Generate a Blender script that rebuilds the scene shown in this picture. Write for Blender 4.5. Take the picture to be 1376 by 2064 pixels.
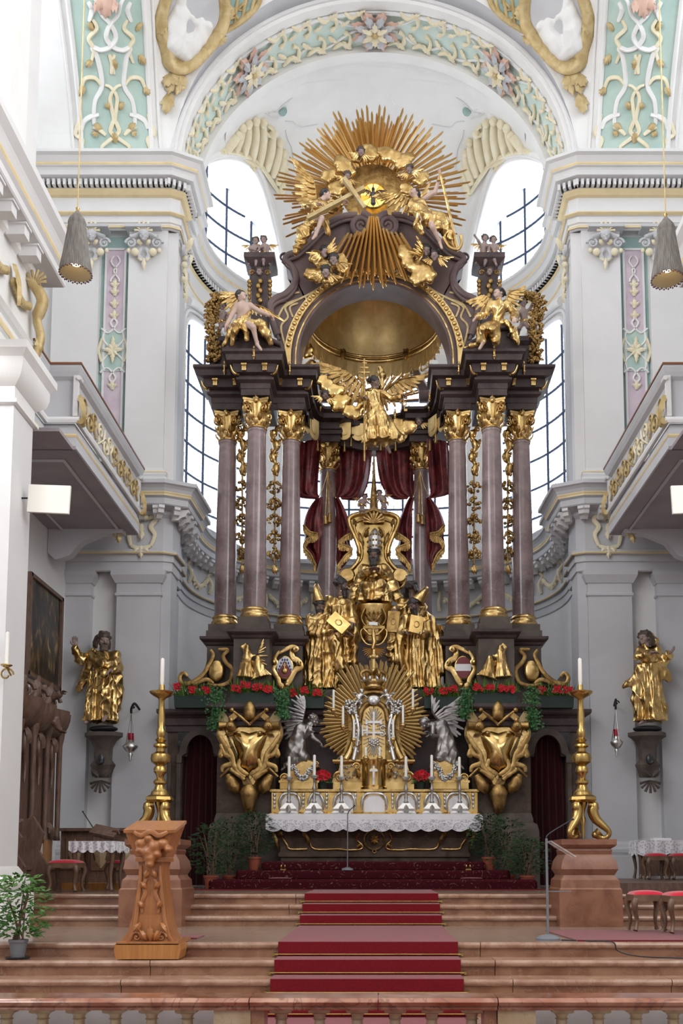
import bpy,bmesh,math,random
import numpy as np
from mathutils import Vector,Matrix
PI=math.pi
for _o in list(bpy.data.objects):bpy.data.objects.remove(_o)
SC=bpy.context.scene
COL=SC.collection
RND=random.Random(7)
F,VX,VY,CX,CZ,TH=1957.0,768.0,1555.0,0.132,0.775,math.radians(5.5)
cd=bpy.data.cameras.new('camera'); cam=bpy.data.objects.new('camera',cd); COL.objects.link(cam)
cam.location=(CX,0,CZ); cam.rotation_euler=(PI/2+TH,0,0)
cd.sensor_fit='VERTICAL'; cd.sensor_height=36.0; cd.sensor_width=36.0
cd.lens=F/2064*36; cd.shift_x=(688-VX)/2064; cd.shift_y=(1032-(2064-VY))/2064*1.0
cd.clip_start=0.05; cd.clip_end=200
SC.camera=cam
w=bpy.data.worlds.new('world'); SC.world=w; w.use_nodes=True
_bg=w.node_tree.nodes['Background']; _bg.inputs[0].default_value=(0.88,0.94,1.0,1); _bg.inputs[1].default_value=3.3
def area(name,loc,rot,sx,sy,power,color=(1,1,1)):
 l=bpy.data.lights.new(name,'AREA'); l.shape='RECTANGLE'; l.size=sx; l.size_y=sy; l.energy=power; l.color=color
 o=bpy.data.objects.new(name,l); COL.objects.link(o); o.location=loc; o.rotation_euler=rot
 return o
for _sx in(-1,1):
 for _y,_p in((-2.5,370),(3.0,400),(8.3,400)):
  area('nave_window_light',(_sx*7.1,_y,11.2),(0,_sx*math.radians(83),0),6.5,2.8,_p,(1.0,.985,.97))
vs=SC.view_settings
vs.view_transform='Standard'; vs.look='None'; vs.gamma=1.0; vs.exposure=0.14; vs.use_curve_mapping=False
def P(x,y,Y):
 dx,dy=(x-VX)/F,(VY-y)/F
 d=(dx,math.cos(TH)-dy*math.sin(TH),math.sin(TH)+dy*math.cos(TH))
 t=Y/d[1]
 return Vector((CX+d[0]*t,Y,CZ+d[2]*t))
def ZA(y,Y):return P(VX,y,Y).z
def XA(x,y,Y):return P(x,y,Y).x
def M(px,y,Y):
 return P(px+1,y,Y).x-P(px,y,Y).x
MATS={}
def mat(name,col,rough=0.6,metal=0.0,col2=None,scale=4.0,detail=4.0,bump=0.0,bscale=None,spec=0.5,veins=None,coat=0.0,lo=0.35,hi=0.65,emit=None,trans=0.0,alpha=1.0,sheen=0.0,stretch=None,r2=None):
 m=bpy.data.materials.new(name); m.use_nodes=True
 nt=m.node_tree; b=nt.nodes['Principled BSDF']
 b.inputs['Base Color'].default_value=(*col,1); b.inputs['Roughness'].default_value=rough
 b.inputs['Metallic'].default_value=metal; b.inputs['Specular IOR Level'].default_value=spec
 b.inputs['Coat Weight'].default_value=coat; b.inputs['Coat Roughness'].default_value=0.15
 b.inputs['Transmission Weight'].default_value=trans; b.inputs['Alpha'].default_value=alpha
 if sheen:b.inputs['Sheen Weight'].default_value=sheen
 tc=nt.nodes.new('ShaderNodeTexCoord'); co=tc.outputs['Object']
 if stretch:
  mp=nt.nodes.new('ShaderNodeMapping'); mp.inputs['Scale'].default_value=stretch
  nt.links.new(co,mp.inputs[0]); co=mp.outputs[0]
 if col2:
  n=nt.nodes.new('ShaderNodeTexNoise'); n.inputs['Scale'].default_value=scale; n.inputs['Detail'].default_value=detail
  n.inputs['Distortion'].default_value=0.6
  nt.links.new(co,n.inputs['Vector'])
  r=nt.nodes.new('ShaderNodeValToRGB'); r.color_ramp.elements[0].color=(*col,1); r.color_ramp.elements[1].color=(*col2,1)
  r.color_ramp.elements[0].position=lo; r.color_ramp.elements[1].position=hi
  nt.links.new(n.outputs['Fac'],r.inputs[0]); out=r.outputs[0]
  if r2 is not None:
   mr=nt.nodes.new('ShaderNodeMapRange'); mr.inputs[1].default_value=lo; mr.inputs[2].default_value=hi
   mr.inputs[3].default_value=rough; mr.inputs[4].default_value=r2
   nt.links.new(n.outputs['Fac'],mr.inputs[0]); nt.links.new(mr.outputs[0],b.inputs['Roughness'])
  if veins:
   v=nt.nodes.new('ShaderNodeTexNoise'); v.inputs['Scale'].default_value=veins[1]; v.inputs['Detail'].default_value=5; v.inputs['Distortion'].default_value=1.2
   nt.links.new(co,v.inputs['Vector'])
   a=nt.nodes.new('ShaderNodeMath'); a.operation='SUBTRACT'; a.inputs[1].default_value=0.5; nt.links.new(v.outputs['Fac'],a.inputs[0])
   ab=nt.nodes.new('ShaderNodeMath'); ab.operation='ABSOLUTE'; nt.links.new(a.outputs[0],ab.inputs[0])
   rr=nt.nodes.new('ShaderNodeMapRange'); rr.inputs[1].default_value=0.0; rr.inputs[2].default_value=veins[2]; rr.inputs[3].default_value=veins[3]; rr.inputs[4].default_value=0.0
   nt.links.new(ab.outputs[0],rr.inputs[0])
   mx=nt.nodes.new('ShaderNodeMixRGB'); mx.inputs[2].default_value=(*veins[0],1)
   nt.links.new(rr.outputs[0],mx.inputs[0]); nt.links.new(out,mx.inputs[1]); out=mx.outputs[0]
  nt.links.new(out,b.inputs['Base Color'])
 if bump:
  n2=nt.nodes.new('ShaderNodeTexNoise'); n2.inputs['Scale'].default_value=bscale or scale*4; n2.inputs['Detail'].default_value=4
  nt.links.new(co,n2.inputs['Vector'])
  bp=nt.nodes.new('ShaderNodeBump'); bp.inputs['Strength'].default_value=bump; bp.inputs['Distance'].default_value=0.02
  nt.links.new(n2.outputs['Fac'],bp.inputs['Height']); nt.links.new(bp.outputs[0],b.inputs['Normal'])
 if emit:
  b.inputs['Emission Color'].default_value=(*emit[0],1); b.inputs['Emission Strength'].default_value=emit[1]
 MATS[name]=m
 return m
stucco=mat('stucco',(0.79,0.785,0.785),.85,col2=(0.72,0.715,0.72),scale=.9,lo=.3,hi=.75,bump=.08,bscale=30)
stucco_g=mat('stucco_grey_shade',(0.6,0.605,0.63),.85,col2=(0.52,0.525,0.55),scale=.9,lo=.3,hi=.75,bump=.08,bscale=30)  # shade of the lower walls is mixed into this bluish grey base colour
stucco_w=mat('stucco_white',(0.86,0.855,0.84),.85,col2=(0.81,0.8,0.785),scale=1.3,bump=.08,bscale=30)
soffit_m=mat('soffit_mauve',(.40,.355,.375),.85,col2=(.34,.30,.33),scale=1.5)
cream=mat('cream_stucco',(.84,.77,.58),.7,col2=(.79,.70,.49),scale=5,bump=.1)
ochre=mat('ochre_trim',(.83,.68,.40),.7,col2=(.74,.60,.36),scale=3)
ochre_d=mat('ochre_gilt_stucco',(0.6,0.47,0.25),.5,metal=.25,col2=(0.46,0.33,0.14),scale=7,bump=.2)
teal=mat('teal_paint',(.42,.57,.52),.8,col2=(.52,.65,.59),scale=2.2,bump=.06)
teal_d=mat('teal_paint_deep',(.28,.42,.41),.8,col2=(.36,.50,.47),scale=2.2)
teal_l=mat('teal_paint_pale',(.60,.73,.68),.8,col2=(.68,.79,.73),scale=2.2)
pink=mat('pink_paint',(.58,.47,.56),.8,col2=(.68,.58,.64),scale=2.4)
pinkish=mat('salmon_paint',(.72,.48,.38),.8,col2=(.62,.40,.32),scale=3)
gold=mat('gold_leaf',(0.42,0.26,0.09),.36,1.0,col2=(0.84,0.6,0.26),scale=5,lo=.36,hi=.66,r2=.22,bump=.22,bscale=14)
gold_b=mat('polished_gold',(.56,.36,.12),.26,1.0,col2=(.82,.58,.24),scale=4,lo=.35,hi=.7,r2=.17,bump=.06,bscale=8)
gold_d=mat('dull_gold',(0.26,0.155,0.055),.45,1.0,col2=(0.58,0.385,0.15),scale=8,lo=.36,hi=.68,bump=.35,bscale=22)
gold_r=mat('ray_gold',(0.46,0.26,0.085),.36,1.0,col2=(0.8,0.53,0.21),scale=3,lo=.35,hi=.7)
gold_l=mat('satin_gold',(0.66,0.46,0.19),.42,.85,col2=(0.82,0.61,0.29),scale=5,lo=.35,hi=.7,bump=.1,bscale=16)
pewter=mat('pewter',(.10,.09,.09),.4,.7)
brass=mat('brass',(.50,.34,.12),.24,1.0,col2=(.30,.19,.06),scale=5,lo=.45,hi=.8,r2=.32)
silver=mat('silver',(.74,.73,.71),.3,.9,col2=(.48,.47,.46),scale=8,lo=.4,hi=.75,bump=.12,bscale=20)
silver_d=mat('aged_silver',(.42,.40,.39),.38,.85,col2=(.25,.235,.225),scale=6,lo=.4,hi=.75)
silver_p=mat('silver_plate',(.78,.76,.76),.45,.55,col2=(.70,.68,.68),scale=3)
col_m=mat('column_marble',(0.14,0.09,0.092),.24,col2=(0.36,0.27,0.27),scale=1.7,detail=12,lo=.34,hi=.7,veins=((.42,.34,.34),3.4,.010,.35),coat=.4)
dark_m=mat('dark_marble',(0.046,0.03,0.031),.42,spec=.3,col2=(0.09,0.062,0.062),scale=2.2,detail=7,veins=((.15,.11,.105),3.0,.012,.4))
brown_m=mat('brown_marble',(0.045,0.027,0.02),.5,spec=.25,col2=(0.1,0.066,0.05),scale=3,detail=8,veins=((.16,.12,.10),4.0,.014,.35))
grey_m=mat('grey_brown_stone',(0.075,0.058,0.05),.55,spec=.25,col2=(0.13,0.105,0.09),scale=3,detail=8)
black_m=mat('black_marble',(.018,.018,.022),.2,col2=(.05,.05,.055),scale=3,veins=((.3,.3,.3),4,.01,.6))
arch_m=mat('purple_marble',(0.095,0.062,0.062),.38,spec=.35,col2=(0.165,0.113,0.11),scale=1.8,detail=7,veins=((.2,.145,.14),3.4,.012,.35))
step_m=mat('step_marble',(0.2,0.082,0.042),.28,col2=(0.35,0.185,0.105),scale=2.6,detail=9,lo=.36,hi=.68,veins=((.36,.23,.15),4.5,.02,.5),coat=.25)
step_e=mat('step_nosing_marble',(0.3,0.16,0.1),.25,col2=(0.46,0.3,0.215),scale=5,detail=9,lo=.36,hi=.68,veins=((.24,.11,.07),5,.02,.5),coat=.3)
tread_m=mat('tread_marble',(0.24,0.165,0.125),.22,col2=(0.34,0.255,0.2),scale=1.6,detail=8,stretch=(.5,4,4),coat=.3)
rail_m=mat('red_marble',(0.27,0.085,0.042),.14,col2=(0.43,0.225,0.145),scale=4.5,detail=9,lo=.38,hi=.66,veins=((.16,.05,.03),4,.035,.75),coat=.6)
ped_m=mat('pedestal_marble',(0.175,0.066,0.036),.4,col2=(0.26,0.115,0.066),scale=4,detail=9,veins=((.3,.16,.1),5,.012,.4))
balu_m=mat('beige_marble',(0.4,0.29,0.165),.35,col2=(0.5,0.41,0.28),scale=6,detail=8,veins=((.3,.2,.12),7,.02,.5))
carpet=mat('red_carpet',(0.2,0.004,0.011),.95,col2=(0.155,0.003,0.008),scale=60,bump=.35,bscale=220,spec=.1,sheen=.35)
velvet=mat('red_velvet',(.55,.008,.03),.9,col2=(.48,.006,.025),scale=8,spec=.1,sheen=.5)
velvet_d=mat('dark_velvet',(.035,.005,.007),.9,col2=(.06,.008,.011),scale=5,stretch=(6,6,.6),spec=.1,sheen=.2)
drape=mat('maroon_drape',(.085,.010,.014),.42,col2=(.22,.03,.035),scale=5,bump=.2,bscale=12,veins=((.45,.2,.2),6,.012,.5))
wood=mat('oak',(0.33,0.125,0.04),.38,col2=(0.44,0.18,0.062),scale=3.2,detail=6,stretch=(6,6,.7),coat=.2)
wood_d=mat('dark_carved_wood',(.115,.065,.045),.45,col2=(.19,.115,.085),scale=5,detail=6,stretch=(4,4,1),bump=.2)
wood_h=mat('honey_wood',(.50,.22,.06),.4,col2=(.38,.15,.04),scale=3,stretch=(9,9,.5))
wood_s=mat('stool_wood',(0.12,0.065,0.04),.4,col2=(0.2,0.12,0.075),scale=6)
skin=mat('pale_flesh',(.62,.46,.39),.45,col2=(.55,.38,.32),scale=5)
skin_d=mat('dark_flesh',(.24,.155,.12),.45,col2=(.17,.105,.085),scale=6)
skin_g=mat('dusky_flesh',(.36,.27,.25),.5,col2=(.28,.20,.185),scale=6)
hair_m=mat('black_hair',(.022,.018,.017),.45,col2=(.05,.04,.038),scale=12,bump=.5,bscale=30)
hair_b=mat('brown_hair',(.06,.038,.028),.5,col2=(.10,.065,.045),scale=12,bump=.5,bscale=30)
wax=mat('candle_wax',(.90,.88,.82),.5)
linen=mat('white_linen',(.84,.83,.86),.9,col2=(.78,.77,.81),scale=6,bump=.1)
lace=mat('lace',(.70,.69,.74),.9)
white_p=mat('white_panel',(.86,.84,.78),.8)
iron=mat('black_iron',(.02,.02,.024),.5,.6)
bar_m=mat('window_bar',(.03,.05,.10),.6)
lead=mat('lead_came',(.33,.34,.40),.6)
glass_r=mat('ruby_glass',(.35,.0,.015),.1,spec=.8)
leaf_m=mat('leaf_green',(.05,.135,.03),.55,spec=.2,col2=(.10,.22,.05),scale=3)
leaf_d=mat('leaf_dark',(.015,.040,.014),.55,spec=.2,col2=(.03,.07,.024),scale=3)
leaf_l=mat('leaf_bright',(.11,.26,.035),.55,spec=.2,col2=(.2,.36,.06),scale=3)
ivy_m=mat('ivy_green',(.035,.125,.045),.55,spec=.2,col2=(.09,.21,.08),scale=4)
red_f=mat('red_petal',(.62,.006,.02),.55,col2=(.45,.004,.012),scale=9)
terra=mat('terracotta',(.30,.07,.035),.7)
grey_p=mat('grey_plastic',(.17,.18,.20),.5)
green_box=mat('green_planter',(.012,.03,.022),.55)
tassel_m=mat('grey_cord',(.15,.135,.125),.8,col2=(.24,.225,.205),scale=30,stretch=(1,1,.15))
tassel_b=mat('bead_purple',(.14,.085,.09),.6)
tassel_i=mat('speaker_lining',(.42,.35,.23),.8)
board_m=mat('white_board',(.86,.84,.77),.7)
roof_wood=mat('rail_cap_wood',(.22,.085,.04),.5)
blue_p=mat('blue_paint',(.03,.06,.16),.5); white_q=mat('white_paint',(.82,.82,.84),.5); maroon_p=mat('maroon_paint',(.19,.02,.025),.4)
glow=mat('yellow_glass',(.9,.72,.2),.25,emit=((1.0,.72,.16),1.3))
glow_o=mat('orange_glass',(.75,.35,.05),.25,emit=((.9,.42,.04),.9))
glow_w=mat('lamp_bulb',(1,.9,.7),.3,emit=((1,.85,.6),3.0))
soil=mat('soil',(.03,.02,.015),.9)
black_p=mat('black_plastic',(.02,.02,.022),.5)
def nodes_mat(name):
 m=bpy.data.materials.new(name); m.use_nodes=True
 return m,m.node_tree,m.node_tree.nodes['Principled BSDF']
def pattern_carpet():
 m,nt,b=nodes_mat('patterned_carpet')
 tc=nt.nodes.new('ShaderNodeTexCoord')
 v=nt.nodes.new('ShaderNodeTexVoronoi'); v.feature='F1'; v.inputs['Scale'].default_value=5.5; nt.links.new(tc.outputs['Object'],v.inputs['Vector'])
 s=nt.nodes.new('ShaderNodeMath'); s.operation='MULTIPLY'; s.inputs[1].default_value=26; nt.links.new(v.outputs['Distance'],s.inputs[0])
 si=nt.nodes.new('ShaderNodeMath'); si.operation='SINE'; nt.links.new(s.outputs[0],si.inputs[0])
 n=nt.nodes.new('ShaderNodeTexNoise'); n.inputs['Scale'].default_value=18; nt.links.new(tc.outputs['Object'],n.inputs['Vector'])
 mu=nt.nodes.new('ShaderNodeMath'); mu.operation='MULTIPLY'; nt.links.new(si.outputs[0],mu.inputs[0]); nt.links.new(n.outputs['Fac'],mu.inputs[1])
 r=nt.nodes.new('ShaderNodeValToRGB'); e=r.color_ramp.elements
 e[0].position=0.50; e[0].color=(.05,.005,.009,1); e[1].position=.62; e[1].color=(.17,.115,.075,1)
 nt.links.new(mu.outputs[0],r.inputs[0]); nt.links.new(r.outputs[0],b.inputs['Base Color'])
 b.inputs['Roughness'].default_value=.95; b.inputs['Specular IOR Level'].default_value=.1
 return m
pat_carpet=pattern_carpet()
def glass_mat():
 m=bpy.data.materials.new('window_glass'); m.use_nodes=True; nt=m.node_tree
 for n in list(nt.nodes):nt.nodes.remove(n)
 o=nt.nodes.new('ShaderNodeOutputMaterial'); t=nt.nodes.new('ShaderNodeBsdfTransparent'); t.inputs[0].default_value=(.96,.97,1,1)
 g=nt.nodes.new('ShaderNodeBsdfGlossy'); g.inputs['Roughness'].default_value=.08
 mx=nt.nodes.new('ShaderNodeMixShader'); mx.inputs[0].default_value=.05
 nt.links.new(t.outputs[0],mx.inputs[1]); nt.links.new(g.outputs[0],mx.inputs[2]); nt.links.new(mx.outputs[0],o.inputs[0])
 return m
win_glass=glass_mat()
def clear_mat():
 m,nt,b=nodes_mat('clear_acrylic'); b.inputs['Base Color'].default_value=(.9,.9,.9,1); b.inputs['Alpha'].default_value=.28; b.inputs['Roughness'].default_value=.1
 return m
acrylic=clear_mat()
def lace_mat():
 m,nt,b=nodes_mat('lace_net'); tc=nt.nodes.new('ShaderNodeTexCoord')
 v=nt.nodes.new('ShaderNodeTexVoronoi'); v.inputs['Scale'].default_value=26; nt.links.new(tc.outputs['Object'],v.inputs['Vector'])
 r=nt.nodes.new('ShaderNodeValToRGB'); r.color_ramp.elements[0].position=.28; r.color_ramp.elements[0].color=(.50,.49,.54,1); r.color_ramp.elements[1].position=.5; r.color_ramp.elements[1].color=(.80,.79,.83,1)
 nt.links.new(v.outputs['Distance'],r.inputs[0]); nt.links.new(r.outputs[0],b.inputs['Base Color']); b.inputs['Roughness'].default_value=.9
 return m
lace_n=lace_mat()
def painting_mat():
 m,nt,b=nodes_mat('dark_oil_painting'); tc=nt.nodes.new('ShaderNodeTexCoord')
 mp=nt.nodes.new('ShaderNodeMapping'); mp.inputs['Scale'].default_value=(1,2.2,1); nt.links.new(tc.outputs['Object'],mp.inputs[0])
 n=nt.nodes.new('ShaderNodeTexNoise'); n.inputs['Scale'].default_value=2.1; n.inputs['Detail'].default_value=6; n.inputs['Distortion'].default_value=1.4
 nt.links.new(mp.outputs[0],n.inputs['Vector'])
 r=nt.nodes.new('ShaderNodeValToRGB'); e=r.color_ramp.elements
 e[0].position=.38; e[0].color=(.012,.012,.012,1); e[1].position=.74; e[1].color=(.40,.34,.13,1)
 for p,c in((.48,(.035,.028,.02)),(.56,(.08,.055,.03)),(.62,(.17,.10,.045))):
  k=e.new(p); k.color=(*c,1)
 nt.links.new(n.outputs['Fac'],r.inputs[0]); nt.links.new(r.outputs[0],b.inputs['Base Color']); b.inputs['Roughness'].default_value=.3
 return m
paint_m=painting_mat()
class MB:
 def __init__(s):s.v=[]; s.f=[]
 def add(s,v,f):
  n=len(s.v); s.v.extend([tuple(p)for p in v]); s.f.extend([tuple(i+n for i in q)for q in f]); return s
 def box(s,c,d,rot=None,taper=1.0):
  x,y,z=d[0]/2,d[1]/2,d[2]/2; t=taper
  vs_=[(-x,-y,-z),(x,-y,-z),(x,y,-z),(-x,y,-z),(-x*t,-y*t,z),(x*t,-y*t,z),(x*t,y*t,z),(-x*t,y*t,z)]
  if rot is not None:vs_=[rot @ Vector(p)for p in vs_]
  c=Vector(c)
  return s.add([Vector(p)+c for p in vs_],[(0,3,2,1),(4,5,6,7),(0,1,5,4),(1,2,6,5),(2,3,7,6),(3,0,4,7)])
 def bb(s,x0,x1,y0,y1,z0,z1):
  return s.box(((x0+x1)/2,(y0+y1)/2,(z0+z1)/2),(abs(x1-x0),abs(y1-y0),abs(z1-z0)))
 def lathe(s,prof,c=(0,0,0),n=24,sx=1,sy=1,a0=0,a1=2*PI,rot=None,wob=None,cap=True):
  full=abs(a1-a0-2*PI)<1e-6; m=n if full else n+1
  vs_=[]
  for(r,z)in prof:
   for i in range(m):
    a=a0+(a1-a0)*i/n; rr=r*(wob(a,z)if wob else 1)
    p=Vector((rr*math.cos(a)*sx,rr*math.sin(a)*sy,z))
    vs_.append((rot @ p if rot is not None else p)+Vector(c))
  fs=[]
  for j in range(len(prof)-1):
   for i in range(n):
    i2=(i+1)%m if full else i+1
    fs.append((j*m+i,j*m+i2,(j+1)*m+i2,(j+1)*m+i))
  if full and cap:
   if prof[0][0]>1e-5:fs.append(tuple(reversed(range(m))))
   if prof[-1][0]>1e-5:fs.append(tuple((len(prof)-1)*m+i for i in range(m)))
  return s.add(vs_,fs)
 def poly_lathe(s,prof,c,n,rotz=0,sx=1,sy=1):
  k=1/math.cos(PI/n)
  return s.lathe([(r*k,z)for r,z in prof],c,n,sx,sy,a0=rotz+PI/n,a1=rotz+PI/n+2*PI)
 def tube(s,pts,r,n=8,flat=1.0,up=(0,0,1),cap=True):
  pts=[Vector(p)for p in pts]; k=len(pts)
  rs=r if isinstance(r,(list,tuple))else[r]*k
  vs_=[]; upv=Vector(up); pa=None; tr_=flat==1.0 and tuple(up)==(0,0,1)
  for i,p in enumerate(pts):
   t=(pts[min(i+1,k-1)]-pts[max(i-1,0)])
   if t.length<1e-9:t=Vector((0,0,1))
   t.normalize(); a=upv-t*upv.dot(t)
   if tr_ and pa is not None:a=pa-t*pa.dot(t)
   if a.length<1e-3:a=Vector((1,0,0))-t*t.x
   if a.length<1e-3:a=Vector((0,1,0))-t*t.y
   a.normalize(); b_=t.cross(a); pa=a
   for j in range(n):
    q=2*PI*j/n
    vs_.append(p+(a*math.cos(q)*flat+b_*math.sin(q))*rs[i])
  fs=[(i*n+j,i*n+(j+1)%n,(i+1)*n+(j+1)%n,(i+1)*n+j)for i in range(k-1)for j in range(n)]
  if cap:fs+=[tuple(reversed(range(n))),tuple((k-1)*n+j for j in range(n))]
  return s.add(vs_,fs)
 def ell(s,c,r,n=12,m=8,rot=None):
  r=(r,r,r)if not isinstance(r,(tuple,list,Vector))else r
  vs_=[Vector((0,0,-1))]
  for i in range(1,m):
   ph=-PI/2+PI*i/m
   vs_+=[Vector((math.cos(ph)*math.cos(2*PI*j/n),math.cos(ph)*math.sin(2*PI*j/n),math.sin(ph)))for j in range(n)]
  vs_.append(Vector((0,0,1)))
  vs_=[Vector((p.x*r[0],p.y*r[1],p.z*r[2]))for p in vs_]
  if rot is not None:vs_=[rot @ p for p in vs_]
  vs_=[p+Vector(c)for p in vs_]
  fs=[(0,1+(j+1)%n,1+j)for j in range(n)]
  for i in range(m-2):
   fs+=[(1+i*n+j,1+i*n+(j+1)%n,1+(i+1)*n+(j+1)%n,1+(i+1)*n+j)for j in range(n)]
  L=len(vs_)-1; b0=1+(m-2)*n
  fs+=[(b0+j,b0+(j+1)%n,L)for j in range(n)]
  return s.add(vs_,fs)
 def prism(s,poly,y0,y1,mp=None,bevel=0.0):
  n=len(poly); a=sum(poly[i][0]*poly[(i+1)%n][1]-poly[(i+1)%n][0]*poly[i][1]for i in range(n))
  if a<0:poly=poly[::-1]
  if bevel:
   ins=inset(poly,bevel); rings=[(ins,y0),(poly,y0+bevel),(poly,y1)]
  else:rings=[(poly,y0),(poly,y1)]
  vs_=[(p[0],y,p[1])for pl,y in rings for p in pl]
  if mp:vs_=[mp(*p)for p in vs_]
  fs=[tuple(range(n)),tuple(reversed([(len(rings)-1)*n+i for i in range(n)]))]
  for k in range(len(rings)-1):
   fs+=[(k*n+i,(k+1)*n+i,(k+1)*n+(i+1)%n,k*n+(i+1)%n)for i in range(n)]
  return s.add(vs_,fs)
 def ring_prism(s,outer,inner,y0,y1):
  n=len(outer); vs_=[(p[0],y,p[1])for y in(y0,y1)for p in outer]+[(p[0],y,p[1])for y in(y0,y1)for p in inner]
  o0,o1,i0,i1=0,n,2*n,3*n; fs=[]
  for i in range(n-1):
   j=i+1
   fs+=[(o0+i,i0+i,i0+j,o0+j),(o1+i,o1+j,i1+j,i1+i),(o0+i,o0+j,o1+j,o1+i),(i0+i,i1+i,i1+j,i0+j)]
  fs+=[(o0,o1,i1,i0),(o0+n-1,i0+n-1,i1+n-1,o1+n-1)]
  return s.add(vs_,fs)
 def grid(s,fn,nu,nv,closeu=False):
  vs_=[fn(i/(nu if closeu else nu),j/nv)for j in range(nv+1)for i in range(nu+(0 if closeu else 1))]
  m=nu+(0 if closeu else 1)
  return s.add(vs_,[(j*m+i,j*m+(i+1)%m,(j+1)*m+(i+1)%m,(j+1)*m+i)for j in range(nv)for i in range(nu)])
 def mapv(s,fn):s.v=[tuple(fn(*p))for p in s.v]; return s
 def mirrored(s):
  o=MB(); o.v=[(-a,b,c)for a,b,c in s.v]; o.f=[tuple(reversed(q))for q in s.f]; return o
 def both(s):
  o=s.mirrored(); s.add(o.v,o.f); return s
 def mesh(s,name,m=None,org=(0,0,0),smooth=None):
  me=bpy.data.meshes.new(name); ox,oy,oz=org
  me.from_pydata([(a-ox,b-oy,c-oz)for a,b,c in s.v],[],s.f)
  if m:me.materials.append(m)
  if smooth is not None:
   me.shade_smooth()
   if smooth<180:me.set_sharp_from_angle(angle=math.radians(smooth))
  return me
 def build(s,name,m,parent=None,smooth=None):
  org=wloc(parent)if parent is not None else(0,0,0)
  return link(name,s.mesh(name,m,org,smooth),parent)
def inset(poly,d):
 n=len(poly); out=[]
 for i in range(n):
  a,b,c=Vector(poly[i-1]),Vector(poly[i]),Vector(poly[(i+1)%n])
  e1=(b-a); e2=(c-b)
  if e1.length<1e-9 or e2.length<1e-9:out.append(tuple(b)); continue
  e1.normalize(); e2.normalize(); n1=Vector((-e1.y,e1.x)); n2=Vector((-e2.y,e2.x)); h=n1+n2
  if h.length<1e-6:h=n1
  h.normalize(); k=max(.5,h.dot(n1)); q=b+h*(d/k); out.append((q.x,q.y))
 return out
WL={}
def wloc(o):return WL.get(o.name,(0,0,0))
def link(name,me,parent=None):
 o=bpy.data.objects.new(name,me); COL.objects.link(o)
 if parent is not None:o.parent=parent; WL[o.name]=wloc(parent)
 return o
def inst(name,me,parent,mx):
 o=bpy.data.objects.new(name,me); COL.objects.link(o); o.parent=parent
 o.matrix_local=Matrix.Translation(-Vector(wloc(parent))) @ mx
 WL[o.name]=wloc(parent)
 return o
def tag(o,label,cat,group=None,kind=None):
 if label:o['label']=label
 if cat:o['category']=cat
 if group:o['group']=group
 if kind:o['kind']=kind
 return o
def thing(name,label,cat,loc=(0,0,0),group=None):
 o=bpy.data.objects.new(name,None); COL.objects.link(o); o.location=loc; o.empty_display_size=.1
 WL[o.name]=tuple(loc); return tag(o,label,cat,group)
def solo(name,mb,m,label,cat,group=None,smooth=None,base=None,kind=None):
 if base is None:
  xs=[p[0]for p in mb.v]; ys=[p[1]for p in mb.v]; zs=[p[2]for p in mb.v]
  base=((min(xs)+max(xs))/2,(min(ys)+max(ys))/2,min(zs))
 o=link(name,mb.mesh(name,m,base,smooth)); o.location=base; WL[o.name]=tuple(base)
 return tag(o,label,cat,group,kind)
def struct(name,mb,m,smooth=None,label=None):
 o=link(name,mb.mesh(name,m,(0,0,0),smooth)); o['kind']='structure'
 if label:o['label']=label
 return o
def kids(o):return[c for c in bpy.data.objects if c.parent is o]
CH={}
def dup(root,label,loc=None,scale=None,rotz=None,group=None):
 def rec(o,par):
  c=o.copy(); COL.objects.link(c)
  if par is not None:c.parent=par
  for ch in o.children:rec(ch,c)
  return c
 r=rec(root,None); r['label']=label
 if group:r['group']=group
 if loc is not None:r.location=loc
 if scale is not None:r.scale=scale
 if rotz is not None:r.rotation_euler=(0,0,rotz)
 return r
def mirror(root,label,group=None):
 l=root.location; return dup(root,label,(-l.x,l.y,l.z),(-root.scale.x,root.scale.y,root.scale.z),group=group)
def lerp(a,b,t):return a+(b-a)*t
def arc(cx,cz,r,a0,a1,n,rz=None):
 rz=r if rz is None else rz
 return[(cx+r*math.cos(lerp(a0,a1,i/n)),cz+rz*math.sin(lerp(a0,a1,i/n)))for i in range(n+1)]
def spiral(cx,cz,r0,r1,a0,turns,n=24):
 return[(cx+lerp(r0,r1,i/n)*math.cos(a0+turns*2*PI*i/n),cz+lerp(r0,r1,i/n)*math.sin(a0+turns*2*PI*i/n))for i in range(n+1)]
def bez(p0,p1,p2,p3,n=12):
 out=[]
 for i in range(n+1):
  t=i/n; u=1-t
  out.append(tuple(u**3*a+3*u*u*t*b+3*u*t*t*c+t**3*d for a,b,c,d in zip(p0,p1,p2,p3)))
 return out
def cat_curve(pts,n=6):
 pts=[Vector(p)for p in pts]; out=[]
 for i in range(len(pts)-1):
  p0=pts[max(i-1,0)]; p1=pts[i]; p2=pts[i+1]; p3=pts[min(i+2,len(pts)-1)]
  for k in range(n):
   t=k/n
   out.append(.5*((2*p1)+(p2-p0)*t+(2*p0-5*p1+4*p2-p3)*t*t+(3*p1-p0-3*p2+p3)*t**3))
 out.append(pts[-1]); return out
def offset_path(path,d,closed=False):
 n=len(path); out=[]
 for i in range(n):
  b=Vector(path[i]); a=Vector(path[i-1])if i else None; c=Vector(path[i+1])if i<n-1 else None
  e1=(b-a).normalized()if a is not None else(c-b).normalized(); e2=(c-b).normalized()if c is not None else e1
  n1=Vector((e1.y,-e1.x)); n2=Vector((e2.y,-e2.x)); h=n1+n2
  if h.length<1e-4:h=n1
  h.normalize(); k=max(.35,h.dot(n1)); q=b+h*(d/k); out.append((q.x,q.y))
 return out
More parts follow.
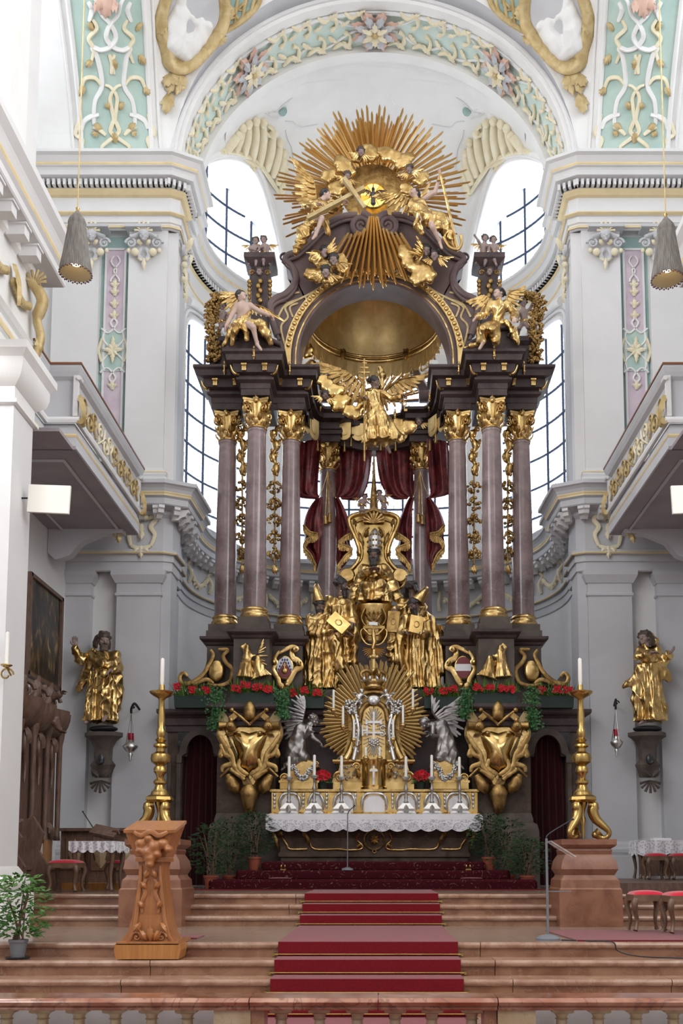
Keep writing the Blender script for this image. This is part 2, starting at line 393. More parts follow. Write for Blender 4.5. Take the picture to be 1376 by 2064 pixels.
def sweep(mb,path,prof,closeprof=False):
 rows=[]
 for d,z in prof:rows.append([(x,y,z)for x,y in offset_path(path,d)])
 n=len(path); k=len(rows); base=[p for r in rows for p in r]; fs=[]
 for j in range(k if closeprof else k-1):
  j2=(j+1)%k
  for i in range(n-1):fs.append((j*n+i,j*n+i+1,j2*n+i+1,j2*n+i))
 if closeprof:
  fs.append(tuple(j*n for j in range(k))); fs.append(tuple(reversed([j*n+n-1 for j in range(k)])))
 return mb.add(base,fs)
def surface_nets(D,org,h):
 s=D<0; nx,ny,nz=D.shape
 c=np.zeros((nx-1,ny-1,nz-1),np.int8)
 for i in(0,1):
  for j in(0,1):
   for k in(0,1):c+=s[i:nx-1+i,j:ny-1+j,k:nz-1+k]
 m=(c>0)&(c<8); ids=-np.ones(m.shape,np.int64); cells=np.argwhere(m); ids[m]=np.arange(len(cells))
 acc=np.zeros((len(cells),3)); cnt=np.zeros(len(cells)); I,J,K=cells.T
 C=[(i,j,k)for i in(0,1)for j in(0,1)for k in(0,1)]
 for a in C:
  for b in C:
   if sum(abs(p-q)for p,q in zip(a,b))==1 and a<b:
    da=D[I+a[0],J+a[1],K+a[2]]; db=D[I+b[0],J+b[1],K+b[2]]; x=(da<0)!=(db<0)
    t=np.where(x,da/np.where(x,da-db,1),0)
    for q in range(3):acc[:,q]+=np.where(x,a[q]+t*(b[q]-a[q]),0)
    cnt+=x
 V=(cells+acc/cnt[:,None])*h+np.asarray(org); Fs=[]
 for ax in range(3):
  sl0=[slice(None)]*3; sl1=[slice(None)]*3; sl0[ax]=slice(0,-1); sl1[ax]=slice(1,None)
  a,b=s[tuple(sl0)],s[tuple(sl1)]; e=np.argwhere(a!=b)
  o1,o2=(ax+1)%3,(ax+2)%3
  e=e[(e[:,o1]>0)&(e[:,o2]>0)&(e[:,o1]<D.shape[o1]-1)&(e[:,o2]<D.shape[o2]-1)]
  def g(d1,d2):
   q=e.copy(); q[:,o1]-=d1; q[:,o2]-=d2; return ids[q[:,0],q[:,1],q[:,2]]
  quad=np.stack([g(1,1),g(0,1),g(0,0),g(1,0)],1)
  inside=s[e[:,0],e[:,1],e[:,2]]
  quad[~inside]=quad[~inside][:,::-1]; Fs.append(quad)
 return V,np.concatenate(Fs)
def smin(a,b,k):
 h=np.clip(.5+.5*(b-a)/k,0,1); return b*(1-h)+a*h-k*h*(1-h)
class Sculpt:
 """prims: round cones, ellipsoids, robes; blended"""
 def __init__(s,h,k=.03):s.h=h; s.k=k; s.pr=[]
 def cone(s,a,b,ra,rb=None,k=None,sub=False):
  s.pr.append(('c',np.array(a,float),np.array(b,float),ra,ra if rb is None else rb,k or s.k,sub)); return s
 def chain(s,pts,rs,k=None):
  for i in range(len(pts)-1):s.cone(pts[i],pts[i+1],rs[i],rs[i+1],k)
  return s
 def ell(s,c,r,rot=None,k=None,sub=False):
  r=(r,r,r)if not isinstance(r,(tuple,list))else r
  s.pr.append(('e',np.array(c,float),np.array(r,float),None if rot is None else np.array(rot),k or s.k,sub)); return s
 def robe(s,a,b,ra,rb,n=9,amp=.12,ph=0.,twist=0.,flat=1.,k=None,sharp=1.):
  """fluted skirt from a (top) to b (hem); ra, rb radii; flat = depth / width"""
  s.pr.append(('r',np.array(a,float),np.array(b,float),ra,rb,n,amp,ph,twist,flat,k or s.k,sharp)); return s
 def bounds(s):
  lo=np.full(3,1e9); hi=-lo
  for p in s.pr:
   if p[0]=='c':pts=[(p[1],p[3]),(p[2],p[4])]
   elif p[0]=='e':pts=[(p[1],max(p[2]))]
   else:pts=[(p[1],p[3]*1.3),(p[2],p[4]*1.4)]
   for c,r in pts:lo=np.minimum(lo,c-r); hi=np.maximum(hi,c+r)
  return lo-s.h*3-.01,hi+s.h*3+.01
 def mesh(s,fold=0.,fscale=1.,seed=0,smooth_it=1):
  lo,hi=s.bounds(); h=s.h; n=np.ceil((hi-lo)/h).astype(int)+1
  D=np.full(tuple(n),.5); ax=[lo[i]+h*np.arange(n[i])for i in range(3)]
  for p in s.pr:
   if p[0]=='c':a,b=np.minimum(p[1]-p[3],p[2]-p[4]),np.maximum(p[1]+p[3],p[2]+p[4]); k=p[5]
   elif p[0]=='e':a,b=p[1]-max(p[2]),p[1]+max(p[2]); k=p[4]
   else:
    R=max(p[3],p[4])*1.35; a,b=np.minimum(p[1],p[2])-R,np.maximum(p[1],p[2])+R; k=p[10]
   mg=k+2*h
   i0=np.maximum(0,np.floor((a-mg-lo)/h).astype(int)); i1=np.minimum(n,np.ceil((b+mg-lo)/h).astype(int)+1)
   sl=tuple(slice(i0[i],i1[i])for i in range(3))
   X,Y,Z=ax[0][sl[0]][:,None,None],ax[1][sl[1]][None,:,None],ax[2][sl[2]][None,None,:]
   if p[0]=='c':
    ba=p[2]-p[1]; L2=max(1e-9,ba @ ba)
    t=np.clip(((X-p[1][0])*ba[0]+(Y-p[1][1])*ba[1]+(Z-p[1][2])*ba[2])/L2,0,1)
    d=np.sqrt((X-p[1][0]-t*ba[0])**2+(Y-p[1][1]-t*ba[1])**2+(Z-p[1][2]-t*ba[2])**2)-(p[3]+(p[4]-p[3])*t); sub=p[6]
   elif p[0]=='e':
    q=[X-p[1][0],Y-p[1][1],Z-p[1][2]]
    if p[3]is not None:R=p[3]; q=[q[0]*R[0][i]+q[1]*R[1][i]+q[2]*R[2][i]for i in range(3)]
    r=p[2]; k0=np.sqrt((q[0]/r[0])**2+(q[1]/r[1])**2+(q[2]/r[2])**2)+1e-9
    k1=np.sqrt((q[0]/r[0]**2)**2+(q[1]/r[1]**2)**2+(q[2]/r[2]**2)**2)+1e-9
    d=k0*(k0-1)/k1; sub=p[5]
   else:
    _,A,B,ra,rb,nf,amp,ph,tw,flat,k,shp=p; ba=B-A; L2=ba @ ba
    t=((X-A[0])*ba[0]+(Y-A[1])*ba[1]+(Z-A[2])*ba[2])/L2; tc=np.clip(t,0,1)
    dx=X-A[0]-tc*ba[0]; dy=(Y-A[1]-tc*ba[1])/flat
    ang=np.arctan2(dy,dx); wv=np.sin(nf*ang+ph+tw*tc+.8*np.sin(2*ang+ph))
    wv=np.sign(wv)*np.abs(wv)**shp
    r=(ra+(rb-ra)*tc**1.15)*(1+amp*(.25+.75*tc)*wv+amp*.4*np.sin((nf*2+1)*ang+2*ph+tw*2*tc))
    d=np.maximum((np.sqrt(dx**2+dy**2)-r)*.75*min(1,flat),(np.maximum(-t,t-1))*math.sqrt(L2)-.0); sub=False
   if sub:D[sl]=np.maximum(D[sl],-d)
   else:D[sl]=smin(D[sl],d,k)
  V,Fq=surface_nets(D,lo,h)
  if fold:
   N=vnormals(V,Fq); rs=np.random.RandomState(seed); f=np.zeros(len(V)); W=V*fscale
   for i in range(4):
    d1=rs.normal(size=3); d1[2]*=(.12,.22,.2,.6)[i]; d1/=np.linalg.norm(d1); d2=rs.normal(size=3); ph=rs.uniform(0,6.28,2)
    q=1-np.abs(np.sin(W @ d1*(8+3.5*i)+1.9*np.sin(W @ d2*5+ph[0])+ph[1])); f+=(q**1.5*1.7-.65)*(.8,.6,.4,.3)[i]
   V=V+N*(f*fold)[:,None]
  if smooth_it:
   for _ in range(smooth_it):V=lap(V,Fq)
  return V,Fq
def vnormals(V,Fq):
 a,b,c,d=(V[Fq[:,i]]for i in range(4)); n=np.cross(c-a,d-b); N=np.zeros_like(V)
 for i in range(4):np.add.at(N,Fq[:,i],n)
 return N/(np.linalg.norm(N,axis=1,keepdims=True)+1e-12)
def lap(V,Fq,f=.45):
 A=np.zeros_like(V); c=np.zeros(len(V))
 for i in range(4):
  for j in(1,3):
   np.add.at(A,Fq[:,i],V[Fq[:,(i+j)%4]]); np.add.at(c,Fq[:,i],1)
 return V+(A/np.maximum(c,1)[:,None]-V)*f
def np_obj(name,VF,m,parent=None,smooth=True,base=None):
 V,Fq=VF; org=np.array(wloc(parent)if parent is not None else(base or(0,0,0)))
 me=bpy.data.meshes.new(name); V=V-org
 me.vertices.add(len(V)); me.vertices.foreach_set('co',V.astype(np.float32).ravel())
 me.loops.add(len(Fq)*4); me.loops.foreach_set('vertex_index',Fq.astype(np.int32).ravel())
 me.polygons.add(len(Fq)); me.polygons.foreach_set('loop_start',np.arange(0,len(Fq)*4,4,dtype=np.int32))
 me.update(calc_edges=True); me.validate()
 if smooth:me.shade_smooth()
 me.materials.append(m); o=link(name,me,parent)
 if parent is None and base:o.location=base; WL[o.name]=tuple(base)
 return o
def V3(*a):return np.array(a,float)
def frame(fwd,up=(0,0,1)):
 f=np.array(fwd,float); f/=np.linalg.norm(f); u=np.array(up,float); u=u-f*(u @ f); u/=np.linalg.norm(u); r=np.cross(f,u)
 return r,f,u
def head(root,c,R,fwd,m_skin,m_hair=None,hair='short',beard=None,up=(0,0,1),neck=None,hair_name='hair',h=None):
 """c centre of the skull, R half the head height"""
 c=np.array(c,float); r,f,u=frame(fwd,up); W=lambda x,y,z:c+R*(r*x+f*y+u*z)
 Rm=np.stack([r,f,u],1); h=h or max(.007,R*.085)
 s=Sculpt(h,R*.12)
 s.ell(W(0,-.08,.18),(R*.72,R*.86,R*.80),Rm); s.ell(W(0,.18,-.30),(R*.55,R*.60,R*.62),Rm)
 s.cone(W(0,.72,.12),W(0,.92,-.20),R*.09,R*.15,k=R*.1)
 s.ell(W(0,.60,-.78),(R*.24,R*.2,R*.18),Rm)
 s.ell(W(0,.72,-.48),(R*.24,R*.12,R*.07),Rm,k=R*.06)
 for q in(-1,1):
  s.ell(W(q*.30,.80,.10),(R*.17,R*.12,R*.10),Rm,k=R*.05,sub=True)
  s.ell(W(q*.30,.66,.09),(R*.13,R*.12,R*.09),Rm,k=R*.04)
  s.cone(W(q*.12,.76,.26),W(q*.50,.60,.26),R*.08,R*.07,k=R*.08)
  s.ell(W(q*.72,-.02,-.05),(R*.08,R*.16,R*.24),Rm,k=R*.05)
  s.ell(W(q*.42,.48,-.26),(R*.22,R*.2,R*.2),Rm)
 if neck is not None:s.cone(W(0,-.12,-.45),np.array(neck,float),R*.42,R*.50,k=R*.2)
 np_obj('head',s.mesh(),m_skin,root)
 if m_hair is not None and hair:
  g=Sculpt(h,R*.10); rs=np.random.RandomState(int(abs(c.sum()*1000))%9999)
  g.ell(W(0,-.16,.36),(R*.86,R*.92,R*.82),Rm)
  n=26 if hair!='short' else 20
  for i in range(n):
   a=rs.uniform(.75,2*PI-.75)+PI/2; e=rs.uniform(-.15,1.2); d=(math.cos(e)*math.cos(a),math.cos(e)*math.sin(a),math.sin(e))
   if d[1]>.45 and d[2]<.35:continue
   g.ell(W(d[0]*.88,d[1]*.9-.16,d[2]*.86+.26),(R*.22,)*3,k=R*.06)
  if hair=='long':
   for q in(-1,1):
    for i in range(4):g.chain([W(q*(.66+.05*i),-.25-.2*i,.2),W(q*(.86+.05*i),-.25-.2*i,-.5),W(q*(.8+.1*i),-.1-.2*i,-1.15)],[R*.24,R*.22,R*.12])
  if hair=='bun':g.ell(W(0,-1.0,.45),(R*.36,)*3)
  if hair=='swept':
   for i in range(7):g.chain([W(-.4+.13*i,-.3,.8),W(-.5+.16*i,-1.0,.62),W(-.6+.2*i,-1.45+.1*(i%3),.2)],[R*.24,R*.2,R*.08])
  g.ell(W(0,.90,-.25),(R*.56,R*.50,R*.62),Rm,sub=True,k=R*.05)
  np_obj(hair_name,g.mesh(),m_hair,root)
 if beard:
  L=beard; g=Sculpt(h,R*.10)
  g.chain([W(-.58,.25,-.05),W(-.5,.48,-.5),W(-.2,.66,-.8-.5*L)],[R*.13,R*.24,R*.2]); g.chain([W(.58,.25,-.05),W(.5,.48,-.5),W(.2,.66,-.8-.5*L)],[R*.13,R*.24,R*.2])
  for i in range(5):g.chain([W(-.3+.15*i,.64,-.72),W(-.34+.17*i,.80,-1.0-.5*L),W(-.2+.1*i,.72+.08*(i%2),-1.15-.95*L)],[R*.22,R*.2,R*.08])
  g.chain([W(-.34,.72,-.46),W(0,.86,-.34),W(.34,.72,-.46)],[R*.07,R*.09,R*.07])
  np_obj('beard',g.mesh(),m_hair,root)
 return W
def hand(root,wrist,direction,palm_n,size,m,curl=.35,name='hand',arm_from=None,arm_r=None,spread=.22,side=1):
 """palm_n: the way the palm faces; five fingers"""
 wv=np.array(wrist,float); d,n=np.array(direction,float),np.array(palm_n,float); d/=np.linalg.norm(d); n=n-d*(n @ d); n/=np.linalg.norm(n); x=np.cross(d,n)*side
 L=size; W=lambda a,b,c:wv+L*(x*a+d*b+n*c); s=Sculpt(max(.0055,L*.045),L*.05)
 Rm=np.stack([x,d,n],1)
 s.ell(W(0,.26,0),(L*.25,L*.30,L*.11),Rm);
 for i,(o,l)in enumerate(((-.18,.46),(-.06,.53),(.07,.50),(.19,.40))):
  b=W(o,.46,0); k1=curl*.9; k2=curl*2.2
  p1=b+L*l*.5*(d*math.cos(k1)+n*math.sin(k1)+x*o*spread*2.2); p2=p1+L*l*.5*(d*math.cos(k2)+n*math.sin(k2)+x*o*spread)
  s.chain([b,p1,p2],[L*.075,L*.066,L*.052],k=L*.03)
 s.chain([W(-.20,.14,.02),W(-.36,.32,.10),W(-.38,.50,.18)],[L*.09,L*.078,L*.06],k=L*.04)
 if arm_from is not None:s.cone(np.array(arm_from,float),W(0,.06,0),arm_r or L*.30,L*.20)
 return np_obj(name,s.mesh(smooth_it=1),m,root)
def wing(root,shoulder,tip,spread_dir,size,m,name='wing',n=11,thick=.02,rows=3,bulge=(0,0,0)):
 """feathers hang from a bone curve shoulder->elbow->tip towards spread_dir"""
 a=Vector(shoulder); b=Vector(tip); sd=Vector(spread_dir).normalized(); el=(a+b)/2-sd*size*.30+Vector(bulge)
 bone=cat_curve([a,el,b],8); mb=MB(); nrm=(b-a).cross(sd).normalized()
 mb.tube(bone,[size*.11*(1-.6*i/(len(bone)-1))for i in range(len(bone))],8,flat=.8)
 for r in range(rows):
  for i in range(n):
   t=(i+.5*(r%2))/(n-1); p=bone[min(len(bone)-1,int(t*(len(bone)-1)))]
   ln=size*(.62+.45*math.sin(PI*min(1,t*.9+.2)))*(1-.30*r); dr=(sd*(1-.65*t)+(b-a).normalized()*(.10+1.05*t)).normalized()
   wd=size*.155*(1-.1*r); side=dr.cross(nrm).normalized(); off=nrm*thick*(r+.3)
   q=[p+off-dr*size*.03,p+off+dr*ln*.5+nrm*ln*.05,p+off+dr*ln]
   pts=[]
   for sgn in(1,-1):
    o_=nrm*thick*.5*sgn
    pts+=[q[0]-side*wd*.4+o_,q[0]+side*wd*.4+o_,q[1]-side*wd*.55+o_,q[1]+nrm*thick*.5*sgn+o_,q[1]+side*wd*.55+o_,q[2]-side*wd*.3-dr*ln*.06+o_,q[2]+o_,q[2]+side*wd*.3-dr*ln*.06+o_]
   fr=[(0,1,4,3),(0,3,2,2)[:3],(2,3,6,5),(3,4,7,6)]
   fs=fr+[tuple(reversed([k+8 for k in f_]))for f_ in fr]
   for e0,e1 in((0,2),(2,5),(5,6),(6,7),(7,4),(4,1),(1,0)):fs.append((e0,e1,e1+8,e0+8))
   mb.add(pts,fs)
 return mb.build(name,m,root,smooth=45)
def arm_sculpt(s,sh,el,wr,r0,r1,r2,k=None):s.cone(sh,el,r0,r1,k); s.cone(el,wr,r1,r2,k)
def cloud(root,c,blobs,m,h=.03,name='cloud'):
 s=Sculpt(h,.05)
 for(x,y,z,r)in blobs:s.ell((c[0]+x,c[1]+y,c[2]+z),(r,r*.75,r*.9))
 return np_obj(name,s.mesh(smooth_it=1),m,root)
def cherub(root,c,R,fwd,m_skin,m_hair,m_wing,up=(0,0,1)):
 head(root,c,R,fwd,m_skin,m_hair,'short',up=up,h=max(.008,R*.11))
 r,f,u=frame(fwd,up); c=np.array(c,float)
 for q in(-1,1):
  a=c+r*R*.5*q-u*R*.8-f*R*.2; wing(root,a,a+r*R*1.9*q+u*R*.3,-u+r*q*.5,R*1.3,m_wing,'wing',n=6,thick=R*.06,rows=2)
AW,Y0,YC,AB=3.86,18.0,20.0,3.0
AWA=4.10
ZU0,ZU1=13.2,14.55
ZM0,ZM1=6.34,7.95
ZS,ZC=14.55,18.085
ZF=0.385
mb=MB(); mb.bb(-7.34,7.34,-9,8.85,-.72,-.58); struct('floor',mb,tread_m)
mb=MB(); mb.bb(-7.2,7.2,9.96,12.6,-.2,-.001); mb.bb(-7.2,7.2,13.58,23.5,.2,ZF-.001); mb.bb(-3.2,-2.4,13.02,13.6,0,ZF-.001); mb.bb(2.4,3.2,13.02,13.6,0,ZF-.001); struct('floor_sanctuary',mb,tread_m)
def slabs(name,label,xs,y0,y1,z0,z1,ny,parent_label):
 pass
def flight(name,label,fronts,z_top,riser,xlim,joints,back,gaps=None):
 t=thing(name,label,'steps',(0,fronts[0],z_top-riser*len(fronts)))
 for i,yf in enumerate(fronts):
  z1=z_top-riser*(len(fronts)-1-i); yb=(fronts[i+1]+.05 if i+1<len(fronts)else back)
  xs=[xlim[0]]+[x+RND.uniform(-.3,.3)for x in joints]+[xlim[1]]
  runs=list(zip(xs[:-1],xs[1:]))if gaps is None else[(xlim[0],-3.20),(-2.40,-.9+RND.uniform(-.3,.3)),(2.40,3.20),(3.20,xlim[1])]
  if gaps:runs[2]=(runs[1][1],2.40)
  for a,b in([xlim]if gaps is None else[(xlim[0],-3.2),(-2.4,2.4),(3.2,xlim[1])]):mb=MB(); mb.bb(a+.004,b-.004,yf+.07,yb,z1-riser-.01,z1-.025); mb.build('step_leak_fill',step_m,t)  # unseen filler added to stop light leaking through the slab joints
  for a,b in runs:
   g=.004
   mb=MB(); mb.bb(a+g,b-g,yf+.035,yb,z1-riser-.012,z1-.045)
   o=mb.build('riser_slab',step_m,t)
   pr=[(yf+.035,z1-.062),(yf+.012,z1-.056),(yf+.002,z1-.04),(yf,z1-.024),(yf+.006,z1-.008),(yf+.02,z1),(yb,z1),(yb,z1-.06)]
   mb=MB(); n=len(pr)
   mb.add([(a+g,y,z)for y,z in pr]+[(b-g,y,z)for y,z in pr],[(i_,n+i_,n+(i_+1)%n,(i_+1)%n)for i_ in range(n)]+[tuple(reversed(range(n))),tuple(n+k for k in range(n))])
   mb.build('tread_slab',step_e,t)
 return t
flight('marble_steps','lower flight of red-brown marble steps in front of the lectern',[8.85,9.19,9.52,9.86],0.0,.145,(-7.1,7.1),(-4.2,-2.3,-.6,1.4,3.1,5.0),9.95)
flight('marble_steps','upper flight of marble steps between the two candlestick pedestals',[12.45,12.82,13.2],ZF,ZF/3,(-5.84,5.84),(-3.9,-1.6,.5,2.0,3.6),13.6,True)
t=tag(thing('stone_pavement','polished marble slabs of the landing before the upper steps','floor',(0,9.95,0)),None,None)
for r,(ya,yb)in enumerate(((9.955,10.75),(10.75,11.55),(11.55,12.44))):
 lim=4.3 if r==2 else 7.1; x=-lim+(r*.35 if r<2 else .1)
 while x<lim:
  mb=MB(); mb.bb(x+.003,min(x+1.08,lim)-.003,ya+.003,yb-.003,-.03,.0025); mb.build('paving_slab',tread_m,t); x+=1.08
def ell_pt(t,da=0.0):return(-(AWA+da)*math.copysign(abs(math.sin(t))**.72,t),YC+(AB+da)*math.cos(t))
NT=96
arc_path=[ell_pt(PI/2-PI*i/NT)for i in range(NT+1)]
inner_path=[(-AW,Y0+.14),(-AW,19.0)]+arc_path+[(AW,19.0),(AW,Y0+.14)]
def front_path(xL=-6.9,upper=False):
 return[(xL,Y0),(-3.98,Y0),(-AW,Y0+.13),(-AW,19.2)]+arc_path
TW=(math.radians(96),math.radians(38))
TCW=(math.radians(21),math.radians(-21))
WZ0,WSP,WAP=8.12,11.75,13.0
LZ0,LSP,LAP=14.55,15.35,16.75
def win_top(t,rng,sp,ap):
 a,b=max(rng),min(rng); k=(t-(a+b)/2)/((a-b)/2); return sp+(ap-sp)*math.sqrt(max(0,1-k*k))
WINS=[TW,TCW,(-TW[1],-TW[0])]
def in_win(t):
 for r in WINS:
  if min(r)-1e-9<=t<=max(r)+1e-9:return r
 return None
ts=sorted(set([math.radians(96)-math.radians(192)*i/NT for i in range(NT+1)]+[x for r in WINS for x in r]+[lerp(r[0],r[1],i/28)for r in WINS for i in range(29)]),reverse=True)
mb=MB()
for a,b in zip(ts[:-1],ts[1:]):
 if a-b<1e-6:continue
 pa,pb=ell_pt(a),ell_pt(b); r=in_win((a+b)/2)
 def q(z0a,z0b,z1a,z1b):mb.add([(*pa,z0a),(*pb,z0b),(*pb,z1b),(*pa,z1a)],[(0,1,2,3)])
 if r is None:q(ZF,ZF,ZS,ZS)
 else:
  q(ZF,ZF,WZ0,WZ0); q(win_top(a,r,WSP,WAP),win_top(b,r,WSP,WAP),ZS,ZS)
for sgn in(-1,1):
 mb.add([(sgn*AWA,Y0+.1,ZF),(sgn*AWA,19.95,ZF),(sgn*AWA,19.95,ZS),(sgn*AWA,Y0+.1,ZS)],[(0,1,2,3)])
struct('wall_apse',mb,stucco)
def dome(t,e):
 x,y=ell_pt(t); return(x*math.cos(e),YC+(y-YC)*math.cos(e),ZS+(ZC-ZS)*math.sin(e))
LWR=(math.radians(102),math.radians(25))
def lun_e(t,rng):
 a,b=max(rng),min(rng); k=(t-(a+b)/2)/((a-b)/2)
 zt=ZS+.25+(LAP+.16-ZS-.25)*math.sqrt(max(0,1-k*k)); return math.asin(min(.95,max(0,(zt-ZS)/(ZC-ZS))))
LUNS=[LWR,(-LWR[1],-LWR[0])]
ts=sorted(set([math.radians(104)-math.radians(208)*i/72 for i in range(73)]+[lerp(r[0],r[1],i/32)for r in LUNS for i in range(33)]),reverse=True)
mb=MB(); NE=22
def rng_of(t):
 for r in LUNS:
  if min(r)-1e-9<=t<=max(r)+1e-9:return r
for a,b in zip(ts[:-1],ts[1:]):
 r=rng_of((a+b)/2); ea=lun_e(a,r)if r else 0; eb=lun_e(b,r)if r else 0
 for k in range(NE):
  e=[lerp(ea,PI/2,k/NE),lerp(eb,PI/2,k/NE),lerp(eb,PI/2,(k+1)/NE),lerp(ea,PI/2,(k+1)/NE)]
  mb.add([dome(a,e[0]),dome(b,e[1]),dome(b,e[2]),dome(a,e[3])],[(0,1,2,3)])
struct('ceiling_conch',mb,stucco_w,smooth=40)
def barrel(y0,y1,n=48,e0=0.0):
 m_=MB(); m_.grid(lambda u,v:(-AW*math.cos(lerp(e0,PI-e0,u)),lerp(y0,y1,v),ZS+(ZC-ZS)*math.sin(lerp(e0,PI-e0,u))),n,2); return m_
struct('ceiling_arch_soffit',barrel(Y0,19.15),teal_l,smooth=60)
mb=MB(); mb.grid(lambda u,v:(-lerp(AW,AWA,v)*math.cos(lerp(math.radians(36),PI-math.radians(36),u)),lerp(19.15,YC+.01,v),ZS+(ZC-ZS)*math.sin(lerp(math.radians(36),PI-math.radians(36),u))),48,3); struct('ceiling_barrel',mb,stucco_w,smooth=60)
def arch_rib(name,y0,y1,r_in,r_out,m,label=None):
 m_=MB(); n=56
 o=[(-(AW+r_out)*math.cos(PI*i/n),ZS+(ZC-ZS+r_out)*math.sin(PI*i/n))for i in range(n+1)]
 i_=[(-(AW+r_in)*math.cos(PI*i/n),ZS+(ZC-ZS+r_in)*math.sin(PI*i/n))for i in range(n+1)]
 m_.ring_prism(o,i_,y0,y1); return struct(name,m_,m,smooth=50)
arch_rib('trim_1',Y0-.06,Y0+.14,-.03,.16,stucco_w)
arch_rib('trim_2',Y0-.10,Y0+.05,.05,.11,stucco)
arch_rib('trim_3',19.05,19.28,-.14,.02,stucco_w)
arch_rib('trim_4',18.18,18.24,-.05,.02,stucco_w)
arch_rib('trim_5',19.3,19.38,-.07,.02,stucco_w)
def lun_pt(t,k,rng,out):
 pass
mbR=MB()
for r in LUNS:
 n=40; inner=[]; outer=[]
 for i in range(n+1):
  t=lerp(r[0],r[1],i/n); e=lun_e(t,r); inner.append(dome(t,e))
  mid=(r[0]+r[1])/2; tt=mid+(t-mid)*.97; a,b=max(r),min(r); k=(t-mid)/((a-b)/2)
  x,y=ell_pt(tt,.26); z=LZ0+.1+(LAP+.45-LZ0-.1)*math.sqrt(max(0,1-k*k)); outer.append((x,y,z))
 mbR.grid(lambda u,v:tuple(lerp(a_,b_,v)for a_,b_ in zip(inner[round(u*n)],outer[round(u*n)])),n,4)
struct('wall_lunette_reveals',mbR,stucco,smooth=50)
for r in LUNS:
 mb=MB(); pts=[dome(lerp(r[0],r[1],i/40),lun_e(lerp(r[0],r[1],i/40),r))for i in range(41)]
 mb.tube(pts,.085,8); mb.tube([(x*1.03,YC+(y-YC)*1.03,z+.16)for x,y,z in pts],.04,8); pts2=[(x*1.012,YC+(y-YC)*1.012,z-.1)for x,y,z in pts]; mb.tube(pts2,.045,8)
 struct('trim_lunette',mb,stucco_w,smooth=60)
def make_window(name,pt,t0,t1,zlo,top,bars_v,bars_h,depth_frame,label):
 """pt(t) -> plan point; top(t) -> z of the arch"""
 o=thing(name,None,None,(pt((t0+t1)/2)[0],pt((t0+t1)/2)[1],zlo)); o['kind']='structure'; o['label']=label
 ncol=bars_v+1; cols=[lerp(t0,t1,i/ncol)for i in range(ncol+1)]
 zmax=max(top(lerp(t0,t1,i/20))for i in range(21)); nrow=bars_h+1; rows=[lerp(zlo,zmax,i/nrow)for i in range(nrow+1)]
 bars=MB()
 for a,b in zip(cols[:-1],cols[1:]):
  for z0,z1 in zip(rows[:-1],rows[1:]):
   k=6; tt=[lerp(a,b,i/k)for i in range(k+1)]; tz=[max(z0,min(z1,top(t)))for t in tt]
   if max(tz)<=z0+.02:continue
   m_=MB()
   for i in range(k):
    m_.add([(*pt(tt[i]),z0),(*pt(tt[i+1]),z0),(*pt(tt[i+1]),tz[i+1]),(*pt(tt[i]),tz[i])],[(0,1,2,3)])
   m_.build('pane',win_glass,o)
 for i in range(1,ncol):
  t=cols[i]; p=pt(t); q=Vector((0-p[0],YC-p[1])).normalized()*.03
  m_=MB(); m_.tube([(p[0]+q.x,p[1]+q.y,zlo),(p[0]+q.x,p[1]+q.y,top(t))],.028,6); m_.build('glazing_bar',bar_m,o)
 for z in rows[1:-1]:
  tt=[lerp(t0,t1,i/24)for i in range(25)]; tt=[t for t in tt if top(t)>z]
  if len(tt)>1:
   m_=MB(); m_.tube([(pt(t)[0]*.992,YC+(pt(t)[1]-YC)*.992,z)for t in tt],.028,6,up=(0,0,1)); m_.build('glazing_bar',bar_m,o)
 L=math.dist(pt(t0),pt(t1)); hx=.13; net=MB(); rowh=hx*1.5/math.sqrt(3)*1.0; side=hx/math.sqrt(3)
 nu=int(L/hx)+1; nz=int((zmax-zlo)/(1.5*side))+1
 def w(u,z):
  t=lerp(t0,t1,u/L); return(*pt(t),z)
 for j in range(nz+1):
  for i in range(nu+1):
   cx=(i+(.5 if j%2 else 0))*hx; cz=zlo+j*1.5*side
   vs_=[(cx+side*math.sin(q*PI/3),cz+side*math.cos(q*PI/3))for q in(0,1,2,3)]
   for(ua,za),(ub,zb)in zip(vs_[:-1],vs_[1:]):
    if not(0<ua<L and 0<ub<L)or min(za,zb)<zlo:continue
    if za>top(lerp(t0,t1,ua/L))or zb>top(lerp(t0,t1,ub/L)):continue
    du,dz=ub-ua,zb-za; l_=math.hypot(du,dz); nu_,nz_=-dz/l_*.005,du/l_*.005
    net.add([w(ua+nu_,za+nz_),w(ub+nu_,zb+nz_),w(ub-nu_,zb-nz_),w(ua-nu_,za-nz_)],[(0,1,2,3)])
 no=net.build('lead_net',lead,o); no['kind']='stuff'
 return o
REV=.30
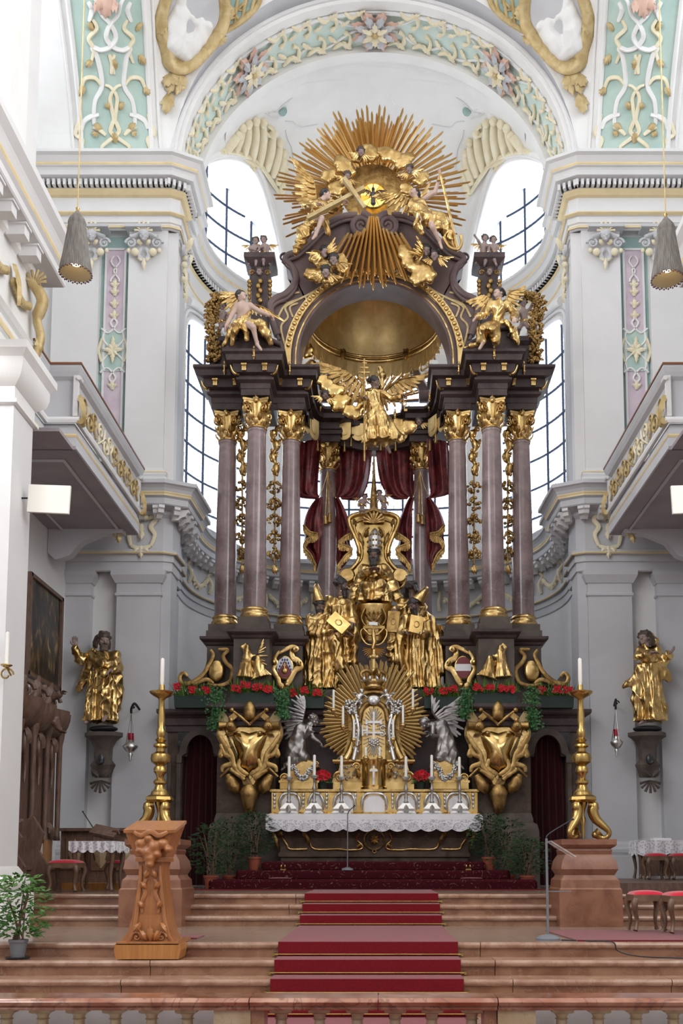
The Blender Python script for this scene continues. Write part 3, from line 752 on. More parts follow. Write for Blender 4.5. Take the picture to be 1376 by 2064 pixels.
for k,(r,lab)in enumerate(zip(WINS,('tall arched leaded window left of the altar columns','tall arched leaded window behind the golden throne','tall arched leaded window right of the altar columns'))):
 make_window('window_%d'%(k+1),lambda t:ell_pt(t,REV),r[0],r[1],WZ0,lambda t,r=r:win_top(t,r,WSP,WAP),4,6,.1,lab)
 m_=MB(); n=30; tl=[lerp(r[0],r[1],i/n)for i in range(n+1)]
 ed=[(r[0],WZ0)]+[(t,win_top(t,r,WSP,WAP))for t in tl]+[(r[1],WZ0),(r[0],WZ0)]
 pin=[(*ell_pt(t),z)for t,z in ed]; pout=[(*ell_pt(t,REV),z)for t,z in ed]; nn=len(ed)-1
 m_.grid(lambda u,v:tuple(lerp(a,b,v)for a,b in zip(pin[round(u*nn)],pout[round(u*nn)])),nn,1)
 struct('wall_window_reveal',m_,stucco_w)
 m_=MB(); ro=[(*ell_pt(t,-.02),z)for t,z in ed[:-1]]
 wide=lambda t,z,d:(*ell_pt((r[0]+r[1])/2+(t-(r[0]+r[1])/2)*(1+d*.55),-.03),z+(d if z>WZ0+.01 else 0))
 m_.tube(ro,.05,8); m_.tube([wide(t,z,.13)for t,z in ed[:-1]],.035,8); struct('trim_window',m_,stucco,smooth=60)
 m_=MB(); hp=[wide(t,z,.30)for t,z in ed[6:-8]]; m_.tube(hp,.10,8); struct('trim_window_hood',m_,stucco_w,smooth=60)
for k,r in enumerate(LUNS):
 mid=(r[0]+r[1])/2; t0=mid+(r[0]-mid)*.97; t1=mid+(r[1]-mid)*.97
 def top(t,mid=mid,h=abs(r[0]-mid)*.97):
  q=(t-mid)/h; return LZ0+.1+(LAP+.45-LZ0-.1)*math.sqrt(max(0,1-q*q))
 make_window('window_%d'%(k+4),lambda t:ell_pt(t,.24),t0,t1,LZ0-.35,top,5,4,.1,('round-headed upper leaded window %s of the golden sunburst'%('left' if k==0 else 'right')))
def front_wall(sg):
 mb=MB()
 X=lambda a:sg*a
 mb.bb(X(7.4),X(3.9),Y0+.2,Y0+.6,ZF,ZM1+.02); mb.bb(X(7.6),X(3.9),Y0+.2,Y0+.6,ZM1-.02,ZS)
 struct('wall_%s_pier'%('left' if sg<0 else 'right'),mb,stucco)
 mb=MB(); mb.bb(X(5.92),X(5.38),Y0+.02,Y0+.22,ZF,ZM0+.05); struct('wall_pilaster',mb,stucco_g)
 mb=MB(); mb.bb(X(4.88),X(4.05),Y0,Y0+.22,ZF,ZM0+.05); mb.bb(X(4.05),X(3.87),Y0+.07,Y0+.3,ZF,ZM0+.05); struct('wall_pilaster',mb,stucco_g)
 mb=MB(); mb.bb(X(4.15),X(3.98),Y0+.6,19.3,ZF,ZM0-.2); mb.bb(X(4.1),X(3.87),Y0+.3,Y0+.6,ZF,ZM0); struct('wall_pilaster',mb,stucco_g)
 mb=MB(); mb.bb(X(6.3),X(5.40),Y0+.02,Y0+.22,ZM1,ZU0); struct('wall_pilaster',mb,stucco)
 mb=MB(); mb.bb(X(4.82),X(4.06),Y0,Y0+.22,ZM1,ZU0); mb.bb(X(4.06),X(3.87),Y0+.07,Y0+.3,ZM1,ZU0); struct('wall_pilaster',mb,stucco)
 mb=MB(); mb.bb(X(4.15),X(3.98),Y0+.6,19.3,ZM1,ZU0+.05); mb.bb(X(4.1),X(3.87),Y0+.3,Y0+.6,ZM1,ZU0); struct('wall_pilaster',mb,stucco_g)
 for(a,b,yy)in((5.92,5.38,Y0+.02),(4.88,4.05,Y0)):
  path=[(min(X(a),X(b)),Y0+.22),(min(X(a),X(b)),yy),(max(X(a),X(b)),yy),(max(X(a),X(b)),Y0+.22)]
  m_=MB(); sweep(m_,path,[(.004,ZM0-.5),(.03,ZM0-.48),(.03,ZM0-.44),(.006,ZM0-.42),(.006,ZM0-.25),(.03,ZM0-.24),(.06,ZM0-.18),(.10,ZM0-.10),(.10,ZM0),(0,ZM0)])
  struct('trim_capital',m_,stucco_g)
  m_=MB(); sweep(m_,path,[(.14,ZF),(.14,ZF+.55),(.09,ZF+.56),(.12,ZF+.62),(.12,ZF+.68),(.05,ZF+.72),(.05,ZF+.76),(0,ZF+.82)])
  struct('trim_pilaster_base',m_,stucco_g)
 for(a,b,yy)in((6.3,5.40,Y0+.02),(4.82,4.06,Y0)):
  path=[(min(X(a),X(b)),Y0+.22),(min(X(a),X(b)),yy),(max(X(a),X(b)),yy),(max(X(a),X(b)),Y0+.22)]
  m_=MB(); sweep(m_,path,[(.10,ZM1),(.10,ZM1+.20),(.06,ZM1+.22),(.08,ZM1+.26),(.08,ZM1+.30),(.02,ZM1+.36),(0,ZM1+.42)])
  struct('trim_pilaster_base',m_,stucco)
  m_=MB(); sweep(m_,path,[(.085,ZM1+.30),(.06,ZM1+.33),(.04,ZM1+.345)]); struct('trim_gilt_line',m_,ochre)
 m_=MB(); m_.bb(X(5.40),X(4.82),Y0+.17,Y0+.21,ZM1+.3,ZU0-.02); tp=struct('trim_teal_panel',m_,teal_d)
 m_=MB(); m_.bb(X(5.29),X(4.93),Y0+.14,Y0+.18,ZM1+.5,ZU0-.3); tp2=struct('trim_pink_panel',m_,pink)
 mc=MB()
 for a in(5.30,4.92):mc.bb(X(a)-.02,X(a)+.02,Y0+.12,Y0+.18,ZM1+.5,ZU0-.3)
 mc.bb(X(5.30),X(4.92),Y0+.12,Y0+.18,ZU0-.32,ZU0-.28); struct('trim_panel_frame',mc,stucco)
front_wall(-1); front_wall(1)
mir=lambda pth:[(-x,y)for x,y in reversed(pth)]
half=[(-7.2,Y0),(-4.02,Y0),(-3.88,Y0+.07),(-AW,Y0+.6),(-AWA+.12,Y0+.62),(-AWA+.12,19.3),(-AWA,19.32),(-AWA,19.5)]
full_path=half+arc_path[1:-1]+mir(half)
half_u=half[:3]+[(-AW-.03,Y0+.6),(-AWA-.02,Y0+.62),(-AWA-.02,19.3),(-AWA-.12,19.32),(-AWA-.12,19.5)]
full_path_u=half_u+[ell_pt(PI/2-PI*i/NT,.12)for i in range(1,NT)]+mir(half_u)
def ent(name,prof,m):
 m_=MB(); sweep(m_,full_path_u if 'upper' in name else full_path,prof); return struct(name,m_,m)
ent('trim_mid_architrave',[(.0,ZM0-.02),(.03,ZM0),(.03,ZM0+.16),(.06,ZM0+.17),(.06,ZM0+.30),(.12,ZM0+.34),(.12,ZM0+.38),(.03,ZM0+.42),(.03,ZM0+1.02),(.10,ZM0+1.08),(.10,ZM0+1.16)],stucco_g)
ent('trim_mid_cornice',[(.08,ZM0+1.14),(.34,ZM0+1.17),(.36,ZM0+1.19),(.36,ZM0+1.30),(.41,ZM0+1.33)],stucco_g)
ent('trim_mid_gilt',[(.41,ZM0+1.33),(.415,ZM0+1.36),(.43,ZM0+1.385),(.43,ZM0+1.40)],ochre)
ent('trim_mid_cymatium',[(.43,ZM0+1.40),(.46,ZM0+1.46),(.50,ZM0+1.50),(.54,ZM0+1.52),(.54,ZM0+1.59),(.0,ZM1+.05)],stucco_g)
ent('trim_mid_gilt_line',[(.118,ZM0+.30),(.135,ZM0+.32),(.118,ZM0+.34)],ochre)
ent('trim_upper_architrave',[(0,ZU0),(.04,ZU0+.01),(.04,ZU0+.12),(.07,ZU0+.13),(.07,ZU0+.24),(.13,ZU0+.30),(.13,ZU0+.33),(.04,ZU0+.36),(.04,ZU0+.66)],stucco)
ent('trim_upper_gilt_line',[(.068,ZU0+.02),(.075,ZU0+.06),(.045,ZU0+.08)],ochre)
ent('trim_upper_gilt_fillet',[(.10,ZU0+.255),(.145,ZU0+.29),(.145,ZU0+.31)],ochre)
ent('trim_upper_gilt_bed',[(.04,ZU0+.66),(.10,ZU0+.68),(.15,ZU0+.74),(.15,ZU0+.78)],ochre)
ent('trim_upper_cornice',[(.14,ZU0+.78),(.14,ZU0+.92),(.32,ZU0+.94),(.34,ZU0+1.02),(.36,ZU0+1.06),(.40,ZU0+1.08),(.40,ZU0+1.14),(.46,ZU0+1.24),(.52,ZU0+1.27),(.52,ZU0+1.33),(0,ZU1)],stucco)
ent('trim_upper_gilt_top',[(.40,ZU0+1.085),(.412,ZU0+1.11),(.41,ZU0+1.14)],ochre)
def along(path,step,off,start=0.1,lim=None):
 pth=offset_path(path,off); out=[]; acc=-start
 for a,b in zip(pth[:-1],pth[1:]):
  a=Vector(a); b=Vector(b); L=(b-a).length; d=(b-a).normalized()if L>1e-9 else Vector((1,0))
  pos=-acc
  while pos<L:
   out.append((a+d*pos,math.atan2(d.y,d.x))); pos+=step
  acc=L-(pos-step)
  acc=acc if acc<step else 0
  acc=step-(pos-L)if pos>=L else 0
  acc=acc
 return out
cons=MB(); pr=[(0,0),(.26,0),(.26,-.05),(.22,-.07),(.20,-.13),(.12,-.15),(.06,-.20),(0,-.2)]
n=len(pr); cons.add([(-.055,-d,z)for d,z in pr]+[(.055,-d,z)for d,z in pr],[(i,(i+1)%n,n+(i+1)%n,n+i)for i in range(n)]+[tuple(range(n)),tuple(reversed([n+i for i in range(n)]))])
cons_me=cons.mesh('console',stucco)
consoles=thing('cornice_consoles','row of small scroll consoles under the middle cornice of the choir','cornice',(0,YC,ZM0+1.0))
for p,a in along(full_path,.30,.10):
 inst('console',cons_me,consoles,Matrix.Translation((p.x,p.y,ZM0+1.155)) @ Matrix.Rotation(a,4,'Z'))
den=MB()
for p,a in along(full_path_u,.105,.14):
 c,s_=math.cos(a),math.sin(a)
 den.box((p.x+.05*s_,p.y-.05*c,ZU0+.85),(.055,.13,.12),Matrix.Rotation(a,3,'Z'))
o=struct('trim_dentils',den,stucco)
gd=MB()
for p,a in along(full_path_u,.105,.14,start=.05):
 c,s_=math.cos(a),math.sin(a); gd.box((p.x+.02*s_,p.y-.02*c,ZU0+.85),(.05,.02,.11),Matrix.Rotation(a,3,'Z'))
struct('trim_dentil_shade',gd,black_p)  # black blocks stand in for the shade between the dentils
def vaultY(x,z):
 d=math.hypot(x/4.03,max(0,z-ZS)/3.7)*3.85-3.85; k=min(1,max(0,d/1.5)); k=k*k*(3-2*k)
 return Y0-2.5*(max(0,z-ZS)/3.3)**1.5*(.16+.84*k)
def vault_pt(x,z,off=0.0):
 y=vaultY(x,z); e=.02; dz=(vaultY(x,z+e)-y)/e; dx=(vaultY(x+e,z)-vaultY(x-e,z))/(2*e); n=Vector((dx,-1,dz)).normalized()
 return(x+n.x*off,y+n.y*off,z+n.z*off)
AO=.17
def arch_z(x):
 a=AW+AO; return ZS+(ZC-ZS+AO)*math.sqrt(max(0,1-(x/a)**2))
mb=MB(); xs=sorted(set([round(-7.6+.2*i,3)for i in range(77)]+[-(AW+AO),AW+AO]+[(AW+AO)*math.cos(PI*i/60)for i in range(61)]))
for a,b in zip(xs[:-1],xs[1:]):
 if b-a<1e-5:continue
 for k in range(20):
  f=lambda x,k_:lerp(arch_z(x)if abs((a+b)/2)<AW+AO else ZS-.02,20.2,k_/20)
  mb.add([vault_pt(a,f(a,k)),vault_pt(b,f(b,k)),vault_pt(b,f(b,k+1)),vault_pt(a,f(a,k+1))],[(0,1,2,3)])
struct('ceiling_choir_vault',mb,stucco_w,smooth=60)
mb=MB(); n=60
mb.grid(lambda u,v:(-(AW+AO)*math.cos(PI*u),lerp(Y0,vaultY(-(AW+AO)*math.cos(PI*u),ZS+(ZC-ZS+AO)*math.sin(PI*u)),v),ZS+(ZC-ZS+AO)*math.sin(PI*u)),60,1)
struct('ceiling_vault_edge',mb,stucco_g,smooth=60)  # grey stucco colours in the shadow strip around the arch
mb=MB(); mb.grid(lambda u,v:(-7.6*math.cos(PI*u),lerp(12.7,-9.0,v),15.0+5.2*math.sin(PI*u)),24,8); struct('ceiling',mb,stucco_w,smooth=60)
for sg,nm in((-1,'left'),(1,'right')):
 mb=MB(); ys=[-9.0,-3.9,-1.1,1.6,4.4,6.9,9.7,12.0]
 for k,(a,b)in enumerate(zip(ys[:-1],ys[1:])):
  if k%2==0:mb.bb(sg*7.35,sg*7.6,a,b,-.7,15.4)
  else:mb.bb(sg*7.35,sg*7.6,a,b,-.7,7.9); mb.bb(sg*7.35,sg*7.6,a,b,14.5,15.4)
 struct('wall_%s_nave'%nm,mb,stucco)
mb=MB(); mb.bb(-7.6,7.6,-9.3,-9.0,-.7,20.4); struct('wall_back',mb,stucco_g)
for sg,nm in((-1,'left'),(1,'right')):
 mb=MB(); mb.bb(sg*5.86,sg*6.4,12.3,Y0+.3,ZF-.4,6.9); struct('wall_%s'%nm,mb,stucco)
 mb=MB(); mb.bb(sg*7.3,sg*7.6,12.0,Y0+.3,6.9,15.5); struct('wall_%s_upper'%nm,mb,stucco)
 mb=MB(); mb.bb(sg*4.50,sg*7.3,11.75,12.42,.0,7.1); struct('wall_%s_nave_pier'%nm,mb,stucco)
 path=[(-7.3,11.75),(-4.5,11.75),(-4.5,12.45),(-7.3,12.45)]
 if sg>0:path=mir(path)
 mb=MB(); sweep(mb,path,[(.16,-.02),(.16,.42),(.10,.44),(.06,.46),(.10,.48),(.14,.53),(.14,.57),(.10,.62),(.05,.64),(.05,.68),(.0,.76)]); struct('trim_nave_pier_base',mb,stucco_w,smooth=40)
 mb=MB(); sweep(mb,path,[(.005,6.55),(.05,6.57),(.05,6.62),(.006,6.64),(.006,6.80),(.04,6.82),(.12,6.9),(.15,7.02),(.15,7.12),(.22,7.2),(.22,7.3),(0,7.3)]); struct('trim_nave_pier_capital',mb,stucco_w,smooth=40)
def leafy(mb,base,tip,width,lift=.03,nrm=(0,-1,0),lobes=3,curl=.3):
 """acanthus leaf: lobed blade with a raised rib"""
 a,b=Vector(base),Vector(tip); d=b-a; L=d.length; d.normalize(); n=Vector(nrm); n=(n-d*n.dot(d)).normalized(); s=d.cross(n)
 rows=lobes*2+1; vs_=[]
 for i in range(rows+1):
  t=i/rows; w=width*math.sin(PI*(.12+.88*t)**.8)*(1.0 if i%2 else .72);
  if i==rows:w=.001
  o=n*(lift*math.sin(PI*t)+curl*lift*2*t*t); p=a+d*(L*t)+o
  vs_+=[p-s*w/2-n*lift*.5+d*(w*.25 if i%2 else 0),p-s*w*.2,p+n*lift*.35,p+s*w*.2,p+s*w/2-n*lift*.5+d*(w*.25 if i%2 else 0)]
 fs=[(i*5+j,i*5+j+1,(i+1)*5+j+1,(i+1)*5+j)for i in range(rows)for j in range(4)]
 mb.add(vs_,fs); return mb
def volute(mb,cx,cy,cz,r,turns=1.6,w=None,y0=-.03,a0=0.,sgn=1,thick=None,mp=None):
 """spiral scroll in the x-z plane"""
 n=26; pts=[(cx+sgn*lerp(r,r*.16,i/n)*math.cos(a0+turns*2*PI*i/n),cy,cz+lerp(r,r*.16,i/n)*math.sin(a0+turns*2*PI*i/n))for i in range(n+1)]
 w=w or r*.26; mb.tube(pts,[w*(1-.55*i/n)for i in range(n+1)],7,up=(0,1,0)); mb.ell((cx,cy,cz),(r*.26,w,r*.26),8,6); return mb
def cscroll(mb,pts,r0,r1=None,n=7,flat=.8,curl=True,y=None):
 """tapering scroll along points (x,y,z) with curled ends"""
 c=cat_curve(pts,5); k=len(c); r1=r1 if r1 is not None else r0*.5
 mb.tube(c,[r0*(.45+.55*math.sin(PI*min(1,.15+.85*i/(k-1))))+(r1-r0)*.4*i/(k-1)for i in range(k)],n,flat=flat,up=(0,1,0)); return mb
def shell_fan(mb,c,r,a0,a1,n=9,y=-.02,lift=.05,mp=None):
 """scallop shell: ribs fanning from c in the x-z plane, facing -y"""
 for i in range(n):
  a=lerp(a0,a1,i/(n-1)); L=r*(.82+.18*math.sin(PI*i/(n-1)))
  p0=Vector((c[0],c[1],c[2])); p1=p0+Vector((math.cos(a)*L*.55,-lift,math.sin(a)*L*.55)); p2=p0+Vector((math.cos(a)*L,-lift*.6,math.sin(a)*L))
  mb.tube([p0,p1,p2],[r*.03,r*.09,r*.115],6)
 return mb
def rays(name_parent,me_list,centre,data,y,parent):
 for(ang,r0,r1,wd,dy,k)in data:
  L=r1-r0; c=Vector(centre)+Vector((math.cos(ang)*(r0+L/2),dy,math.sin(ang)*(r0+L/2)))
  mx=Matrix.Translation(c) @ Matrix.Rotation(-(ang-PI/2),4,'Y') @ Matrix.Diagonal((wd,wd*.8,L,1))
  inst('ray',me_list[k%len(me_list)],parent,mx)
def ray_mesh(m,nm='ray'):
 mb=MB(); vs_=[(-.5,0,-.5),(0,-.5,-.5),(.5,0,-.5),(0,.4,-.5),(-.5,0,.47),(0,-.5,.5),(.5,0,.44),(0,.4,.5)]
 mb.add(vs_,[(0,1,5,4),(1,2,6,5),(2,3,7,6),(3,0,4,7),(3,2,1,0),(4,5,6,7)]); return mb.mesh(nm,m)
RAY=ray_mesh(gold_r); RAYB=ray_mesh(gold_b); RAYL=ray_mesh(gold_l); SRAY=ray_mesh(silver,'silver_ray')
ZB=ZA(1432,17.75)
base_half=[(-3.80,18.2),(-3.80,17.75),(-2.78,17.75),(-2.78,17.12),(-1.74,17.12),(-1.74,17.8)]
DX0,DX1=-3.52,-2.86; DSP,DAP=ZA(1525,17.75),ZA(1482,17.75)
def dtop(x):
 cx=(DX0+DX1)/2; rr=(DX1-DX0)/2*.74; d=abs(x-cx); return DSP+.06+(DAP-DSP-.06)*math.sqrt(max(0,1-(d/rr)**2))if d<rr else DSP
CPR=[(0,ZB-.42),(.03,ZB-.40),(.03,ZB-.30),(.06,ZB-.28),(.06,ZB-.16),(.10,ZB-.12),(.16,ZB-.09),(.18,ZB-.06),(.18,ZB),(-.02,ZB),(-.5,ZB)]
for sg,nm in((-1,'left'),(1,'right')):
 fm=(lambda m_:m_)if sg<0 else(lambda m_:m_.mirrored())
 t=thing('altar_wing','dark brown marble %s wing of the altar base with arched doorway'%nm,'altar wing',(sg*2.8,17.7,ZF))
 mb=MB(); n=24; xs=[DX0+(DX1-DX0)*i/n for i in range(n+1)]
 def q(x0,x1,a0,a1,b0,b1):mb.add([(x0,17.75,a0),(x1,17.75,a1),(x1,17.75,b1),(x0,17.75,b0),(x0,17.9,a0),(x1,17.9,a1),(x1,17.9,b1),(x0,17.9,b0)],[(0,1,2,3),(0,4,5,1),(3,2,6,7),(4,7,6,5),(0,3,7,4),(1,5,6,2)])
 q(-3.80,DX0,ZF,ZF,ZB,ZB); q(DX1,-2.70,ZF,ZF,ZB,ZB)
 for a,b in zip(xs[:-1],xs[1:]):q(a,b,dtop(a),dtop(b),ZB,ZB)
 fm(mb).build('door_wall',brown_m,t)
 mb=MB(); mb.bb(sg*2.78,sg*1.74,17.14,18.2,ZF,ZB-.01); mb.build('pier',brown_m,t)
 pth=[(-2.78,17.8),(-2.78,17.14),(-1.74,17.14),(-1.74,17.8)]; pth=pth if sg<0 else mir(pth)
 mb=MB(); sweep(mb,pth,[(.12,ZF),(.12,ZF+.95),(.11,ZF+1.02),(.09,ZF+1.10),(.03,ZF+1.14),(.03,ZF+1.20),(.0,ZF+1.30)]); mb.build('pier_foot',grey_m,t,smooth=30)
 cx=(DX0+DX1)/2; rr=(DX1-DX0)/2*.74
 out=[(DX0-.10,DSP-.12),(DX0-.10,DSP+.02)]+arc(cx,DSP+.06,rr+.13,PI,0,20,DAP-DSP-.06+.12)+[(DX1+.10,DSP+.02),(DX1+.10,DSP-.12)]
 inn=[(DX0,DSP-.12),(DX0,DSP)]+arc(cx,DSP+.06,rr,PI,0,20,DAP-DSP-.06)+[(DX1,DSP),(DX1,DSP-.12)]
 mb=MB(); mb.ring_prism(out,inn,17.68,17.78); fm(mb).build('arch_moulding',grey_m,t,smooth=30)
 for(a,b,c)in((DX0-.09,cx-.08,1),(cx+.08,DX1+.09,-1)):
  z1=DAP+.20; pts=[(a,z1),(b,z1)]+([(b,DAP+.13),(a+.10,DSP+.30),(a,DSP+.12)]if c>0 else[(b,DSP+.12),(b-.10,DSP+.30),(a,DAP+.13)])
  mb=MB(); mb.prism(pts,17.735,17.76); fm(mb).build('spandrel_panel',black_m,t)
 for a,b in((3.62,3.54),(3.78,3.72)):mb=MB(); mb.bb(sg*a,sg*b,17.71,17.76,ZF,DSP-.12); mb.build('jamb',grey_m,t)
 pth=[(-3.80,17.9),(-3.80,17.75),(-2.78,17.75),(-2.78,17.12),(-1.74,17.12),(-1.74,17.8)]; pth=pth if sg<0 else mir(pth)
 mb=MB(); sweep(mb,pth,CPR); mb.build('cornice',dark_m,t)
t=thing('altar_back_wall','dark marble wall behind the tabernacle and kneeling angels','altar wall',(0,17.9,ZF)); mb=MB(); mb.bb(-1.73,1.73,17.85,18.1,ZF,ZB-.05); mb.build('slab',dark_m,t); mb=MB(); sweep(mb,[(-1.73,17.85),(1.73,17.85)],CPR); mb.build('cornice',dark_m,t)
for sg,nm in((-1,'left'),(1,'right')):
 mb=MB(); n=60
 mb.grid(lambda u,v:(sg*lerp(DX0-.02,DX1+.02,u)*-1 if sg>0 else lerp(DX0-.02,DX1+.02,u),17.96+.035*math.sin(u*38+math.sin(v*3+u*5))*(1-.3*v),lerp(ZF+.02,DAP+.02,v)),n,8)
 solo('curtain',mb,velvet_d,'dark red velvet curtain in the %s doorway beside the altar'%nm,'curtain','doorway curtains',smooth=80)
COLS=[(-2.82,18.0),(-2.19,17.45),(-1.60,18.0)]
ZP=ZA(1285,17.72)
ZK=5.34
ZCAP0,ZCAP1=ZA(893,18.0),ZA(838,18.0)
t=thing('altar_pedestals','grey-brown marble pedestal zone carrying the six front altar columns','pedestal',(0,17.9,ZB))
def pedblock(x0,x1,yf,sg):
 mb=MB()
 for z0,z1,e0,e1 in((ZB,ZB+.12,.08,.07),(ZB+.12,ZB+.35,.06,.0),(ZB+.35,ZP-.12,0,0)):
  mb.add([(x0-e0,yf-e0,z0),(x1+e0,yf-e0,z0),(x1+e0,18.4,z0),(x0-e0,18.4,z0),(x0-e1,yf-e1,z1),(x1+e1,yf-e1,z1),(x1+e1,18.4,z1),(x0-e1,18.4,z1)],[(0,1,5,4),(1,2,6,5),(2,3,7,6),(3,0,4,7),(4,5,6,7),(3,2,1,0)])
 mb=mb if sg<0 else mb.mirrored(); mb.build('pedestal_block',grey_m,t)
for sg in(-1,1):
 pedblock(-3.10,-2.50,17.72,sg); pedblock(-2.52,-1.88,17.15,sg); pedblock(-1.90,-1.33,17.72,sg)
 pth=[(-3.10,18.4),(-3.10,17.72),(-2.52,17.72),(-2.52,17.15),(-1.88,17.15),(-1.88,17.72),(-1.33,17.72),(-1.33,18.4)]
 pth=pth if sg<0 else mir(pth)
 mb=MB(); sweep(mb,pth,[(0,ZP-.16),(.03,ZP-.14),(.05,ZP-.10),(.10,ZP-.07),(.12,ZP-.05),(.12,ZP),(-.02,ZP),(-.4,ZP)]); mb.build('pedestal_cornice',dark_m,t)
 for(cx,cy)in COLS:
  mb=MB(); mb.poly_lathe([(.30,ZP-.01),(.30,ZP+.13),(.27,ZP+.14),(.27,ZK-.10)],(sg*-cx if sg>0 else cx,cy,0),4); mb.build('plinth',grey_m,t)
def column(x,y,z0,z1,r,label,group,cap=1.0):
 t=thing('altar_column',label,'column',(x,y,z0-.1),group)
 mb=MB(); mb.lathe([(r*1.22,z0-.10),(r*1.28,z0-.07),(r*1.28,z0-.03),(r*1.20,z0),(r*1.12,z0+.02),(r*1.12,z0+.04),(r*1.18,z0+.06),(r*1.12,z0+.09),(r*1.02,z0+.11)],(x,y,0),32); mb.build('base_ring',gold,t,smooth=50)
 zc=z1-.52*cap; n=14
 prof=[(r*(1-.20*(i/n)**1.6),lerp(z0+.10,zc-.03,i/n))for i in range(n+1)]
 mb=MB(); mb.lathe(prof,(x,y,0),40); mb.lathe([(r*.82,zc-.08),(r*.88,zc-.05),(r*.82,zc-.02)],(x,y,0),32); mb.build('shaft',col_m,t,smooth=60)
 rt=r*.80; cp=thing_part('capital',t)
 mb=MB(); mb.lathe([(rt*1.12,zc-.02),(rt*1.16,zc),(rt*1.05,zc+.02),(rt*.98,zc+.05),(rt*1.02,zc+.25*cap),(rt*1.15,zc+.40*cap),(rt*1.2,zc+.44*cap)],(x,y,0),28); cpo=mb.build('capital',gold,t,smooth=50)
 lf=MB()
 for row,(zz,ln,k,a0)in enumerate(((zc+.02,.14*cap,8,0),(zc+.11*cap,.16*cap,8,PI/8))):
  for i in range(k):
   a=a0+2*PI*i/k; d=Vector((math.cos(a),math.sin(a),0)); b=Vector((x,y,zz))+d*rt*1.02
   leafy(lf,b,b+d*rt*(.20+.10*row)+Vector((0,0,ln)),rt*.66,lift=.028,nrm=d,lobes=2,curl=.7)
 lf.build('acanthus_leaves',gold,cpo,smooth=60)
 vl=MB(); zv=zc+.33*cap
 for i in range(4):
  a=PI/4+i*PI/2; d=Vector((math.cos(a),math.sin(a),0)); s=Vector((-d.y,d.x,0))
  c=Vector((x,y,zv+.01))+d*rt*1.55; R=.10*cap
  for q in(-1,1):
   pts=[c+d*(math.cos(1.2+5.6*PI/2*k/16)*R*(1-.75*k/16))*.8+s*q*.03+s*q*math.cos(k*.39)*R*.55*(1-.7*k/16)*0+Vector((0,0,math.sin(1.2+5.6*PI/2*k/16)*R*(1-.75*k/16)))for k in range(17)]
   vl.tube([Vector((x,y,zv-.16*cap))+d*rt*.9+s*q*rt*.5,Vector((x,y,zv+.02))+d*rt*1.05+s*q*rt*.34]+pts,[.016]*2+[.026*(1-.5*k/16)for k in range(17)],6)
  vl.ell(c,(.03,.03,.03),8,6)
  a2=i*PI/2; d2=Vector((math.cos(a2),math.sin(a2),0)); vl.ell(Vector((x,y,zc+.47*cap))+d2*rt*1.22,(.045,.045,.055),8,6)
  leafy(vl,Vector((x,y,zc+.44*cap))+d2*rt*1.28,Vector((x,y,zc+.58*cap))+d2*rt*1.34,.10,lift=.03,nrm=d2,lobes=1)
 vl.build('volutes',gold,cpo,smooth=60)
 ab=MB(); R=rt*2.0; pl=[]
 for i in range(4):
  a=PI/4+i*PI/2; c0=Vector((math.cos(a),math.sin(a))); c1=Vector((math.cos(a+PI/2),math.sin(a+PI/2)))
  for k in range(8):
   q=k/8; p=c0*(1-q)+c1*q; p=p*(R/1.0)*(1-.24*math.sin(PI*q)); pl.append((p.x+x,p.y+y))
 n=len(pl)
 for z0_,z1_,e in((zc+.43*cap,zc+.48*cap,.94),(zc+.48*cap,zc+.52*cap,1.0)):
  vv=[(x+(a-x)*e,y+(b-y)*e,z)for z in(z0_,z1_)for a,b in pl]
  ab.add(vv,[(i,(i+1)%n,n+(i+1)%n,n+i)for i in range(n)]+[tuple(reversed(range(n))),tuple(n+i for i in range(n))])
 ab.build('abacus',gold,cpo,smooth=40)
 return t
def thing_part(n,t):return t
r_col=.205
for sg,nm in((-1,'left'),(1,'right')):
 for(cx,cy),pos in zip(COLS,('outermost','middle, foremost','innermost')):
  column(-sg*cx if sg>0 else cx,cy,ZK,ZCAP1 if cy>17.6 else ZA(812,17.45),r_col*(1.02 if cy<17.6 else 1),'%s marble column of the three %s of the altar figures'%(pos,nm),'front altar columns')
BCOL=(-.97,19.4); zb1=ZA(900,19.4)
for sg,nm in((-1,'left'),(1,'right')):
 column(sg*-BCOL[0]*1,BCOL[1],ZK-.3,zb1,.20,'rear marble column with tasselled cords %s of the golden throne'%nm,'rear altar columns')
ZE1=ZA(742,17.6)
t=thing('altar_entablature','dark purple marble entablature with gilt consoles above the altar columns','entablature',(0,18.2,ZCAP1))
eh=[(-3.14,18.5),(-3.14,17.72),(-2.50,17.72),(-2.50,17.16),(-1.89,17.16),(-1.89,17.72),(-1.30,17.72),(-1.30,18.3)]
bay=[(-1.30,18.3),(-1.28,18.7),(-1.22,19.0),(-1.1,19.15),(-.72,19.16),(-.70,19.35)]+[(-.70+1.40*i/12,19.35+.25*math.sin(PI*i/12))for i in range(1,12)]
HB=ZCAP1+.02
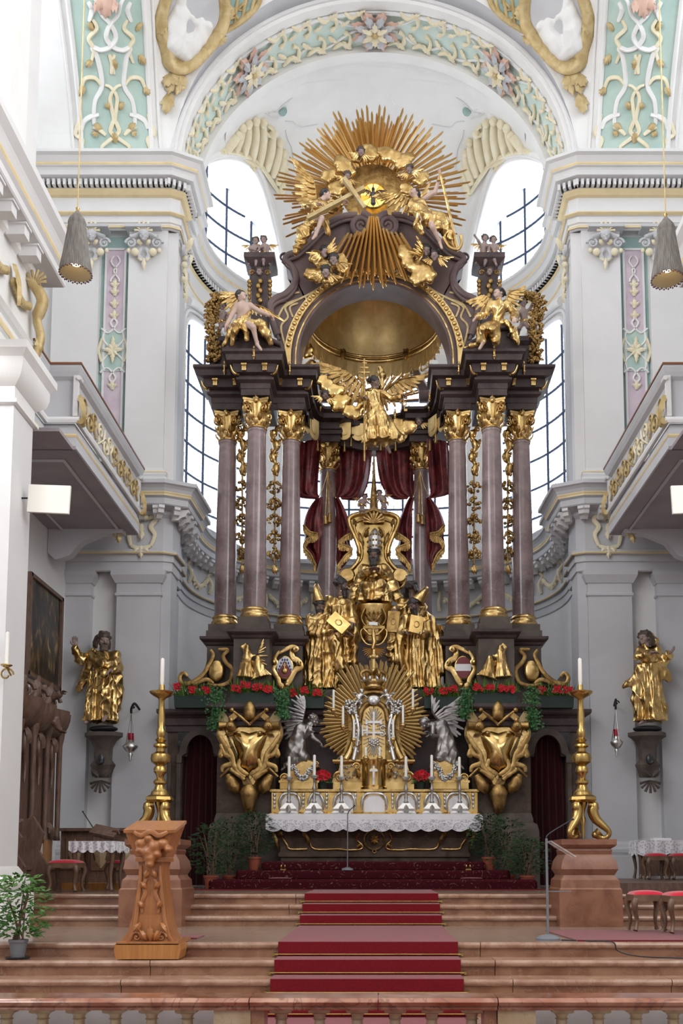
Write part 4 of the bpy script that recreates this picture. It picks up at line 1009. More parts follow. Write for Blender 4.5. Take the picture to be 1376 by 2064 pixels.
for sg in(-1,1):
 pth=eh if sg<0 else mir(eh)
 mb=MB(); sweep(mb,pth,[(-.10,HB),(-.06,HB),(-.06,HB+.10),(-.03,HB+.12),(-.03,HB+.22),(.04,HB+.26),(.04,HB+.30),(-.08,HB+.31),(-.08,ZE1-.50)]); mb.build('architrave',dark_m,t)
 mb=MB(); sweep(mb,pth,[(-.08,ZE1-.50),(.0,ZE1-.46),(.0,ZE1-.38),(.10,ZE1-.36),(.10,ZE1-.20),(.20,ZE1-.18),(.22,ZE1-.08),(.27,ZE1-.05),(.27,ZE1),(-.1,ZE1),(-.5,ZE1)]); mb.build('cornice',dark_m,t)
 for a,b,y in((-3.10,-2.54,17.76),(-2.46,-1.93,17.20),(-1.85,-1.34,17.76)):
  mb=MB(); mb.bb(a*-sg,b*-sg,y,18.5,HB-.005,HB+.3); mb.build('soffit',dark_m,t)
bayp=bay+[(-x,y)for x,y in reversed(bay[:6])]
ZBE=zb1+.55
mb=MB(); sweep(mb,bayp,[(-.22,zb1+.0),(0,zb1+.0),(0,zb1+.22),(.05,zb1+.25),(.05,zb1+.28),(-.02,zb1+.29),(-.02,zb1+.42),(.10,zb1+.46),(.10,zb1+.56),(.19,zb1+.60),(.19,zb1+.66),(-.22,zb1+.66)]); mb.build('concave_cornice',dark_m,t)
for sg in(-1,1):
 mb=MB()
 for z0,z1,r in((zb1-.005,zb1+.14,.26),(zb1+.14,zb1+.22,.30)):mb.bb(sg*.97-r,sg*.97+r,19.4-r,19.4+r,z0,z1)
 mb.build('impost_block',dark_m,t)
gc=MB()
gc.tube([(0,0,.0),(0,-.03,.10),(0,.0,.15)],[.018,.035,.02],7); gc.ell((0,-.02,.17),(.02,.02,.035),8,6); gc.ell((0,-.03,.0),(.035,.03,.03),8,6); gc.tube([(0,-.01,-.06),(0,-.02,0)],[.01,.03],6)
gce=gc.mesh('gilt_finial',gold,smooth=60)
tr=MB()
for k in(-1,0,1):tr.box((k*.028,0,0),(.022,.06,.10))
tr.box((0,-.01,.06),(.10,.09,.03)); tre=tr.mesh('gilt_triglyph',gold)
horn=MB(); horn.tube(cat_curve([(0,0,.02),(.05,-.05,-.05),(.10,-.10,-.02),(.13,-.14,.07)],5),[.03]*6+[.028,.026,.024,.022,.02,.018,.016,.014,.012,.01],7); horn.ell((0,0,0),(.045,.05,.06),8,6); horne=horn.mesh('gilt_scroll',gold,smooth=60)
for sg in(-1,1):
 for(a,b,y)in((-3.14,-2.50,17.60),(-2.50,-1.89,17.04),(-1.89,-1.30,17.60)):
  m_=(a+b)/2
  inst('gilt_finial',gce,t,Matrix.Translation((-sg*m_,y-.10,ZE1-.13)))
  for q in(-.19,.19):inst('gilt_triglyph',tre,t,Matrix.Translation((-sg*(m_+q),y,ZE1-.30)))
 for(x,y,a)in((-3.14,17.72,PI),(-2.50,17.16,PI),(-1.89,17.16,0),(-1.30,17.72,0)):
  mx=Matrix.Translation((x,y-.02,ZE1-.33)) @ Matrix.Diagonal((-1 if a else 1,1,1,1))
  if sg>0:mx=Matrix.Diagonal((-1,1,1,1)) @ mx
  inst('gilt_scroll',horne,t,mx)
for i in range(3,14,2):
 x=-.70+1.4*(i-3)/10; y=19.35+.25*math.sin(PI*(i-3)/10)
 inst('gilt_finial',gce,t,Matrix.Translation((x,y-.2,zb1+.55)))
for sg in(-1,1):
 for y in(18.45,18.85):inst('gilt_finial',gce,t,Matrix.Translation((sg*1.10,y,zb1+.55+.0)))
for sg in(-1,1):
 mb=MB(); mb.bb(sg*1.34,sg*1.8,17.9,19.2,HB,ZE1-.2); mb.build('return_block',dark_m,t)
YG=17.95
cxp=752
def G(x,y):q=P(x,y,YG); return(q.x,q.z)
XG0=XA(754,700,YG)
outl=[(566,742),(566,700),(552,655),(545,618),(556,604),(575,596),(592,578),(596,560),(588,540),(574,528),(580,518),(600,510),(625,488),(650,462),(675,446),(700,438),(722,438)]
Lc=[G(x,y)for x,y in outl]
Lc=[(x-XG0,z)for x,z in Lc]
rin=(XA(904,720,YG)-XA(600,720,YG))/2; zin=ZA(722,YG); ztop=ZA(572,YG)
inner_arc=[(-rin,ZE1-.06)]+[(-rin*math.cos(PI*i/48),zin+(ztop-zin)*math.sin(PI*i/48))for i in range(49)]+[(rin,ZE1-.06)]
t=thing('altar_gable','purple marble arched gable with gilt archivolt and two scroll ends','gable',(0,YG,ZE1))
mb=MB()
halfpoly=Lc+[(0.06,Lc[-1][1]-.30)]+[(0.06,ztop)]+[(x,z)for x,z in reversed(inner_arc[:25])]
half_in=[(-rin*math.cos(PI/2*i/24),zin+(ztop-zin)*math.sin(PI/2*i/24))for i in range(25)]
def resample(pts,n):
 pts=[Vector(p)for p in pts]; d=[0]
 for a,b in zip(pts[:-1],pts[1:]):d.append(d[-1]+(b-a).length)
 out=[]
 for i in range(n):
  s_=d[-1]*i/(n-1); k=max(j for j in range(len(d))if d[j]<=s_+1e-9); k=min(k,len(pts)-2)
  q=(s_-d[k])/max(1e-9,d[k+1]-d[k]); p=pts[k].lerp(pts[k+1],q); out.append((p.x,p.y))
 return out
no=60; oc=resample(cat_curve([Vector((*p,0))for p in Lc],5)and[(p.x,p.y)for p in cat_curve([Vector((*p,0))for p in Lc],5)]+[(0.0,Lc[-1][1]-.34)],no); ic=resample([(-rin,ZE1-.06)]+half_in,no)
mb.ring_prism(oc,ic,YG,YG+.55); mb.both(); mb.build('gable_wall',arch_m,t,smooth=30)
mb=MB(); cc=[(x,YG-.03,z)for x,z in oc[8:-6]]; mb.tube(cc,.075,8); mb.tube([(x*.985,YG-.05,z-.10)for x,_,z in cc],.035,8); mb.both(); mb.build('rim_moulding',arch_m,t,smooth=60)
for sg in(-1,1):
 for(px,py,rad,a0)in((728,462,.24,PI/2),):
  c=P(px,py,YG-.05); mb=MB(); X=c.x-XG0; n=40
  pts=[(X+lerp(rad,.03,i/n)*math.cos(a0-2.3*2*PI*i/n),YG-.16,c.z+lerp(rad,.03,i/n)*math.sin(a0-2.3*2*PI*i/n))for i in range(n+1)]
  mb.tube(pts,[.075*(1-.6*i/n)for i in range(n+1)],8,up=(0,1,0))
  mb.lathe([(rad*.95,-.16),(rad*.95,.45)],(X,YG,c.z),24,rot=Matrix.Rotation(-PI/2,3,'X'))
  mb=mb if sg<0 else mb.mirrored(); mb.build('scroll_end',arch_m,t,smooth=50)
 c=P(573,523,YG); mb=MB(); volute(mb,c.x-XG0,YG-.06,c.z,.10,1.5); mb=mb if sg<0 else mb.mirrored(); mb.build('small_scroll',dark_m,t,smooth=60)
def archband(name,r0,r1,y0,y1,m,par,e=0.0):
 o=[(-(rin+r1)*math.cos(PI*i/56),zin+(ztop-zin+r1)*math.sin(PI*i/56))for i in range(57)]; i_=[(-(rin+r0)*math.cos(PI*i/56),zin+(ztop-zin+r0)*math.sin(PI*i/56))for i in range(57)]
 o=[(-(rin+r1),ZE1-.06)]+o+[(rin+r1,ZE1-.06)]; i_=[(-(rin+r0),ZE1-.06)]+i_+[(rin+r0,ZE1-.06)]
 mb=MB(); mb.ring_prism(o,i_,y0,y1); return mb.build(name,m,par,smooth=40)
archband('gilt_archivolt',.15,.28,YG-.07,YG,gold_l,t)
archband('gilt_fillet',.05,.075,YG-.04,YG,gold,t)
archband('inner_moulding',0,.12,YG-.03,YG+.02,arch_m,t)
bead=MB(); bead.ell((0,0,0),(.045,.03,.045),8,6); beade=bead.mesh('gilt_bead',gold,smooth=80)
for i in range(2,47):
 a=PI*i/48; inst('gilt_bead',beade,t,Matrix.Translation((-(rin+.215)*math.cos(a),YG-.08,zin+(ztop-zin+.215)*math.sin(a))))
for sg in(-1,1):
 mb=MB()
 for seg in([(600,605),(630,590),(655,572),(672,560)],[(560,640),(575,615),(600,605)],[(575,700),(566,660),(580,640),(575,620),(600,605)],[(615,600),(625,612),(640,600),(660,580)],[(590,640),(584,620),(600,612)],[(575,610),(582,595),(603,590)]):
  pts=[Vector((G(x,y)[0]-XG0,YG-.015,G(x,y)[1]))for x,y in seg]; c=cat_curve(pts,5); mb.tube(c,.022,6,flat=.6,up=(0,1,0))
 mb=mb if sg<0 else mb.mirrored(); mb.build('gilt_strapwork',ochre_d,t,smooth=60)
for sg,nm in((-1,'left'),(1,'right')):
 yv=17.05; A=lambda x,y:(XA(x,y,yv)-XA(754,y,yv),ZA(y,yv))
 t=thing('pediment_scroll','broken dark marble pediment scroll under the seated angel at %s'%nm,'pediment',(sg*2.2,yv,ZA(708,yv)),'pediment scrolls')
 pl=[A(462,708),A(462,695),A(470,672),A(480,664),A(500,664),A(520,672),A(545,688),A(567,697),A(568,708)]
 mb=MB(); mb.prism([(p.x,p.y)for p in cat_curve([Vector((*q,0))for q in pl[:-1]],4)]+[pl[-1]],yv,yv+.55); mb=mb if sg<0 else mb.mirrored(); mb.build('scroll_block',dark_m,t,smooth=30)
 mb=MB(); c=cat_curve([Vector((q[0],yv-.03,q[1]+.01))for q in pl[2:-1]],5); mb.tube(c,.05,8); volute(mb,A(474,682)[0],yv-.05,A(474,682)[1],.10,1.5); mb=mb if sg<0 else mb.mirrored(); mb.build('rim',dark_m,t,smooth=60)
 t2=thing('attic_block','dark marble attic block at the outer %s corner of the altar'%nm,'block',(sg*2.95,17.9,ZE1),'attic blocks')
 mb=MB(); mb.poly_lathe([(.30,ZE1),(.30,ZE1+.06),(.24,ZE1+.10),(.22,ZE1+.55),(.28,ZE1+.62),(.30,ZE1+.70)],(sg*2.92,18.0,0),4); mb.build('block',dark_m,t2)
 yp=18.15; X0=sg*(XA(754,560,yp)-XA(525,560,yp)); t3=thing('putti_post','small dark marble post with gilt mask and drops below the %s pair of putti'%nm,'post',(X0,yp,ZE1),'putti posts')
 z1=ZA(527,yp); mb=MB(); mb.poly_lathe([(.26,ZE1),(.26,ZE1+.15),(.17,ZE1+.2),(.16,z1-.55),(.20,z1-.30),(.16,z1-.26),(.18,z1-.22),(.26,z1-.14),(.30,z1-.10),(.30,z1)],(X0,yp,0),4); mb.build('shaft',dark_m,t3)
 zz=z1-.36; head(t3,(X0,yp-.22,zz),.085,(0,-1,-.1),skin_g,hair_b,'short');
 mb=MB()
 for q in(-1,1):volute(mb,X0+q*.15,yp-.2,zz,.055,1.4)
 for k in range(5):mb.ell((X0+.02*(-1)**k,yp-.20,zz-.18-.1*k),(.05,.04,.06),8,6)
 for q in(-1,1):
  for k in range(6):mb.ell((X0+q*.2,yp-.16,zz-.16-.085*k),(.05-.004*k,.04,.05),8,6)
 mb.build('gilt_drop',gold_d,t3,smooth=80)
def FIG(name,label,Y,R,j,cloth,m_skin,m_hair,hair='short',beard=None,face=(0,-1,0),bare=(),drapes=(),skirts=(),fold=.016,fscale=1.,cat='statue',group=None,hands=None,up=(0,0,1),h=None,base=None,seed=1,root=None,torso_w=1.28,sleeve=1.0,kname='robe',blobs=(),legs=True,hsize=1.45):
 """j: joints as photograph pixels (x, y, depth offset); R: half the head height in pixels"""
 q=lambda p:np.array(P(p[0],p[1],Y+(p[2]if len(p)>2 else 0)))
 mpx=M(j['head'][0],j['head'][1],Y); r=R*mpx; J={k:q(v)for k,v in j.items()}
 if root is None:
  b=base or max((v for v in J.values()),key=lambda p:-p[2]); root=thing(name,label,cat,(float(J['pel'][0]),float(J['pel'][1]),float(min(p[2]for p in J.values()))),group)
 S=Sculpt(h or max(.013,r*.135),r*.35); KS={}
 def K_(n):n='bare_body' if 'torso' in bare else n; return KS.setdefault(n,Sculpt(max(.010,r*.12),r*.25))
 sl,sr,pe=J['shL'],J['shR'],J['pel']; ch=(sl+sr)/2; ch=ch*.72+pe*.28
 ax=sr-sl; ax[2]=0 if abs(ax[2])>abs(ax[0])*3 else ax[2]
 T=K_('bare_body')if 'torso' in bare else S
 fwd=np.array(face,float); rr,ff,uu=frame(np.cross(pe-ch+1e-6,ax)if np.linalg.norm(np.cross(pe-ch,ax))>1e-6 else(0,-1,0))
 bx=ax/np.linalg.norm(ax); bz=(ch-pe)/np.linalg.norm(ch-pe); bx=bx-bz*(bx @ bz); bx/=np.linalg.norm(bx); by=np.cross(bz,bx); Rm=np.stack([bx,by,bz],1)
 T.ell(ch,(r*torso_w,r*.92,r*1.25),Rm); T.ell(pe,(r*1.15,r*.95,r*.95),Rm); T.cone(ch,pe,r*.98,r*.92)
 T.cone(sl,sr,r*.52,r*.52); T.cone((sl+sr)/2,J['head']-np.array([0,0,r*.5]),r*.55,r*.34)
 for s_ in 'LR':
  if 'el'+s_ not in J:continue
  A=K_('bare_arm'+s_)if 'arm'+s_ in bare else S
  kf=1.0 if 'arm'+s_ not in bare else .72
  A.cone(J['sh'+s_],J['el'+s_],r*.60*kf*sleeve**.5,r*.54*kf*sleeve); A.cone(J['el'+s_],J['wr'+s_]*(.86)+J['el'+s_]*.14,r*.52*kf*sleeve,r*(.62*sleeve if kf==1 else .30))
  d=J['wr'+s_]-J['el'+s_]; hd=(hands or{}).get(s_,{})
  if hd is not False:
   hand(root,J['wr'+s_],hd.get('d',d),hd.get('n',(0,-.3,-1)),r*hsize,m_skin,hd.get('curl',.35),arm_from=J['wr'+s_]-d/np.linalg.norm(d)*r*.5,arm_r=r*.26,side=1 if s_=='L' else-1)
 for s_ in 'LR':
  if 'kn'+s_ not in J:continue
  A=K_('bare_leg'+s_)if 'leg'+s_ in bare else S; kf=.80 if 'leg'+s_ in bare else 1
  A.cone(pe*.6+(J['kn'+s_])*.4,J['kn'+s_],r*.80*kf,r*.62*kf); A.cone(J['kn'+s_],J['an'+s_],r*.60*kf,r*.36*kf)
  if 'ft'+s_ in J:
   g=Sculpt(max(.010,r*.12),r*.12); g.cone(J['an'+s_],J['ft'+s_],r*.32,r*.24); g.cone(J['an'+s_]+np.array([0,0,r*.5]),J['an'+s_],r*.30,r*.34); np_obj('foot',g.mesh(),m_skin,root)
 for d in drapes:
  pts=[q(p)for p in d[0]]; S.chain(pts,[x*mpx for x in d[1]])
 for(x,y,dy,rx,ry,rz)in blobs:S.ell(q((x,y,dy)),(rx*mpx,ry*mpx,rz*mpx))
 for sk in skirts:
  a,b=q(sk[0]),q(sk[1]); S.robe(a,b,sk[2]*mpx,sk[3]*mpx,sk[4],sk[5],ph=seed*1.3,twist=.6,flat=sk[6]if len(sk)>6 else .8)
 if S.pr:np_obj(kname,S.mesh(fold=fold*min(1.25,r/.11),fscale=fscale*min(2.2,.15/r),seed=seed,smooth_it=0),cloth,root)
 for n_,K in KS.items():np_obj(n_.rstrip('LR'),K.mesh(),m_skin,root)
 head(root,J['head'],r,face,m_skin,m_hair,hair,beard,up=up,neck=(sl+sr)/2*.6+J['head']*.4)
 return root,J,r
def mitre(root,c,r,tip,m,name='mitre'):
 """two pointed shields joined at the sides"""
 c=Vector(c); d=Vector(tip)-c; L=d.length; rot=d.to_track_quat('Z','Y').to_matrix(); mb=MB(); n=20; k=8
 rows=[]
 for i in range(k+1):
  t=i/k
  w=r*(1.08+.30*math.sin(PI*t*.9))*max(0,1-t**3.2)**.6; dp=r*(1.08-.8*t)
  rows.append([rot @ Vector((w*math.cos(2*PI*a/n),max(.01,dp)*math.sin(2*PI*a/n),L*t))+c for a in range(n)])
 mb.add([p for rw in rows for p in rw],[(i*n+j_,i*n+(j_+1)%n,(i+1)*n+(j_+1)%n,(i+1)*n+j_)for i in range(k)for j_ in range(n)])
 mb.build(name,m,root,smooth=60)
 mb=MB(); mb.lathe([(r*1.04,0),(r*1.09,L*.06),(r*1.06,L*.12)],tuple(c),20,rot=rot); mb.tube([c+rot @ Vector((0,-r*1.08*(1-.6*t),L*t))for t in(0,.3,.6,.85)],[r*.12]*4,6); return mb.build('mitre_band',gold_d,root,smooth=60)
def book(root_label,c,size,rot,m,name='book',group=None,pages=cream):
 w,d,hgt=size; t=thing(name,root_label,'book',tuple(c),group); R3=rot
 o=Vector(c); mb=MB()
 for s_ in(-1,1):mb.box(o+R3 @ Vector((0,s_*d/2,0)),(w,d*.16,hgt),R3)
 mb.box(o+R3 @ Vector((-w/2,0,0)),(w*.05,d*1.05,hgt),R3); mb.build('cover',m,t)
 mb=MB(); mb.box(o+R3 @ Vector((.02*w,0,0)),(w*.92,d*.80,hgt*.94),R3); mb.build('page_block',ochre_d,t)
 mb=MB(); n=20; ring=[o+R3 @ Vector((math.cos(2*PI*i/n)*w*.20,-d*.60,math.sin(2*PI*i/n)*w*.26))for i in range(n+1)]; mb.tube(ring,w*.05,6); mb.build('cover_medallion',m,t,smooth=60)
 return t
EU=lambda x,y,z:Matrix.Rotation(math.radians(z),3,'Z') @ Matrix.Rotation(math.radians(y),3,'Y') @ Matrix.Rotation(math.radians(x),3,'X')
t=thing('rear_podium','dark marble podium behind the golden saints under the throne','podium',(0,19.2,ZF))
mb=MB(); mb.bb(-1.32,1.32,18.45,20.0,ZF,ZB+.3); mb.bb(-1.28,1.28,18.9,19.9,ZB+.3,ZK-.41); mb.build('podium_block',dark_m,t)
mb=MB(); sweep(mb,[(-1.30,19.9),(-1.30,18.9),(1.30,18.9),(1.30,19.9)],[(0,ZK-.56),(.06,ZK-.5),(.08,ZK-.46),(.08,ZK-.40),(-.5,ZK-.40)]); mb.build('podium_cornice',dark_m,t)
mb=MB(); sweep(mb,[(-1.74,18.4),(-1.30,18.1),(1.30,18.1),(1.74,18.4)],[(0,ZB-.02),(.02,ZB),(.02,ZB+.12),(-.3,ZB+.12)]); mb.build('shelf',dark_m,t)
mb=MB(); mb.bb(-.42,.42,18.12,18.9,ZB+.1,ZA(1300,18.3)); mb.build('plinth_step',dark_m,t)
mb=MB(); mb.bb(-1.45,1.45,17.78,18.5,ZB+.001,ZA(1392,17.9)); mb.build('saint_step',dark_m,t)
sa,J,r=FIG('golden_saint','golden bishop statue with mitre and slanted book, front left of the throne',17.95,13.5,dict(head=(643,1222),shL=(626,1246,.1),shR=(662,1246,-.1),elL=(628,1278,-.1),wrL=(672,1272,-.22),elR=(680,1276,-.1),wrR=(697,1276,-.22),pel=(648,1296)),gold,skin_d,hair_m,'short',1.2,(.55,-.85,-.45),skirts=[((650,1262),(652,1391),25,31,9,.13,.75),((640,1250,.05),(634,1384,.1),19,22,7,.16,.8)],drapes=[([(662,1250,-.1),(676,1300,-.12),(686,1348,-.1)],[9,13,12]),([(626,1250),(622,1310),(630,1370)],[8,8,9])],seed=2,fold=.02)
mitre(sa,tuple(J['head']+np.array([0,.0,r*.62])),r*.92,tuple(np.array(P(637,1176,17.97))),gold,'mitre')
book('gold book held slanting by the mitred saint at left',P(683,1256,17.66),(.24,.07,.40),EU(-10,-48,0),gold_b)
sb,J,r=FIG('golden_saint','golden bareheaded saint with dark beard behind the left mitred bishop',18.3,15,dict(head=(688,1181),shL=(664,1212,.1),shR=(704,1212,-.1),elL=(662,1245),wrL=(696,1256,-.2),elR=(712,1244,-.1),wrR=(708,1254,-.25),pel=(684,1262)),gold,skin_d,hair_m,'short',1.0,(1,-.35,-.15),skirts=[((686,1222),(692,1372),26,32,8,.12,.75)],drapes=[([(664,1212),(652,1240),(650,1300)],[12,11,10]),([(706,1216,-.15),(713,1270,-.2),(714,1330,-.15)],[8,9,10])],seed=5,fold=.02)
sc_,J,r=FIG('golden_saint','golden saint with grey-black curls leaning on a book, behind at right',18.3,14,dict(head=(832,1187),shL=(812,1214,-.05),shR=(850,1216,.1),elL=(795,1236,-.1),wrL=(797,1226,-.25),elR=(860,1246),wrR=(842,1264,-.1),pel=(824,1266)),gold,skin_d,hair_m,'long',None,(.55,.75,.1),skirts=[((826,1222),(818,1372),26,33,8,.14,.75)],drapes=[([(806,1230,-.1),(796,1270,-.15),(790,1320,-.15),(800,1362,-.1)],[9,10,13,10])],seed=8,fold=.02,hands=dict(L=dict(d=(-.2,-.3,-1),n=(0,1,-.3)),R=False))
book('brown gilt book standing upright beside the throne pedestal',P(793,1254,18.05),(.22,.08,.40),EU(0,6,-10),gold_d)
sd,J,r=FIG('golden_saint','golden saint with tilted mitre holding a framed book, front right of the throne',17.95,14,dict(head=(834,1220),shL=(818,1244,-.1),shR=(862,1246,.08),elL=(808,1274,-.1),wrL=(816,1274,-.25),elR=(872,1282,-.05),wrR=(852,1277,-.25),pel=(848,1296)),gold,skin_d,hair_m,'short',1.1,(-.8,-.6,-.55),up=(-.3,0,1),skirts=[((846,1256),(850,1391),28,36,9,.14,.75),((872,1262,.1),(884,1362,.1),18,24,5,.16,.8)],drapes=[([(862,1246),(882,1290),(894,1346)],[12,12,12]),([(818,1250,-.12),(806,1290,-.15),(800,1330,-.12),(812,1350,-.1)],[10,10,12,8])],seed=11,fold=.02)
mitre(sd,tuple(J['head']+np.array([.06,.02,r*.55])),r*.95,tuple(np.array(P(861,1182,18.01))),gold,'mitre')
book('pale gold book with oval medallion in the hands of the right saint',P(838,1260,17.62),(.24,.07,.34),EU(-8,10,12),gold_b)
YT=19.05
t=thing('golden_throne','tall carved golden throne back with scroll arms and shell crest','throne',tuple(P(753,1216,YT)))
lt=[(753,1028),(735,1034),(716,1038),(704,1046),(706,1062),(716,1085),(724,1110),(722,1130),(712,1144),(698,1156),(690,1168),(696,1182),(708,1190),(716,1205),(753,1214)]
pl=[(P(x,y,YT).x,P(x,y,YT).z)for x,y in lt]; xc=pl[0][0]
pl=[(x-xc,z)for x,z in[(p.x,p.y)for p in cat_curve([Vector((*p,0))for p in pl],4)]]
poly=[(x+xc,z)for x,z in pl]+[(xc-x,z)for x,z in reversed(pl[1:-1])]
mb=MB(); mb.prism(poly,YT,YT+.14,bevel=.03); mb.build('throne_back',gold_b,t,smooth=30)
mb=MB()
for k,e in((1.0,.045),(.80,.025)):
 for sg in(-1,1):mb.tube([(xc+sg*x*k,YT-.02,z if k==1 else lerp(z,pl[0][1]-.8,.18))for x,z in pl],e,7,up=(0,1,0))
mb.build('frame_moulding',gold,t,smooth=60)
mb=MB()
shell_fan(mb,(xc,YT-.02,ZA(1056,YT)),.26,PI*.05,PI*.95,9); mb.build('shell_crest',gold,t,smooth=60)
for sg in(-1,1):
 mb=MB(); X=XA(701,1168,YT)-xc; z=ZA(1168,YT); volute(mb,xc-sg*X*-1 if False else xc+sg*X,YT-.25,z,.14,1.6,sgn=-sg); mb.lathe([(.12,-.3),(.12,.1)],(xc+sg*X,YT,z),16,rot=Matrix.Rotation(-PI/2,3,'X')); mb.build('arm_volute',gold,t,smooth=60)
 mb=MB()
 for(a,b,wd)in(((731,1100),(722,1070),.12),((736,1082),(742,1066),.10),((727,1128),(718,1108),.10),((714,1160),(704,1146),.10),((716,1060),(712,1044),.10)):
  A,B=P(*a,YT-.03),P(*b,YT-.04); leafy(mb,A,B,wd,.03)
 cscroll(mb,[P(744,1062,YT-.03),P(734,1070,YT-.04),P(730,1090,YT-.03),P(733,1106,YT-.03)],.02)
 if sg>0:mb.mapv(lambda x,y,z:(2*xc-x,y,z)); mb.f=[tuple(reversed(q))for q in mb.f]
 mb.build('leaf_ornament',gold_d,t,smooth=60)
mb=MB(); mb.lathe([(.10,ZA(1032,YT+.3)),(.03,ZA(960,YT+.3)),(.015,ZA(915,YT+.3))],(xc,YT+.3,0),8); mb.build('crest_spire',gold_d,t,smooth=60)
pope,J,r=FIG('pope_statue','seated golden pope statue with jewelled tiara and black beard on the throne',18.8,14,dict(head=(753,1119),shL=(733,1146,.05),shR=(775,1146,.05),elL=(724,1168,-.05),wrL=(746,1150,-.28),elR=(782,1168,-.05),wrR=(762,1150,-.28),pel=(753,1180,.1),knL=(736,1180,-.45),anL=(738,1208,-.38),knR=(768,1180,-.45),anR=(766,1208,-.38)),gold,skin_d,hair_m,'short',.8,(-.1,-1,-.25),skirts=[((753,1176,-.25),(752,1216,-.25),27,34,9,.12,.8)],drapes=[([(733,1146),(718,1180,-.1),(708,1218,-.1)],[8,8,9]),([(775,1146),(790,1180,-.1),(802,1208,-.1)],[8,9,9]),([(790,1180,-.1),(776,1214,-.2)],[8,7])],seed=4,fold=.018)
c=J['head']+np.array([0.02,0,r*.72]); mb=MB(); L=.42
mb.lathe([(r*.82,0),(r*.92,.05),(r*.98,.14),(r*.95,.24),(r*.75,.34),(r*.4,.41),(.02,.45)],tuple(c),20); mb.build('tiara',silver,pope,smooth=60)
mb=MB()
for k in range(3):
 for i in range(14):
  a=2*PI*i/14; rr=r*(.98,1.02,.86)[k]; mb.ell(tuple(c+np.array([math.cos(a)*rr,math.sin(a)*rr,(.06,.17,.29)[k]])),.022,6,4)
jw=mb.build('tiara_jewels',gold_d,pope,smooth=60); jw['kind']='stuff'
t=thing('throne_pedestal','bulging golden pedestal with leaf crest below the pope','pedestal',tuple(P(753,1300,18.2)))
z0,z1=ZA(1297,18.35),ZA(1214,18.35); mb=MB()
mb.lathe([(.30,z0),(.34,z0+.04),(.36,z0+.1),(.41,lerp(z0,z1,.45)),(.44,lerp(z0,z1,.75)),(.50,z1-.06),(.50,z1-.02),(.42,z1)],(xc,18.78,0),32,sy=.9); mb.build('drum',gold,t,smooth=50)
mb=MB()
for a in(-.9,-.45,0,.45,.9):leafy(mb,P(753,1256,18.36),Vector(P(753+a*22,1236-6*math.cos(a*1.5),18.32)),.12,.03)
cscroll(mb,[P(735,1226,18.35),P(728,1246,18.35),P(738,1262,18.35),P(746,1252,18.35)],.022); cscroll(mb,[P(771,1226,18.35),P(778,1246,18.35),P(768,1262,18.35),P(760,1252,18.35)],.022); mb.build('leaf_crest',gold_d,t,smooth=60)
t2=t
Yx=17.8; t=thing('crucifix','small golden crucifix with white title board before the throne pedestal','crucifix',tuple(P(753,1336,Yx)))
q=lambda x,y,d=0:Vector(P(x,y,Yx+d))
mb=MB(); a,b=q(753,1336),q(753,1252); mb.box((a+b)/2,(.05,.04,(b-a).length)); c1,c2=q(732,1265),q(775,1265); mb.box((c1+c2)/2,((c2-c1).length,.048,.05)); mb.build('cross',gold_d,t)
S=Sculpt(.012,.02); J2={k:np.array(q(*v))for k,v in dict(h=(752,1272,-.05),s1=(744,1279,-.05),s2=(761,1279,-.05),w1=(732,1266,-.04),w2=(775,1265,-.04),p=(754,1295,-.06),k=(751,1307,-.09),f=(753,1321,-.05)).items()}
S.ell(J2['h'],(.03,.035,.042)); S.cone(J2['s1'],J2['s2'],.022); S.cone((J2['s1']+J2['s2'])/2,J2['p'],.045,.035); S.cone(J2['s1'],J2['w1'],.022,.014); S.cone(J2['s2'],J2['w2'],.022,.014); S.cone(J2['p'],J2['k'],.036,.028); S.cone(J2['k'],J2['f'],.026,.016); S.cone((J2['s1']+J2['s2'])/2,J2['h'],.02)
np_obj('corpus',S.mesh(),gold,t)
mb=MB(); mb.box(q(752,1257,-.04),(.16,.02,.06),EU(0,3,0)); mb.build('title_board',silver_p,t)
for i in range(16):
 a=PI+PI*i/15; mx=Matrix.Translation(q(753,1306)+Vector((math.cos(a)*.12,.03,math.sin(a)*.12))) @ Matrix.Rotation(-(a-PI/2),4,'Y') @ Matrix.Diagonal((.02,.015,.16+.04*(i%2),1)); inst('ray',RAY,t,mx)
mb=MB()
for sg in(-1,1):cscroll(mb,[q(753,1300),q(753+sg*14,1298),q(753+sg*24,1285),q(753+sg*26,1272),q(753+sg*20,1266)],.018)
mb.build('scroll_support',gold,t,smooth=60)
q3=lambda x,y,Y:Vector(P(x,y,Y))
YD=18.55; zr=ZA(652,YD); Rx=(XA(884,660,YD)-XA(622,660,YD))/2+.05; xd=XA(754,660,YD); Ry=1.45
t=thing('gilded_canopy','large gilded half-dome canopy with scalloped hanging lappets inside the arch','canopy',(xd,YD+.6,zr))
zt=ZA(560,YD+.4)
mb=MB(); mb.grid(lambda u,v:(xd-Rx*math.cos(PI*u)*math.cos(v*PI/2),YD+Ry*math.sin(PI*u)*math.cos(v*PI/2),zr+(zt-zr+.35)*math.sin(v*PI/2)),40,14); mb.build('dome_shell',gold_l,t,smooth=60)
mb=MB()
for dz,rr in((-.02,.05),(.08,.03),(-.10,.03)):
 mb.tube([(xd-Rx*.995*math.cos(PI*i/40),YD+Ry*.995*math.sin(PI*i/40),zr+dz)for i in range(41)],rr,8)
mb.build('rim_moulding',gold,t,smooth=60)
lp=MB(); pts=[(-.13,0),(.13,0),(.13,-.20),(.11,-.27),(.06,-.31),(0,-.325),(-.06,-.31),(-.11,-.27),(-.13,-.20)]
lp.prism(pts,-.015,.015); lp.prism([(x*.6,z*.62-.04)for x,z in pts],-.025,-.014)
lpe=lp.mesh('lappet',gold_l);
